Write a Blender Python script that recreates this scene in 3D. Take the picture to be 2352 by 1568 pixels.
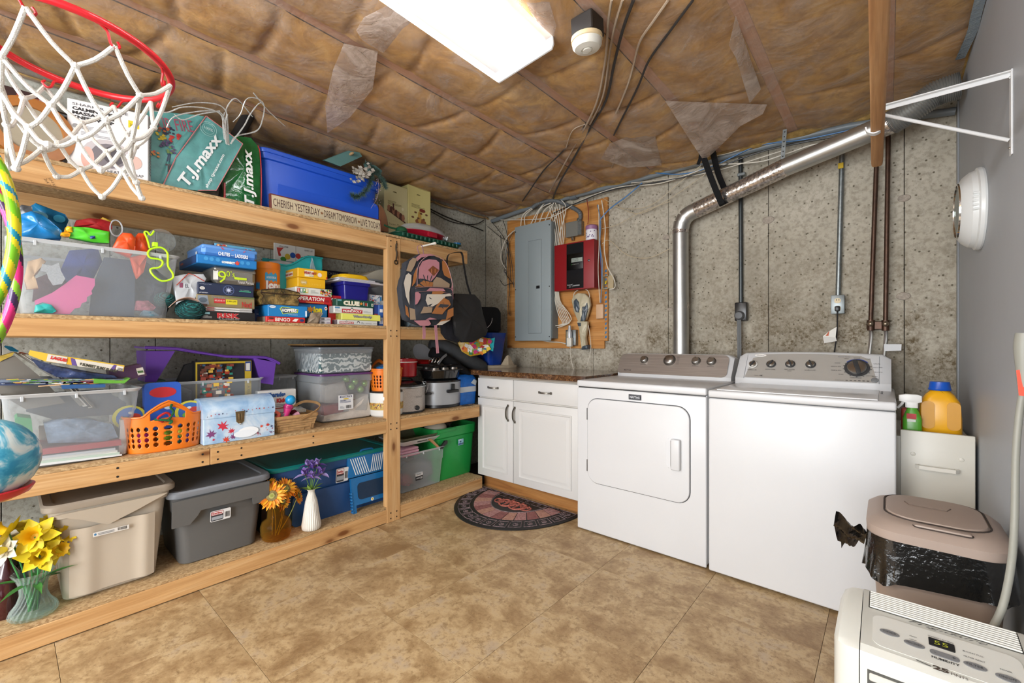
import bpy,bmesh,math,random
import numpy as np
from mathutils import Matrix,Vector
for _o in list(bpy.data.objects): bpy.data.objects.remove(_o)
R = random.Random(7)
SC = bpy.context.scene
COL = SC.collection
rad = math.radians
PI = math.pi
# ------------------------------------------------------------------ camera
CAM_H,FPX,YAW,PX,PY = 1.13,1002.0,40.7,1176.0,788.0
cd = bpy.data.cameras.new('camera'); cam = bpy.data.objects.new('camera',cd); COL.objects.link(cam)
cam.location = (0,0,CAM_H); cam.rotation_euler = (rad(90),0,rad(YAW))
cd.sensor_width = 36.0; cd.lens = 36.0*FPX/2352.0; cd.shift_y = (PY-784.0)/2352.0
cd.clip_start = 0.02; SC.camera = cam
# ------------------------------------------------------------------ world, exposure
w = bpy.data.worlds.new('world'); SC.world = w; w.use_nodes = True
w.node_tree.nodes['Background'].inputs[0].default_value = (.8,.85,.9,1)
w.node_tree.nodes['Background'].inputs[1].default_value = 0.3
SC.view_settings.view_transform = 'Standard'; SC.view_settings.look = 'None'
SC.view_settings.gamma = 1.0; SC.view_settings.use_curve_mapping = False
SC.view_settings.exposure = 0.02
LAMP_TUBES,FILL_OVERHEAD,FILL_REAR = 80.0,50.0,75.0
def area(name,loc,rot,sx,sy,power,col):
    l = bpy.data.lights.new(name,'AREA'); l.shape = 'RECTANGLE'; l.size = sx; l.size_y = sy
    l.energy = power; l.color = col
    o = bpy.data.objects.new(name,l); o.location = loc; o.rotation_euler = rot; COL.objects.link(o); return o
# added fill lights behind the camera, overhead and upright, with no source seen there
area('rear_overhead_fill',(-1.5,-1.35,2.24),(0,0,0),1.25,.35,FILL_OVERHEAD,(.93,.97,1))
area('rear_left_fill',(-1.9,-2.3,1.15),(rad(97),0,rad(-14)),1.9,1.9,FILL_REAR,(.92,.96,1))
area('rear_right_fill',(-.35,-2.2,1.3),(rad(96),0,rad(32)),1.1,1.7,FILL_REAR*1.55,(.92,.96,1))
# ------------------------------------------------------------------ photograph geometry -> room coordinates
_s,_c = math.sin(rad(YAW)),math.cos(rad(YAW))
def ray(px,py):
    t = (px-PX)/FPX
    return (-_s+_c*t,_c+_s*t,(PY-py)/FPX)
def onX(px,py,X):
    r = ray(px,py); k = X/r[0]; return Vector((X,r[1]*k,CAM_H+r[2]*k))
def onY(px,py,Y):
    r = ray(px,py); k = Y/r[1]; return Vector((r[0]*k,Y,CAM_H+r[2]*k))
def onZ(px,py,Z):
    r = ray(px,py); k = (Z-CAM_H)/r[2]; return Vector((r[0]*k,r[1]*k,Z))
# ------------------------------------------------------------------ materials
def lin(h):
    if isinstance(h,tuple): return h+(1,) if len(h) == 3 else h
    h = h.lstrip('#'); v = [int(h[i:i+2],16)/255 for i in (0,2,4)]
    return tuple((x/12.92 if x <= .04045 else ((x+.055)/1.055)**2.4) for x in v)+(1,)
class NT:
    def __init__(s,name):
        s.m = bpy.data.materials.new(name); s.m.use_nodes = True; s.t = s.m.node_tree
        s.b = s.t.nodes['Principled BSDF']; s.out = s.t.nodes['Material Output']
    def n(s,typ,**kw):
        nd = s.t.nodes.new(typ)
        for k,v in kw.items():
            if k.startswith('_'): setattr(nd,k[1:],v)
            else: nd.inputs[k.replace('__',' ')].default_value = v
        return nd
    def l(s,a,b): s.t.links.new(a,b)
    def coord(s,scale=(1,1,1),kind='Object',rnd=False,rot=(0,0,0)):
        tc = s.n('ShaderNodeTexCoord'); mp = s.n('ShaderNodeMapping'); mp.inputs['Scale'].default_value = scale
        mp.inputs['Rotation'].default_value = rot
        src = tc.outputs[kind]
        if rnd:
            oi = s.n('ShaderNodeObjectInfo'); mu = s.n('ShaderNodeVectorMath',_operation='MULTIPLY_ADD')
            s.l(oi.outputs['Random'],mu.inputs[0]); mu.inputs[1].default_value = (31,17,23); s.l(src,mu.inputs[2]); src = mu.outputs[0]
        s.l(src,mp.inputs[0]); return mp.outputs[0]
    def noise(s,co,scale,detail=4,rough=.6,dist=0):
        nd = s.n('ShaderNodeTexNoise',Scale=scale,Detail=detail,Roughness=rough,Distortion=dist); s.l(co,nd.inputs['Vector']); return nd.outputs['Fac']
    def ramp(s,fac,stops,interp='LINEAR'):
        r = s.n('ShaderNodeValToRGB'); r.color_ramp.interpolation = interp
        e = r.color_ramp.elements
        while len(e) < len(stops): e.new(.5)
        for i,(p,c) in enumerate(stops):
            e[i].position = p; e[i].color = lin(c) if isinstance(c,(str,tuple)) else (c,c,c,1)
        s.l(fac,r.inputs[0]); return r.outputs[0]
    def mix(s,fac,a,b,mode='MIX'):
        m = s.n('ShaderNodeMix',_data_type='RGBA',_blend_type=mode)
        for v,i in ((fac,0),(a,6),(b,7)):
            if hasattr(v,'is_output') or isinstance(v,bpy.types.NodeSocket): s.l(v,m.inputs[i])
            else: m.inputs[i].default_value = v if i == 0 else lin(v)
        return m.outputs[2]
    def bump(s,h,strength=.3,dist=.01):
        b = s.n('ShaderNodeBump',Strength=strength,Distance=dist); s.l(h,b.inputs['Height']); s.l(b.outputs[0],s.b.inputs['Normal']); return b
    def base(s,c):
        if isinstance(c,bpy.types.NodeSocket): s.l(c,s.b.inputs['Base Color'])
        else: s.b.inputs['Base Color'].default_value = lin(c)
    def set(s,**kw):
        for k,v in kw.items(): s.b.inputs[k.replace('__',' ')].default_value = v
        return s
_mc = {}
def M(col,rough=.5,metal=0.,spec=.5,coat=0.,var=0.,vs=8.,bump=0.,bs=60.,kind='paint'):
    """plain surface of one colour, with optional blotchy variation and fine relief"""
    key = (col,rough,metal,spec,coat,var,vs,bump,bs)
    if key in _mc: return _mc[key]
    t = NT(kind+'_'+str(col).strip('#')); t.set(Roughness=rough,Metallic=metal,Coat__Weight=coat,Specular__IOR__Level=spec)
    co = t.coord() if (var or bump) else None
    if var:
        f = t.noise(co,vs,4,.6); c = lin(col)
        dk = tuple(x*(1-var) for x in c[:3]); lt = tuple(min(1,x*(1+var*.6)) for x in c[:3])
        t.base(t.ramp(f,[(.3,dk),(.7,lt)]))
    else: t.base(col)
    if bump: t.bump(t.noise(co,bs,3,.6),bump,.004)
    _mc[key] = t.m; return t.m
def plastic(col,rough=.38): return M(col,rough,kind='plastic')
def cloth(col): return M(col,.9,spec=.2,var=.12,vs=25,bump=.35,bs=260,kind='cloth')
def see_through(name,tint,body,fac,rough=.25,edge=.45,bump=0,bscale=30):
    """clear or milky plastic / glass sheet: part passes straight through, part is the surface itself"""
    key = ('st',name)
    if key in _mc: return _mc[key]
    t = NT(name); t.set(Roughness=rough); t.base(body)
    tr = t.n('ShaderNodeBsdfTransparent'); tr.inputs[0].default_value = lin(tint)
    lw = t.n('ShaderNodeLayerWeight',Blend=.35)
    ma = t.n('ShaderNodeMath',_operation='MULTIPLY_ADD',_use_clamp=True); t.l(lw.outputs['Facing'],ma.inputs[0]); ma.inputs[1].default_value = edge; ma.inputs[2].default_value = fac
    mx = t.n('ShaderNodeMixShader'); t.l(ma.outputs[0],mx.inputs[0]); t.l(tr.outputs[0],mx.inputs[1]); t.l(t.b.outputs[0],mx.inputs[2])
    t.l(mx.outputs[0],t.out.inputs[0])
    if bump: t.bump(t.noise(t.coord(),bscale,3),bump,.01)
    _mc[key] = t.m; return t.m
# printed inks: one surface whose colour comes from the faces themselves
def _print():
    t = NT('printed_ink'); a = t.n('ShaderNodeVertexColor',_layer_name='Col'); t.base(a.outputs[0]); t.set(Roughness=.5); return t.m
PRINT = _print()
def _wood(name,a,b,c,knots=True,axis=1,sc=1.0,rough=.55):
    t = NT(name); s = [9*sc,9*sc,9*sc]; s[axis] = .55*sc
    co = t.coord(tuple(s),rnd=True); f = t.noise(co,3.0,6,.6,.6)
    s2 = [40*sc]*3; s2[axis] = 1.2*sc
    g = t.noise(t.coord(tuple(s2),rnd=True),4,3,.5)
    col = t.mix(t.ramp(g,[(.35,0.),(.7,.55)]),t.ramp(f,[(.28,a),(.5,b),(.75,c)]),a)
    if knots:
        ks = [9.,9.,9.]; ks[axis] = 3.6
        v = t.n('ShaderNodeTexVoronoi',Scale=1.0,Randomness=1.0); t.l(t.coord(tuple(ks),rnd=True),v.inputs['Vector'])
        kk = t.ramp(v.outputs['Distance'],[(.0,1.),(.10,.9),(.15,.35),(.26,0.)])
        sp = t.n('ShaderNodeSeparateColor'); t.l(v.outputs['Color'],sp.inputs[0])
        gt = t.n('ShaderNodeMath',_operation='GREATER_THAN'); t.l(sp.outputs[0],gt.inputs[0]); gt.inputs[1].default_value = .45
        mu = t.n('ShaderNodeMath',_operation='MULTIPLY'); t.l(kk,mu.inputs[0]); t.l(gt.outputs[0],mu.inputs[1])
        col = t.mix(mu.outputs[0],col,'#6e3f1c')
    t.base(col); t.set(Roughness=rough,Specular__IOR__Level=.3); t.bump(g,.12,.004); return t.m
PINE = _wood('pine_board','#ae8150','#cba06c','#d9b688')
PINE_X = _wood('pine_board_across','#ae8150','#cba06c','#d9b688',axis=0)
PINE_Z = _wood('pine_post','#b08352','#cda26e','#dab88a',axis=2)
PLY = _wood('plywood_board','#97602f','#c08748','#d4a368',axis=0,sc=.55)
ROD = _wood('rod_wood','#946740','#b98a5a','#c99e70',knots=False,axis=1)
JOIST = _wood('joist_wood','#b98c72','#cda38a','#d8b49c',axis=1)
KICK = _wood('kick_board','#8a5a31','#a5733f','#b5854f',knots=False,axis=0)
def _osb():
    t = NT('chipboard'); co = t.coord((1,1,1),rnd=True)
    v = t.n('ShaderNodeTexVoronoi',Scale=210.); t.l(t.coord((1,.5,1),rnd=True),v.inputs['Vector'])
    sp = t.n('ShaderNodeSeparateColor'); t.l(v.outputs['Color'],sp.inputs[0])
    f = t.noise(co,60,4,.7)
    c = t.ramp(sp.outputs[0],[(0,'#8a6c48'),(.25,'#a98a60'),(.6,'#b99c72'),(1,'#c7ab82')])
    c = t.mix(t.ramp(f,[(.35,.6),(.6,0.)]),c,'#8f7049'); t.base(c); t.set(Roughness=.75); t.bump(f,.3,.003); return t.m
OSB = _osb()
def _concrete(name,a,b,c,stain=True):
    t = NT(name); co = t.coord((1,1,1),'Generated' if False else 'Object')
    geo = t.n('ShaderNodeNewGeometry'); P = geo.outputs['Position']
    f = t.noise(P,2.2,7,.62,.4); g = t.noise(P,45,5,.7)
    col = t.ramp(f,[(.3,a),(.5,b),(.72,c)])
    col = t.mix(t.ramp(g,[(.38,.5),(.55,0.)]),col,'#77705f')
    v = t.n('ShaderNodeTexVoronoi',Scale=34.); t.l(P,v.inputs['Vector'])
    sp = t.n('ShaderNodeSeparateColor'); t.l(v.outputs['Color'],sp.inputs[0])
    pit = t.ramp(v.outputs['Distance'],[(.1,1.),(.2,0.)])
    gt = t.n('ShaderNodeMath',_operation='GREATER_THAN'); t.l(sp.outputs[1],gt.inputs[0]); gt.inputs[1].default_value = .62
    pm = t.n('ShaderNodeMath',_operation='MULTIPLY'); t.l(pit,pm.inputs[0]); t.l(gt.outputs[0],pm.inputs[1])
    col = t.mix(pm.outputs[0],col,'#5f594a')
    if stain:   # damp-stained honeycombing low on the wall
        sx = t.n('ShaderNodeSeparateXYZ'); t.l(P,sx.inputs[0])
        band = t.ramp(sx.outputs[2],[(0.,1.),(1.,1.)])
        mr = t.n('ShaderNodeMapRange'); t.l(sx.outputs[2],mr.inputs[0])
        mr.inputs[1].default_value = 1.75; mr.inputs[2].default_value = 1.2; mr.inputs[3].default_value = 0; mr.inputs[4].default_value = 1
        n2 = t.noise(P,5.5,8,.75); n3 = t.noise(P,70,3,.7)
        ad = t.n('ShaderNodeMath',_operation='MULTIPLY'); t.l(t.ramp(n2,[(.42,0.),(.62,1.)]),ad.inputs[0]); t.l(mr.outputs[0],ad.inputs[1])
        a2 = t.n('ShaderNodeMath',_operation='MULTIPLY'); t.l(ad.outputs[0],a2.inputs[0]); t.l(t.ramp(n3,[(.4,.2),(.6,1.)]),a2.inputs[1])
        col = t.mix(a2.outputs[0],col,'#5d4f38')
    t.base(col); t.set(Roughness=.85,Specular__IOR__Level=.25)
    h = t.n('ShaderNodeMath',_operation='MULTIPLY_ADD'); t.l(pm.outputs[0],h.inputs[0]); h.inputs[1].default_value = -1.5; t.l(g,h.inputs[2])
    t.bump(h.outputs[0],.35,.006); return t.m
CONC = _concrete('concrete_wall_warm','#968f81','#aca596','#bcb5a7')
CONC_L = _concrete('concrete_wall_grey','#a3a399','#b6b6ab','#c3c2b8',stain=False)
def _vinyl():
    t = NT('vinyl_tile'); co = t.coord((1,1,1),rnd=True)
    f = t.noise(co,5.5,9,.7,.25); g = t.noise(co,42,6,.75,.2); k = t.noise(co,95,3,.7)
    col = t.ramp(f,[(.36,'#8c6f4c'),(.47,'#a68b65'),(.55,'#bba27b'),(.68,'#ad9a82')])
    col = t.mix(t.ramp(g,[(.36,.75),(.5,0.)]),col,'#836846')
    col = t.mix(t.ramp(g,[(.6,0.),(.75,.5)]),col,'#bda889')
    sp = t.n('ShaderNodeMath',_operation='MULTIPLY'); t.l(t.ramp(k,[(.62,0.),(.68,1.)]),sp.inputs[0]); t.l(t.ramp(t.noise(co,9,3),[(.5,0.),(.62,.7)]),sp.inputs[1])
    col = t.mix(sp.outputs[0],col,'#6f5433')
    t.base(col); t.set(Roughness=.42,Specular__IOR__Level=.35); t.bump(g,.06,.003); return t.m
VINYL = _vinyl()
def _insul():
    t = NT('fibreglass_batt'); geo = t.n('ShaderNodeNewGeometry'); P = geo.outputs['Position']
    mp = t.n('ShaderNodeMapping'); mp.inputs['Scale'].default_value = (1.6,.8,1); t.l(P,mp.inputs[0])
    f = t.noise(mp.outputs[0],2.6,9,.62,.8); g = t.noise(P,11,7,.7,.7); k = t.noise(P,90,4,.7)
    col = t.ramp(f,[(.3,'#a07a42'),(.43,'#c49a58'),(.56,'#d9b26c'),(.7,'#e6c583')])
    col = t.mix(t.ramp(g,[(.38,.7),(.55,0.)]),col,'#a07c4e')
    col = t.mix(t.ramp(g,[(.6,0.),(.75,.6)]),col,'#ecd29a')
    t.base(col); t.set(Roughness=.85,Specular__IOR__Level=.2)
    h = t.n('ShaderNodeMath',_operation='MULTIPLY_ADD'); t.l(g,h.inputs[0]); h.inputs[1].default_value = 2.; t.l(k,h.inputs[2])
    t.bump(h.outputs[0],.2,.01); return t.m
INSUL = _insul()
def _sheet(name,fac,body='#c4b4a8'):
    t = NT(name); geo = t.n('ShaderNodeNewGeometry'); P = geo.outputs['Position']
    t.base(body); t.set(Roughness=.16,Specular__IOR__Level=.6)
    mp = t.n('ShaderNodeMapping'); mp.inputs['Scale'].default_value = (1,1,1); mp.inputs['Rotation'].default_value = (0,0,.6); t.l(P,mp.inputs[0])
    g = t.noise(mp.outputs[0],4.5,6,.6,1.5); k = t.noise(mp.outputs[0],14,4,.6,2.5)
    h = t.n('ShaderNodeMath',_operation='MULTIPLY_ADD'); t.l(g,h.inputs[0]); h.inputs[1].default_value = 2.5; t.l(k,h.inputs[2])
    t.bump(h.outputs[0],.22,.03)
    tr = t.n('ShaderNodeBsdfTransparent'); tr.inputs[0].default_value = lin('#f6efe6')
    fc = t.ramp(g,[(.4,fac*.55),(.65,fac*1.5)])
    mx = t.n('ShaderNodeMixShader'); t.l(fc,mx.inputs[0]); t.l(tr.outputs[0],mx.inputs[1]); t.l(t.b.outputs[0],mx.inputs[2]); t.l(mx.outputs[0],t.out.inputs[0])
    return t.m
SHEET = _sheet('vapour_sheet',.3); FLAP = _sheet('vapour_sheet_flap',.5,'#d2c2b6')
def emis(name,col,st):
    t = NT(name); t.base(col); t.b.inputs['Emission Color'].default_value = lin(col); t.b.inputs['Emission Strength'].default_value = st; return t.m
WHITE = M('#d0d1d3',.32,var=.02,vs=3); STEEL = M('#b9b9b6',.28,1.0); CHROME = M('#d5d5d5',.12,1.0); DARK = plastic('#17181a',.35)
BRUSHED = None
def _brushed():
    t = NT('brushed_steel'); g = t.noise(t.coord((1.2,60,220)),3,3,.6)
    t.base(t.ramp(g,[(.3,'#a0978f'),(.7,'#c6beb7')])); t.set(Metallic=.75,Roughness=.42); t.bump(g,.06,.002); return t.m
BRUSHED = _brushed()
GALV = M('#8a9091',.42,.85,var=.25,vs=40,kind='galvanised'); COPPER = M('#4e382c',.42,.6,var=.3,vs=30,kind='copper')
BIN = see_through('bin_plastic','#f4f6f8','#dbe1e6',.2,.3,.45)
BIN_RIM = see_through('bin_rim_plastic','#e8eaec','#dfe3e6',.62,.25,.3)
GLASS = see_through('clear_glass','#edf5f1','#e4ecea',.03,.04,.3)
AMBER = see_through('amber_glass','#f3d894','#a8863c',.05,.04,.25)
LENS = see_through('clear_lens','#f4f7f7','#e4ecee',.12,.08,.4)
BAGCLEAR = see_through('clear_bag','#eef1f3','#c5ccd2',.25,.12,.5,.8,40)
# ------------------------------------------------------------------ mesh builder
class MB:
    def __init__(s): s.v = []; s.f = []; s.m = []; s.c = []
    def add(s,vs,fs,m=0,col=None):
        o = len(s.v); s.v += [tuple(v) for v in vs]
        for f in fs: s.f.append(tuple(i+o for i in f)); s.m.append(m); s.c.append(col)
        return s
    def box(s,x0,y0,z0,x1,y1,z1,m=0,col=None):
        vs = [(x,y,z) for z in (z0,z1) for y in (y0,y1) for x in (x0,x1)]
        return s.add(vs,[(0,2,3,1),(4,5,7,6),(0,1,5,4),(2,6,7,3),(0,4,6,2),(1,3,7,5)],m,col)
    def rbox(s,x0,y0,z0,x1,y1,z1,r=.003,seg=2,m=0,col=None,Mx=None):
        key = (seg,); bm = bmesh.new(); bmesh.ops.create_cube(bm,size=1)
        for v in bm.verts: v.co = Vector((x0+(v.co.x+.5)*(x1-x0),y0+(v.co.y+.5)*(y1-y0),z0+(v.co.z+.5)*(z1-z0)))
        r = min(r,abs(x1-x0)*.49,abs(y1-y0)*.49,abs(z1-z0)*.49)
        bmesh.ops.bevel(bm,geom=list(bm.edges),offset=r,segments=seg,affect='EDGES',profile=.5,clamp_overlap=True)
        if Mx is not None: bm.transform(Mx)
        bm.verts.ensure_lookup_table(); bm.verts.index_update()
        s.add([v.co[:] for v in bm.verts],[tuple(v.index for v in f.verts) for f in bm.faces],m,col); bm.free(); return s
    def loft(s,rings,cap0=True,cap1=True,m=0,col=None,closed=True):
        n = len(rings[0]); vs = [p for r in rings for p in r]; fs = []
        for k in range(len(rings)-1):
            for i in range(n if closed else n-1):
                j = (i+1) % n; fs.append((k*n+i,k*n+j,(k+1)*n+j,(k+1)*n+i))
        if cap0: fs.append(tuple(range(n-1,-1,-1)))
        if cap1: fs.append(tuple(range((len(rings)-1)*n,len(rings)*n)))
        return s.add(vs,fs,m,col)
    def lathe(s,prof,seg=28,c=(0,0,0),sx=1,sy=1,m=0,col=None,flute=0,fn=0,twist=0,caps=(True,True),axis='z'):
        rings = []
        for k,(r,z) in enumerate(prof):
            ring = []
            for i in range(seg):
                a = 2*PI*i/seg+twist*z; rr = r*(1+flute*math.cos(fn*(2*PI*i/seg))) if fn else r
                x,y = rr*math.cos(a)*sx,rr*math.sin(a)*sy
                p = (x,y,z) if axis == 'z' else ((x,z,-y) if axis == 'y' else (z,x,y))
                ring.append((c[0]+p[0],c[1]+p[1],c[2]+p[2]))
            rings.append(ring)
        return s.loft(rings,caps[0],caps[1],m,col)
    def tube(s,pts,r,seg=8,m=0,col=None,smooth=0,closed=False,caps=True):
        pts = [Vector(p) for p in pts]
        if smooth:
            if isinstance(r,(list,tuple)): k0 = len(r); r = [r[min(int(i/smooth),k0-2)]*(1-(i/smooth-min(int(i/smooth),k0-2)))+r[min(int(i/smooth),k0-2)+1]*(i/smooth-min(int(i/smooth),k0-2)) for i in range((k0-1)*smooth+1)]
            pts = spline(pts,smooth,closed)
        n = len(pts); rings = []; up = None
        for k,p in enumerate(pts):
            a = pts[(k-1) % n] if (k or closed) else p; b = pts[(k+1) % n] if (k < n-1 or closed) else p
            t = (b-a); t = t.normalized() if t.length > 1e-9 else Vector((0,0,1))
            if up is None: up = t.orthogonal().normalized()
            up = (up-t*up.dot(t)); up = up.normalized() if up.length > 1e-6 else t.orthogonal().normalized()
            sd = t.cross(up); rr = r[k] if isinstance(r,(list,tuple)) else r
            rings.append([p+(up*math.cos(2*PI*i/seg)+sd*math.sin(2*PI*i/seg))*rr for i in range(seg)])
        if closed: rings.append(rings[0])
        return s.loft(rings,caps and not closed,caps and not closed,m,col)
    def strip(s,pts,w,th,wdir=(0,0,1),m=0,col=None,smooth=0):
        """flat strap along points, width along wdir"""
        pts = [Vector(p) for p in pts]
        if smooth: pts = spline(pts,smooth)
        wd = Vector(wdir).normalized(); rings = []
        for k,p in enumerate(pts):
            t = (pts[min(k+1,len(pts)-1)]-pts[max(k-1,0)]).normalized(); nn = t.cross(wd); nn = nn.normalized() if nn.length > 1e-6 else Vector((1,0,0))
            w2 = nn.cross(t).normalized()
            rings.append([p+w2*w/2+nn*th/2,p-w2*w/2+nn*th/2,p-w2*w/2-nn*th/2,p+w2*w/2-nn*th/2])
        return s.loft(rings,True,True,m,col)
    def prism(s,poly,a0,a1,axis='y',m=0,col=None):
        """extrude 2-D polygon (x,z) along y, or (x,y) along z, or (y,z) along x"""
        def P(u,v,a): return (u,a,v) if axis == 'y' else ((u,v,a) if axis == 'z' else (a,u,v))
        r0 = [P(u,v,a0) for u,v in poly]; r1 = [P(u,v,a1) for u,v in poly]
        return s.loft([r0,r1],True,True,m,col)
    def grid(s,f,nu,nv,m=0,col=None):
        vs = [f(i/nu,j/nv) for j in range(nv+1) for i in range(nu+1)]
        fs = [(j*(nu+1)+i,j*(nu+1)+i+1,(j+1)*(nu+1)+i+1,(j+1)*(nu+1)+i) for j in range(nv) for i in range(nu)]
        return s.add(vs,fs,m,col)
    def ball(s,c,r,seg=12,sc=(1,1,1),m=0,col=None):
        prof = [(max(1e-4,math.sin(PI*k/(seg//2)))*r,-math.cos(PI*k/(seg//2))*r) for k in range(seg//2+1)]
        rings = [[(c[0]+rr*math.cos(2*PI*i/seg)*sc[0],c[1]+rr*math.sin(2*PI*i/seg)*sc[1],c[2]+z*sc[2]) for i in range(seg)] for rr,z in prof]
        return s.loft(rings,True,True,m,col)
    def xf(s,Mx,start=0):
        for i in range(start,len(s.v)): s.v[i] = tuple(Mx @ Vector(s.v[i]))
        return s
def spline(pts,k,closed=False):
    n = len(pts); out = []
    for i in range(n if closed else n-1):
        p0 = pts[(i-1) % n] if (i or closed) else pts[0]; p1 = pts[i]; p2 = pts[(i+1) % n]; p3 = pts[(i+2) % n] if (i < n-2 or closed) else pts[-1]
        for j in range(k):
            t = j/k; out.append(.5*((2*p1)+(p2-p0)*t+(2*p0-5*p1+4*p2-p3)*t*t+(3*p1-p0-3*p2+p3)*t**3))
    if not closed: out.append(pts[-1])
    return out
def rrect(x0,y0,x1,y1,r,z,n=4,sq=False):
    pts = []
    for cx,cy,a0 in ((x1-r,y1-r,0),(x0+r,y1-r,90),(x0+r,y0+r,180),(x1-r,y0+r,270)):
        for k in range(n+1):
            a = rad(a0+90*k/n); pts.append((cx+r*math.cos(a),cy+r*math.sin(a),z))
    return pts
def obj(name,mb,mats,parent=None,loc=None,rot=None,ang=35,flat=False):
    me = bpy.data.meshes.new(name); me.from_pydata(mb.v,[],mb.f)
    if not isinstance(mats,(list,tuple)): mats = [mats]
    for m in mats: me.materials.append(m)
    if len(mats) > 1: me.polygons.foreach_set('material_index',mb.m)
    if any(c is not None for c in mb.c):
        at = me.color_attributes.new('Col','FLOAT_COLOR','CORNER'); buf = []
        for f,c in zip(mb.f,mb.c): buf += list(lin(c) if c is not None else (.5,.5,.5,1))*len(f)
        at.data.foreach_set('color',buf)
    me.validate(); me.update()
    if not flat:
        me.polygons.foreach_set('use_smooth',[True]*len(me.polygons)); me.set_sharp_from_angle(angle=rad(ang))
    o = bpy.data.objects.new(name,me); COL.objects.link(o)
    if parent is not None: o.parent = parent
    if loc is not None: o.location = loc
    if rot is not None: o.rotation_euler = rot
    return o
def tag(o,label=None,cat=None,group=None,kind=None):
    if label: o['label'] = label
    if cat: o['category'] = cat
    if group: o['group'] = group
    if kind: o['kind'] = kind
    return o
def thing(name,label,cat,loc=(0,0,0),rot=(0,0,0),group=None):
    o = bpy.data.objects.new(name,None); COL.objects.link(o); o.empty_display_size = .05
    o.location = loc; o.rotation_euler = rot if isinstance(rot,tuple) else (0,0,rot)
    return tag(o,label,cat,group)
def struct(name,mb,mats,label=None,**k):
    o = obj(name,mb,mats,**k); o['kind'] = 'structure'
    if label: o['label'] = label
    return o
def sempty(name,label=None):
    o = bpy.data.objects.new(name,None); COL.objects.link(o); o['kind'] = 'structure'
    if label: o['label'] = label
    return o
# lettering: text shaped once, fitted to a rectangle on the local front plane (y = const) or on any plane by matrix
_tc = {}
def txt(parent,s,x,z,wd,h,col,y=-.0012,bold=.0,shear=0.,Mx=None,name='lettering',mir=False):
    key = (s,bold,shear)
    if key not in _tc:
        cu = bpy.data.curves.new('t','FONT'); cu.body = s; cu.offset = bold; cu.shear = shear; cu.resolution_u = 2; cu.fill_mode = 'FRONT'
        to = bpy.data.objects.new('t',cu); me = bpy.data.meshes.new_from_object(to)
        bpy.data.objects.remove(to); bpy.data.curves.remove(cu)
        n = len(me.vertices); a = np.empty(n*3); me.vertices.foreach_get('co',a); a = a.reshape(-1,3)
        fs = [tuple(p.vertices) for p in me.polygons]; bpy.data.meshes.remove(me)
        if n: a = a-a.min(0); mx = a.max(0); a = a/np.array([max(mx[0],1e-6),max(mx[1],1e-6),1])
        _tc[key] = (a,fs)
    a,fs = _tc[key]; mb = MB(); c = col
    vs = [(x+p[0]*wd,y,z+p[1]*h) for p in a] if Mx is None else [tuple(Mx @ Vector((x+p[0]*wd,z+p[1]*h,0))) for p in a]
    mb.add(vs,fs,0,c); return obj(name,mb,PRINT,parent,flat=True)
def ell(cx,cz,rx,rz,n=16,a0=0,a1=360): return [(cx+rx*math.cos(rad(a0+(a1-a0)*k/n)),cz+rz*math.sin(rad(a0+(a1-a0)*k/n))) for k in range(n if a1-a0 == 360 else n+1)]
def rec(x,z,wd,h): return [(x,z),(x+wd,z),(x+wd,z+h),(x,z+h)]
def star(cx,cz,r,n=5,inner=.45,a=90): return [(cx+(r if k % 2 == 0 else r*inner)*math.cos(rad(a+180*k/n)),cz+(r if k % 2 == 0 else r*inner)*math.sin(rad(a+180*k/n))) for k in range(2*n)]
def leafshape(cx,cz,r,a=90):
    q = [(1,0),(.42,14),(.8,38),(.4,48),(.75,80),(.3,100),(.5,140),(.15,170)]
    pts = [(r*m,b) for m,b in q]+[(r*m,-b) for m,b in reversed(q[1:])]
    return [(cx+m*math.cos(rad(a+b)),cz+m*math.sin(rad(a+b))) for m,b in pts]
def prt(parent,shapes,y=-.0006,name='printed_graphic',Mx=None,step=.00012):
    """flat printed shapes [(colour, polygon), ...] on the local front plane; later ones lie on top"""
    mb = MB()
    for k,(c,poly) in enumerate(shapes):
        yy = y-step*k
        vs = [(px,yy,pz) for px,pz in poly] if Mx is None else [tuple(Mx @ Vector((px,pz,step*k))) for px,pz in poly]
        mb.add(vs,[tuple(range(len(vs)))],0,c)
    return obj(name,mb,PRINT,parent,flat=True)
def bars(x,z,wd,h,n=14,seed=1,col='#222222'):
    r = random.Random(seed); out = []; q = x
    while q < x+wd:
        b = wd/n*r.choice((.25,.4,.6)); out.append((col,rec(q,z,min(b,x+wd-q),h))); q += b+wd/n*r.choice((.3,.5))
    return out
def lines(x,z,wd,h,n,col='#555555',seed=2,fill=.45):
    r = random.Random(seed); return [(col,rec(x,z+h*k/n,wd*r.uniform(.55,1),h/n*fill)) for k in range(n)]
def FRONT(x=0,y=0,z=0): return Matrix.Translation((x,y,z)) @ Matrix.Rotation(PI/2,4,'X')
def SIDE(x=-.001):   # near (left) side face of a shelf item: local plane x = const, facing -x; u runs towards the front, v up
    return Matrix(((0,0,-1,x),(-1,0,0,0),(0,1,0,0),(0,0,0,1)))
TOP = lambda z: Matrix.Translation((0,0,z))
# ================================================================== ROOM
XL,XR,YB,YN = -2.96,.263,3.05,-2.6
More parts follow.
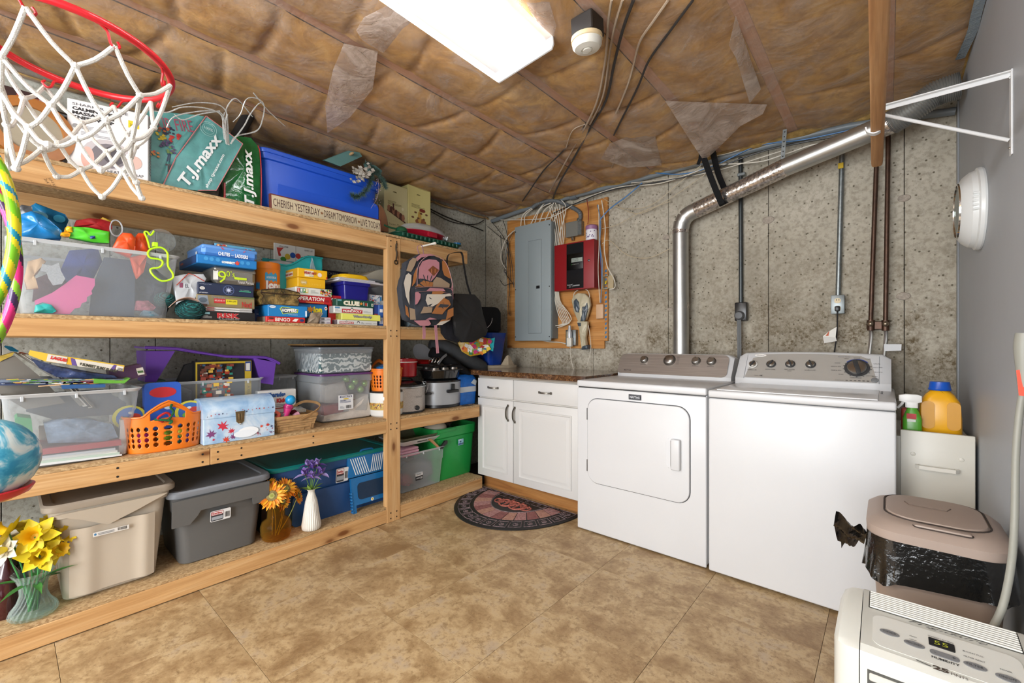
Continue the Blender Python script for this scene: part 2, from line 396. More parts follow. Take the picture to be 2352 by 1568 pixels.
# concrete walls cast in narrow form panels: every panel its own slab, the joint a recessed gap
wl = sempty('wall_left')
ys = [-2.6,-1.9,-1.3,-.65,-.01,.345,.525,1.1,1.674,2.28,2.858,3.05]
for a,b in zip(ys,ys[1:]): obj('concrete_panel',MB().rbox(XL-.1,a+.0015,-.08,XL,b-.0015,2.5,.0015,1),CONC_L,wl)
obj('wall_core',MB().box(XL-.16,YN,-.08,XL-.09,YB,2.5),M('#4c4a44',.9),wl)
wb = sempty('wall_back')
xs = [XL,-2.35,-1.77,-1.17,-.552,.067,XR]
for a,b in zip(xs,xs[1:]): obj('concrete_panel',MB().rbox(a+.0015,YB,-.08,b-.0015,YB+.1,2.5,.0015,1),CONC,wb)
obj('wall_core',MB().box(XL-.1,YB+.09,-.08,XR+.1,YB+.16,2.5),M('#4c4a44',.9),wb)
for px,py,r in ((1765,505,.022),(2075,680,.02),(1530,545,.018),(2077,455,.018),(1540,710,.014)):   # patched form-tie holes
    p = onY(px,py,YB); obj('tie_patch',MB().lathe([(r*1.5,0),(r*1.3,-.004),(r*.5,-.0025),(.001,-.004)],14,(p.x,YB,p.z),axis='y',sy=.7),M('#a0968a',.9,var=.3,vs=90),wb)
struct('wall_right',MB().box(XR,YN,-.08,XR+.1,YB,2.45),M('#a5a9ae',.5,var=.05,vs=2.5,bump=.06,bs=40))
struct('wall_rear',MB().box(XL,YN-.1,-.08,XR,YN,2.45),M('#d8d6d0',.8))
struct('trim_1',MB().rbox(XR-.006,3.0,0,XR,3.045,2.3,.002,1),M('#8d9094',.6))
# floor: eighteen-inch vinyl tiles
fl = sempty('floor'); obj('subfloor',MB().box(XL,YN,-.08,XR,YB,-.0032),M('#3e3225',.9),fl)
tx = [-3.37+.455*k for k in range(9)]; tx = [-.185+.455*k for k in range(-7,2)]; ty = [.122+.457*k for k in range(-6,8)]
for a in tx:
    for b in ty:
        x0,x1,y0,y1 = max(a,XL),min(a+.455,XR),max(b,YN),min(b+.457,YB)
        if x1-x0 < .03 or y1-y0 < .03 or x1 < -2.42: continue
        if b < -.5:    # behind the camera nothing shows: one strip per row
            if a != tx[1]: continue
            x0,x1 = -2.42,XR
        z = -.0032+.0032+R.uniform(-.0002,0)
        obj('floor_tile',MB().rbox(x0+.0006,y0+.0006,-.0031,x1-.0006,y1-.0006,z,.0006,1),VINYL,fl)
# ceiling: joists, batts between them, clear sheet stapled below
ce = sempty('ceiling')
obj('ceiling_deck',MB().box(XL-.1,YN-.1,2.44,XR+.1,YB+.1,2.5),M('#5b4630',.9),ce)
JX = [.0,-.41,-.82,-1.24,-1.65,-2.06,-2.47,-2.88]
for x in JX: obj('joist',MB().rbox(x-.024,YN,2.350,x+.024,YB-.0,2.44,.002,1),JOIST,ce)
def vnoise(x,y,s,seed):
    """smooth value noise on arrays"""
    rs = np.random.RandomState(seed); g = rs.rand(128,128); x = x/s+50; y = y/s+50
    xi = np.floor(x).astype(int); yi = np.floor(y).astype(int); fx = x-xi; fy = y-yi; fx = fx*fx*(3-2*fx); fy = fy*fy*(3-2*fy)
    a = g[xi % 128,yi % 128]; b = g[(xi+1) % 128,yi % 128]; c = g[xi % 128,(yi+1) % 128]; d = g[(xi+1) % 128,(yi+1) % 128]
    return (a*(1-fx)+b*fx)*(1-fy)+(c*(1-fx)+d*fx)*fy-.5
edges = [XR+.02]+[x for x in JX]+[XL-.0]
creases = {}
def batt_z(x,y):
    """height of the underside of the batts at room position x, y (arrays)"""
    z = np.full(x.shape,2.352)
    for k in range(len(edges)-1):
        b,a = edges[k],edges[k+1]; msk = (x <= b) & (x >= a)
        if not msk.any(): continue
        if k not in creases:
            r = random.Random(40+k); c = []; q = -2.6
            while q < 3.2: c.append((q,r.uniform(-.5,.5),r.uniform(.4,1))); q += r.uniform(.22,.5) if k > 2 else r.uniform(.45,.9)
            creases[k] = c
        u = (x[msk]-(a+b)/2)/((b-a)/2); yy = y[msk]; amp = .038 if k > 2 else .022
        sag = 1-np.abs(u)**3.2; cr = np.zeros_like(u)
        for q,sl,dp in creases[k]: cr = np.maximum(cr,dp*.9*np.exp(-((yy-q-sl*u*.18)/.016)**2)+.3*dp*np.exp(-((yy-q-sl*u*.18)/.07)**2))
        n1 = vnoise(x[msk],yy,.16,3+k); n2 = vnoise(x[msk],yy,.06,9+k)
        z[msk] = 2.352+.006-amp*sag*(1-.62*np.clip(cr,0,1))+.008*n1*sag+.004*n2*sag
    return z
def field(name,x0,x1,y0,y1,res,zf,mat,ang=80):
    nx,ny = max(2,int((x1-x0)/res)),max(2,int((y1-y0)/res))
    X,Y = np.meshgrid(np.linspace(x0,x1,nx+1),np.linspace(y0,y1,ny+1)); Z = zf(X,Y)
    V = np.stack([X,Y,Z],-1).reshape(-1,3); i = np.arange(ny*(nx+1)).reshape(ny,nx+1)[:,:nx].ravel()
    Fq = np.stack([i,i+nx+1,i+nx+2,i+1],-1)
    me = bpy.data.meshes.new(name); me.vertices.add(len(V)); me.vertices.foreach_set('co',V.ravel())
    me.loops.add(Fq.size); me.loops.foreach_set('vertex_index',Fq.ravel()); me.polygons.add(len(Fq))
    me.polygons.foreach_set('loop_start',np.arange(len(Fq))*4); me.polygons.foreach_set('loop_total',np.full(len(Fq),4))
    me.polygons.foreach_set('use_smooth',np.ones(len(Fq),bool)); me.materials.append(mat); me.update(calc_edges=True)
    o = bpy.data.objects.new(name,me); COL.objects.link(o); o.parent = ce; return o
for k in range(len(edges)-1):
    b,a = edges[k],edges[k+1]
    if b-a < .02: continue
    field('insulation_batt',a+(.024 if a in JX else .003),b-(.024 if b in JX else .003),-.6,YB-.005,.0125,batt_z,INSUL)
field('insulation_batt',XL,XR,YN,-.6,.05,batt_z,INSUL)
def sheet_z(x,y):
    z = batt_z(x,y)
    for x0 in JX: z = np.where(np.abs(x-x0) < .022,2.348,z)
    z = np.minimum(z,2.349)-.005-.012*np.clip(vnoise(x,y,.14,77),0,1)-.004*np.clip(vnoise(x+y*.4,y-x,.035,78),0,1)
    return z
field('plastic_sheet',XL+.002,XR-.01,-.4,YB-.03,.02,sheet_z,SHEET)
def flap(pts,z0,z1,name='plastic_flap'):
    """loose piece of the sheet hanging a little below the ceiling: outline in the photograph, put at its real height"""
    mb = MB(); P = [onZ(px,py,z0+(z1-z0)*h) for px,py,h in pts]; c = sum(P,Vector())/len(P)-Vector((0,0,.006)); n = len(P)
    vs = P+[(p+c)/2-Vector((0,0,R.uniform(.001,.008))) for p in P]+[c]
    fs = [(i,(i+1) % n,n+(i+1) % n,n+i) for i in range(n)]+[(n+i,n+(i+1) % n,2*n) for i in range(n)]
    mb.add(vs,fs); off = len(mb.v); mb.add([Vector(v)+Vector((0,0,.0006)) for v in vs],[tuple(reversed(f)) for f in fs])
    return obj(name,mb,FLAP,ce,ang=80)
flap([(790,100,0),(868,118,0),(856,205,.3),(805,268,.7),(752,306,1),(747,240,.8),(765,160,.4)],2.325,2.27)
flap([(1528,232,0),(1762,240,0),(1752,262,.2),(1700,290,.5),(1650,340,.8),(1617,370,1),(1590,330,.5)],2.325,2.27)
flap([(1690,35,0),(1674,105,.6),(1690,132,.7),(1722,237,.6),(1748,205,.2),(1722,130,0)],2.325,2.28)
flap([(818,70,.4),(836,40,.4),(900,8,0),(970,20,0),(880,122,.2),(832,92,.5)],2.325,2.29)
flap([(1400,330,0),(1500,290,0),(1520,380,.4),(1440,385,.6),(1380,365,.4)],2.325,2.30)
flap([(1205,0,0),(1262,5,0),(1278,60,.3),(1268,95,.3),(1230,50,.3)],2.325,2.30)
tp = MB()
tp.strip([onZ(2262,-40,2.33),onZ(2243,30,2.325),onZ(2232,75,2.325),onZ(2205,135,2.33)],.03,.002,(1,0,0),smooth=4)
obj('foil_tape',tp,M('#a9b8c4',.25,.7,bump=.8,bs=60),ce)
# yellow edge of the batts along the back wall
eb = MB(); eb.grid(lambda u,v: (XL+.4+u*2.8,YB-.005-.1*v+.012*math.sin(u*61),2.348-.020*math.sin(PI*min(1,v*1.2))-.008*math.sin(u*47)*math.sin(u*13)-.008*(1-v)),140,5)
obj('insulation_edge',eb,M('#a5854a',.9,var=.45,vs=30,bump=.8,bs=90),ce)
# ================================================================== CEILING LIGHT
cl = thing('ceiling_light','long white fluorescent ceiling light with a ribbed clear wrap lens','light',(-1.115,.77,2.30),(0,rad(-5.5),rad(1)))
W2,L2 = .148,.612
obj('housing',MB().rbox(-W2*.8,-L2+.01,-.005,W2*.8,L2-.01,.028,.004,1),M('#e8e8e8',.4),cl)
df = MB(); sec = [(-W2,0),(-W2,-.03),(-W2*.93,-.046),(W2*.93,-.046),(W2,-.03),(W2,0)]
df.loft([[(x,y,z) for x,z in sec] for y in (-L2+.008,L2-.008)],False,False,closed=False)
for x in (-.068,.068): obj('lamp_tube',MB().tube([(x,-L2+.05,-.012),(x,L2-.05,-.012)],.013,12),emis('lamp_tube',(.97,.98,1),LAMP_TUBES),cl)
def _diff():
    t = NT('lit_wrap_lens'); x = t.n('ShaderNodeSeparateXYZ'); tc = t.n('ShaderNodeTexCoord'); t.l(tc.outputs['Object'],x.inputs[0])
    ab = t.n('ShaderNodeMath',_operation='ABSOLUTE'); t.l(x.outputs[0],ab.inputs[0])
    f = t.ramp(ab.outputs[0],[(0,.55),(.03,.6),(.068,1.),(.1,.75),(.148,.42)])
    wv = t.n('ShaderNodeTexWave',Scale=95.,_bands_direction='Y',_wave_type='BANDS'); t.l(tc.outputs['Object'],wv.inputs[0])
    mr = t.n('ShaderNodeMapRange'); t.l(wv.outputs[0],mr.inputs[0]); mr.inputs[3].default_value = .9; mr.inputs[4].default_value = 1.04
    m1 = t.n('ShaderNodeMath',_operation='MULTIPLY'); t.l(f,m1.inputs[0]); t.l(mr.outputs[0],m1.inputs[1])
    m2 = t.n('ShaderNodeMath',_operation='MULTIPLY'); t.l(m1.outputs[0],m2.inputs[0]); m2.inputs[1].default_value = 1.25
    t.base('#f4f6f7'); t.b.inputs['Emission Color'].default_value = (.97,.98,1,1); t.l(m2.outputs[0],t.b.inputs['Emission Strength'])
    tr = t.n('ShaderNodeBsdfTransparent'); mx = t.n('ShaderNodeMixShader'); mx.inputs[0].default_value = .62; t.l(tr.outputs[0],mx.inputs[1]); t.l(t.b.outputs[0],mx.inputs[2]); t.l(mx.outputs[0],t.out.inputs[0]); return t.m
obj('wrap_lens',df,_diff(),cl,ang=60)
for sgn in (-1,1): obj('end_cap',MB().prism(sec,sgn*L2-(.008 if sgn > 0 else 0),sgn*L2+(.008 if sgn < 0 else 0)),M('#eceef0',.35),cl)
# smoke detector
p = onZ(1348,98,2.25); sd = thing('smoke_detector','round cream smoke detector on a dark box beside the ceiling light','smoke detector',(p.x,p.y,2.25),(rad(6),0,0))
obj('junction_box',MB().rbox(-.045,-.035,.022,.045,.055,.09,.004,1),M('#25211e',.5),sd)
obj('base_ring',MB().lathe([(.05,.02),(.058,.018),(.058,.004),(.05,0)],32),M('#d9c49c',.5),sd)
obj('cover',MB().lathe([(.055,.004),(.054,-.012),(.046,-.022),(.022,-.027),(.021,-.024),(.018,-.024),(.017,-.027),(.001,-.028)],32),M('#dcdad0',.45),sd)
obj('test_button',MB().lathe([(.015,-.026),(.015,-.029),(.001,-.03)],20),M('#e3e1d8',.4),sd)
obj('red_wire',MB().tube([(-.02,.05,.08),(0,.03,.05),(.02,-.005,.045),(.04,-.02,.07)],.0018,5,smooth=4),M('#b01c20',.4),sd)
# ================================================================== SHELVING
XS = -2.38; ZS = [.100,.657,1.238,1.820]; FB = [(.004,.084),(.566,.641),(1.155,1.222),(1.722,1.804)]
sh = thing('storage_shelving','long pine and chipboard storage shelving built along the left wall','shelving',(XS,0,0))
Y0 = -1.25; ends = [2.415,2.385,2.17,2.257]
def board(name,x0,y0,z0,x1,y1,z1,mat,r=.002):
    c = ((x0+x1)/2,(y0+y1)/2,(z0+z1)/2)
    return obj(name,MB().rbox(x0-c[0],y0-c[1],z0-c[2],x1-c[0],y1-c[1],z1-c[2],r,1),mat,sh,(c[0]-XS,c[1],c[2]))
yj = onX(483,1080,XS).y
for k in range(4):
    z0,z1 = FB[k]; segs = [(Y0,1.560),(1.662,ends[k])]
    if k == 1: segs = [(Y0,yj-.001),(yj+.001,1.560),(1.662,ends[k])]
    for a,b in segs: board('front_rail',XS-.038,a,z0,XS,b,z1,PINE)
    board('shelf_board',XL+.002,Y0,z1+.0005,XS-.001,ends[k],ZS[k],OSB,.001)
    board('back_rail',XL+.002,Y0,z0,XL+.04,ends[k]-(.04 if k == 3 else 0),z1,PINE)
    board('end_rail',XL+.04,ends[k]-.038,z0,XS-.038,ends[k],z1,PINE_X)
    for y in (-.45,): board('cross_rail',XL+.04,y,z0,XS-.038,y+.038,z1,PINE_X)
post = board('post',XS-.038,1.561,.0,XS+.004,1.661,1.80,PINE_Z)
board('post',XS-.038,-.95,.0,XS+.004,-.86,1.80,PINE_Z)
scr = MB(); r = random.Random(4)
for k in range(4):
    for dy in (-.022,.022):
        for dz in (.02,.055): scr.lathe([(.0045,0),(.0045,.0012),(.001,.0006)],8,(.004,1.611+dy,FB[k][0]+dz),axis='x')
for y in (yj-.03,yj+.03,.75,1.1,.3):
    for dz in (.02,.055): scr.lathe([(.0045,0),(.0045,.0012),(.001,.0006)],8,(.0,y,FB[1][0]+dz),axis='x')
o = obj('screw_heads',scr,M('#2f2c2a',.5,.6),sh); o['kind'] = 'stuff'
# old cast bottle opener hanging on the post
p = onX(909,562,XS+.004); ho = thing('wall_opener','small dark iron bottle opener screwed to the shelf post','bottle opener',(XS+.004,p.y,p.z),rot=(0,0,PI/2))
m = MB(); m.tube([(.006,-.004,.01),(0,-.007,0),(-.002,-.006,-.03),(.003,-.009,-.055),(0,-.007,-.08),(-.001,-.005,-.1)],[.004,.0065,.005,.006,.005,.004],8,smooth=3)
m.tube([( -.001+.012*math.cos(a),-.004,-.112+.012*math.sin(a)) for a in [2*PI*k/12 for k in range(12)]],.0035,6,closed=True)
obj('opener_arm',m,M('#4b3f30',.45,.7,var=.3,vs=60),ho)
obj('screw',MB().ball((0,-.006,.004),.005,8),STEEL,ho)
# stamped ink on the top front rail
Ms = Matrix.Translation((.0008,onX(100,403,XS).y,1.742)) @ Matrix(((0,0,1,0),(1,0,0,0),(0,1,0,0),(0,0,0,1))) @ Matrix.Rotation(rad(-62),4,'Z')
txt(sh,'S-P-F KD 19',0,.012,.05,.008,'#6d5230',Mx=Ms); txt(sh,'2x4 2438',0,0,.045,.008,'#6d5230',Mx=Ms)
# ================================================================== DRYER and WASHER
def console(par,x0,x1,y0,z0,band,dy,dz,back,crown=0.,mat=WHITE,r=.02):
    """control console: front band, sloping face, rounded ends; returns matrix of the sloping face (u right, v up the slope)"""
    rings = []; N = 12; n = 20
    for i in range(n+1):
        u = i/n; x = x0+(x1-x0)*u; e = min(u,1-u)*(x1-x0); k = 1-math.sqrt(max(0,1-(max(0,r-e)/r)**2)) if e < r else 0
        cz = crown*(1-(2*u-1)**2)-k*.02; kk = k*.014
        rings.append([(x,back,z0),(x,y0+kk,z0),(x,y0+kk,z0+band),(x,y0+dy+kk,z0+band+dz+cz),(x,y0+dy+.008+kk,z0+band+dz+.006+cz),(x,y0+dy+.02,z0+band+dz+.009+cz),(x,back-.02,z0+band+dz+.004+cz),(x,back,z0+band+dz-.02+cz)])
    obj('console',MB().loft(rings),mat,par,ang=30)
    a = math.atan2(dz,dy)
    return Matrix.Translation((x0,y0,z0+band)) @ Matrix(((1,0,0,0),(0,math.cos(a),-math.sin(a),0),(0,math.sin(a),math.cos(a),0),(0,0,0,1)))
def knob(par,FM,u,v,r,h,mat,ring=None,grip=None,ang=0,name='knob'):
    if ring: obj('knob_ring',MB().lathe([(r*1.28,.0005),(r*1.28,.003),(r*1.1,.004)],28).xf(FM @ Matrix.Translation((u,v,0))),ring,par)
    k = obj(name,MB().lathe([(r,0),(r,h*.55),(r*.93,h*.9),(r*.8,h),(.0005,h)],28).xf(FM @ Matrix.Translation((u,v,.001))),mat,par)
    if grip: obj('grip',MB().rbox(-r*.24,-r*1.12,h*.6,r*.24,r*1.0,h*1.55,.003,2).xf(FM @ Matrix.Translation((u,v,0)) @ Matrix.Rotation(ang,4,'Z')),grip,k)
    else: obj('pointer',MB().rbox(-r*.06,r*.45,h*.98,r*.06,r*.95,h*1.05,.0004,1).xf(FM @ Matrix.Translation((u,v,0)) @ Matrix.Rotation(ang,4,'Z')),DARK,k)
    return k
X0,X1,YD = -1.437,-.684,2.283
dr = thing('clothes_dryer','white front-door clothes dryer with a bronze-grey control console','dryer',(X0,YD,0)); WD = X1-X0
obj('cabinet_body',MB().rbox(0,.012,.015,WD,.715,.868,.006,2),WHITE,dr)
fp = obj('front_panel',MB().rbox(0,0,.006,WD,.014,.862,.008,3),WHITE,dr)
obj('top_panel',MB().rbox(-.001,-.004,.868,WD+.001,.715,.906,.009,3),WHITE,dr)
obj('shadow_gap',MB().box(.006,.006,.861,WD-.006,.7,.869),DARK,dr)
for x in (.05,WD-.05):
    for y in (.06,.62): obj('foot',MB().lathe([(.018,0),(.018,.016)],14,(x,y,0)),DARK,dr)
a,b = onY(1351,950,YD),onY(1584.6,950,YD); zt,zb = onY(1375,916,YD).z,onY(1375,1110,YD).z
dx0,dx1 = a.x-X0,b.x-X0
def rr2(x0,z0,x1,z1,r,n=7): return [(p[0],p[1]) for p in rrect(x0,z0,x1,z1,r,0,n)]
obj('door_gap',MB().loft([[(p[0],-.0006,p[1]) for p in rr2(dx0-.004,zb-.004,dx1+.004,zt+.004,.07)],[(p[0],.002,p[1]) for p in rr2(dx0-.004,zb-.004,dx1+.004,zt+.004,.07)]]),M('#3a3c40',.6),dr)
dd = MB(); dd.loft([[(p[0],y,p[1]) for p in rr2(dx0+e,zb+e,dx1-e,zt-e,.066)] for y,e in ((0,0),(-.006,0),(-.009,.002),(-.0100,.006))],True,True)
door = obj('door',dd,WHITE,dr,ang=30)
hx0,hx1 = onY(1545,1040,YD).x-X0,onY(1566,1040,YD).x-X0; hz1,hz0 = onY(1555,1008,YD).z,onY(1555,1077,YD).z
rc = MB(); rings = []
for k,(e,y) in enumerate(((0,-.0102),(.004,-.0106),(.010,-.0105))):
    rings.append([(p[0],y,p[1]) for p in rr2(hx0-.035+e,hz0+e,hx0+.012,hz1-e,.03-e)])
obj('handle_recess',MB().loft(rings),M('#d3d5d8',.3),door)
obj('handle',MB().rbox(hx0,-.034,hz0-.002,hx1,-.009,hz1+.002,.007,3),WHITE,door)
for z in (onY(1350,950,YD).z,onY(1350,1068,YD).z):
    h = obj('hinge',MB().rbox(dx0-.010,-.003,z-.035,dx0+.002,.002,z+.035,.001,1),M('#7f8184',.35,.8),dr)
bx,bz = onY(1444,907,YD).x-X0,onY(1444,917,YD).z
bd = obj('badge',MB().rbox(bx,-.003,bz,bx+.075,.001,bz+.030,.002,1),M('#23262d',.35),dr)
txt(bd,'MAYTAG',bx+.008,bz+.009,.058,.012,'#c9ccd2',y=-.0036,bold=.03)
prt(bd,[('#8d9097',rec(bx+.003,bz+.003,.069,.001)),('#8d9097',rec(bx+.003,bz+.025,.069,.001))],y=-.0033)
FM = console(dr,.015,WD-.012,.487,.904,.022,.075,.125,.70,r=.03)
L = math.hypot(.075,.125)
obj('console_face',MB().loft([[tuple(FM @ Vector((p[0],p[1],z))) for p in rr2(.0,-.0,WD-.05,L+.004,.03)] for z in (-.002,.004)]),BRUSHED,dr,ang=30)
F2 = FM @ Matrix.Translation((0,0,.004))
def facept(px,py,FMx,par,n=0):
    """point of the sloping face under a photograph pixel -> u, v"""
    Mi = (Matrix.Translation(par.location) @ FMx); o = Mi.inverted() @ Vector((0,0,CAM_H)); d = Mi.to_3x3().inverted() @ Vector(ray(px,py))
    k = -o.z/d.z; return o.x+d.x*k,o.y+d.y*k
for px,py,r,an in ((1480,826,.021,-40),(1538,827,.031,100),(1599,829,.022,10),(1634,830,.022,20)):
    u,v = facept(px,py,F2,dr); knob(dr,F2,u,v,r,.022,STEEL,ring=M('#55504b',.4,.6),ang=rad(an))
    if r > .03:
        sh_ = []
        for k in range(9): sh_.append(('#3d3a38',rec(u+.045,v-.028+k*.0065,.018,.0012)))
        sh_ += [('#3d3a38',rec(u-.05,v+.036,.016,.0012)),('#3d3a38',rec(u+.055,v+.036,.018,.0012))]; prt(dr,sh_,Mx=F2 @ TOP(.0004))
    else: prt(dr,lines(u-.02,v-.036,.04,.006,2,'#3d3a38'),Mx=F2 @ TOP(.0004))
txt(dr,'MAYTAG',.05,.018,.05,.009,'#2f2c2b',Mx=F2 @ TOP(.0005),bold=.02)
# washer
X0,X1,YW = -.668,.027,2.262; WW = X1-X0
wa = thing('washing_machine','white top-loading washing machine with a silver console of five dials','washing machine',(X0,YW,0))
obj('cabinet_body',MB().rbox(0,0,.012,WW,.70,.861,.008,3),WHITE,wa)
obj('shadow_gap',MB().box(.006,.006,.860,WW-.006,.68,.866),DARK,wa)
for x in (.05,WW-.05):
    for y in (.06,.6): obj('foot',MB().lathe([(.02,0),(.02,.014)],14,(x,y,0)),DARK,wa)
obj('top_deck',MB().rbox(-.001,-.006,.865,WW+.001,.70,.900,.009,3),WHITE,wa)
lid = obj('lid',MB().rbox(.03,.025,.897,WW-.055,.478,.905,.004,2),M('#e3e4e6',.22),wa)
obj('lid_slot',MB().rbox(WW-.05,.33,.899,WW-.042,.47,.9015,.0008,1),DARK,lid)
FM = console(wa,.0,WW-.012,.485,.898,.036,.105,.128,.69,crown=.012,r=.035)
L = math.hypot(.105,.128)
fc = MB(); n = 24
def _wf(u,v):
    a = .052+(.030)*v; x = a+(WW-.012-2*a)*u; q = 1-(2*u-1)**2
    return tuple(FM @ Vector((x,.004+(L-.006+.008*q)*v,.0026+.0062*q*v)))
fc.grid(_wf,n,10)
SILV = M('#bdbab4',.4,.35,var=.04,vs=2); obj('console_face',fc,SILV,wa,ang=30)
for x in (.047,WW-.058): obj('console_seam',MB().rbox(x,-.002,0,x+.002,L,.003,.0005,1).xf(FM),M('#8c9093',.5),wa)
F2 = FM @ Matrix.Translation((0,0,.006)) @ Matrix.Rotation(rad(1.2),4,'X'); GR = M('#3a3b3d',.35)
labs = ['TEMPERATURE','EXTRA RINSE','FABRIC SOFTENER','ecoBOOST']
for k,(px,py) in enumerate(((1729,837),(1771,836),(1815,836),(1862,837))):
    u,v = facept(px,py,F2,wa); knob(wa,F2,u,v,.0185,.013,STEEL,ring=M('#dcdad5',.4) if k == 0 else GR,grip=GR,ang=rad((-28,-30,22,22)[k]))
    txt(wa,labs[k],u-.024,v-.039,.048,.0055,'#26272b',Mx=F2 @ TOP(.0004))
    if k == 2: txt(wa,'ADDED',u-.01,v-.048,.02,.005,'#26272b',Mx=F2 @ TOP(.0004))
    prt(wa,[('#26272b',rec(u+.026*math.cos(rad(q)),v+.026*math.sin(rad(q)),.003,.001)) for q in (50,75,105,130)],Mx=F2 @ TOP(.0004))
u,v = facept(1968,845,F2,wa); knob(wa,F2,u,v,.040,.014,STEEL,ring=GR,grip=GR,ang=rad(14),name='cycle_dial')
prt(wa,[('#1f3fa0',ell(u,v,.056,.056,10,40,140)+list(reversed(ell(u,v,.052,.052,10,40,140))))]+[('#202124',rec(u+.055*math.cos(rad(q))-.0015,v+.055*math.sin(rad(q))-.0015,.005,.003)) for q in (12,-8,-30,-62,-90,-118,-150,188,168,150)],Mx=F2 @ TOP(.0004))
for s_,du,dv,w_ in (('Normal Cycles',-.078,.066,.05),('HEAVY',-.052,.055,.018),('REGULAR',-.014,.06,.026),('LIGHT',.034,.055,.018),('WHITES',-.092,.026,.024),('DRAIN & SPIN',-.106,.004,.042),('RINSE & SPIN',-.104,-.020,.042),('SOAK',-.072,-.044,.02),('CLEAN WASHER',-.026,-.062,.046),('QUICK WASH',.036,-.048,.03),('DELICATE',.066,-.024,.032),('BULKY ITEMS',.064,.004,.034),('CASUAL',.064,.026,.026)):
    txt(wa,s_,u+du,v+dv,w_,.005,'#1f2b6a' if s_ == 'Normal Cycles' else '#26272b',Mx=F2 @ TOP(.0004))
u,v = facept(1988,872,F2,wa); u,v = facept(2009,873,F2,wa)
obj('start_button',MB().lathe([(.0135,0),(.0135,.003),(.012,.004),(.0005,.004)],24).xf(F2 @ Matrix.Translation((u,v,0))),M('#77797b',.4),wa)
txt(wa,'START',u-.011,v+.019,.022,.005,'#26272b',Mx=F2 @ TOP(.0004))
u,v = facept(1942,873,F2,wa); prt(wa,[('#1c1d20',rec(u+k*.0165,v-.0015,.009,.003)) for k in range(6)],Mx=F2 @ TOP(.0004)); txt(wa,'Cycle Status',u-.042,v-.003,.034,.005,'#55565a',Mx=F2 @ TOP(.0004))
u,v = facept(1747,816,F2,wa); prt(wa,[('#f2f0ec',ell(u,v,.030,.0095,28))],Mx=F2 @ TOP(.0003)); txt(wa,'Whirlpool',u-.019,v-.005,.038,.0095,'#3a3b40',Mx=F2 @ TOP(.0009),shear=.25)
txt(wa,'Cabrio',.10,.012,.022,.006,'#6a6b6f',Mx=F2 @ TOP(.0004),shear=.3); txt(wa,'HE',.128,.012,.012,.007,'#4a4b50',Mx=F2 @ TOP(.0004),bold=.03)
# ================================================================== BASE CABINET and COUNTER
XC0,XC1,YC = -2.437,-1.462,2.42; CW = XC1-XC0
CABW = M('#cdccca',.38,kind='cabinet_white')
ca = thing('base_cabinet','white base cabinet with two drawers, two raised-panel doors and pewter pulls','cabinet',(XC0,YC,0))
obj('carcass',MB().rbox(0,.02,.1,CW,.60,.882,.002,1),M('#cfcac2',.5),ca)
obj('toe_kick',MB().rbox(.0,.075,0,CW,.09,.1,.001,1),KICK,ca)
obj('top_rail',MB().rbox(0,.012,.866,CW,.02,.882,.001,1),M('#9a8f82',.5),ca)
xs2 = onY(1178.5,900,YC).x-XC0
def pull(par,p0,p1,out=.024,r=.0045):
    """bow pull: two square feet and a flat arched bar"""
    p0,p1 = Vector(p0),Vector(p1); d = (p1-p0); n = 9; Vd = Vector((0,-1,0)); m = MB()
    pts = [p0+d*(k/n)+Vd*(out*(1-((2*k/n-1)**2)**1.4)+.004) for k in range(n+1)]
    m.strip(pts,.011,.0045,wdir=(1,0,0) if abs(d.z) > abs(d.x) else (0,0,1),smooth=2)
    for q in (p0,p1): m.rbox(q.x-.008,q.y-.006,q.z-.008,q.x+.008,q.y,q.z+.008,.002,1)
    return obj('handle',m,M('#7d7870',.38,.9,kind='pewter'),par)
def panel_door(x0,z0,x1,z1,hz,hx):
    m = MB(); m.rbox(x0,0,z0,x1,.019,z1,.004,2); d = obj('door',m,CABW,ca)
    e = .052; r = MB()
    ring = lambda q,y,rr: [(p[0],y,p[1]) for p in rr2(x0+q,z0+q,x1-q,z1-q,rr,3)]
    r.loft([ring(e,-.0005,.004),ring(e+.003,-.006,.004),ring(e+.008,-.0065,.004),ring(e+.014,-.001,.006),ring(e+.024,-.001,.006),ring(e+.040,-.006,.01),ring(e+.044,-.0065,.01)],False,True)
    obj('raised_panel',r,CABW,d,ang=20)
    pull(d,(hx,-.001,hz[0]),(hx,-.001,hz[1])); return d
zz = lambda px,py: onY(px,py,YC).z
panel_door(.002,.108,xs2-.002,.706,(zz(1167,965),zz(1167,931)),onY(1167.5,940,YC).x-XC0)
panel_door(xs2+.003,.108,CW-.05,.706,(zz(1182,969),zz(1182,936)),onY(1183,940,YC).x-XC0)
for a,b,pl,pr,py in ((.002,xs2-.002,1122,1144,890),(xs2+.003,CW-.05,1239,1266,902)):
    d = obj('drawer',MB().rbox(a,0,.716,b,.019,.862,.006,2),CABW,ca); z = zz((pl+pr)/2,py)
    pull(d,(onY(pl,py,YC).x-XC0,-.001,z),(onY(pr,py,YC).x-XC0,-.001,z))
def _lam():
    t = NT('laminate_stone'); geo = t.n('ShaderNodeNewGeometry'); P = geo.outputs['Position']
    f = t.noise(P,55,6,.75,.8); g = t.noise(P,14,4,.6)
    c = t.ramp(f,[(.36,'#2c1c12'),(.48,'#523723'),(.58,'#7a5636'),(.68,'#a5805a')]); c = t.mix(t.ramp(g,[(.4,0.),(.6,.4)]),c,'#3b2619')
    t.base(c); t.set(Roughness=.12,Coat__Weight=.3); return t.m
ct = MB(); poly = [(-.045,-.03),(CW-.0+.02,-.03),(CW+.02,.625),(-.50,.625),(-.50,.05),(-.045,.05)]
for z0,z1,e in ((.883,.920,0),): ct.prism(poly,z0,z1,axis='z')
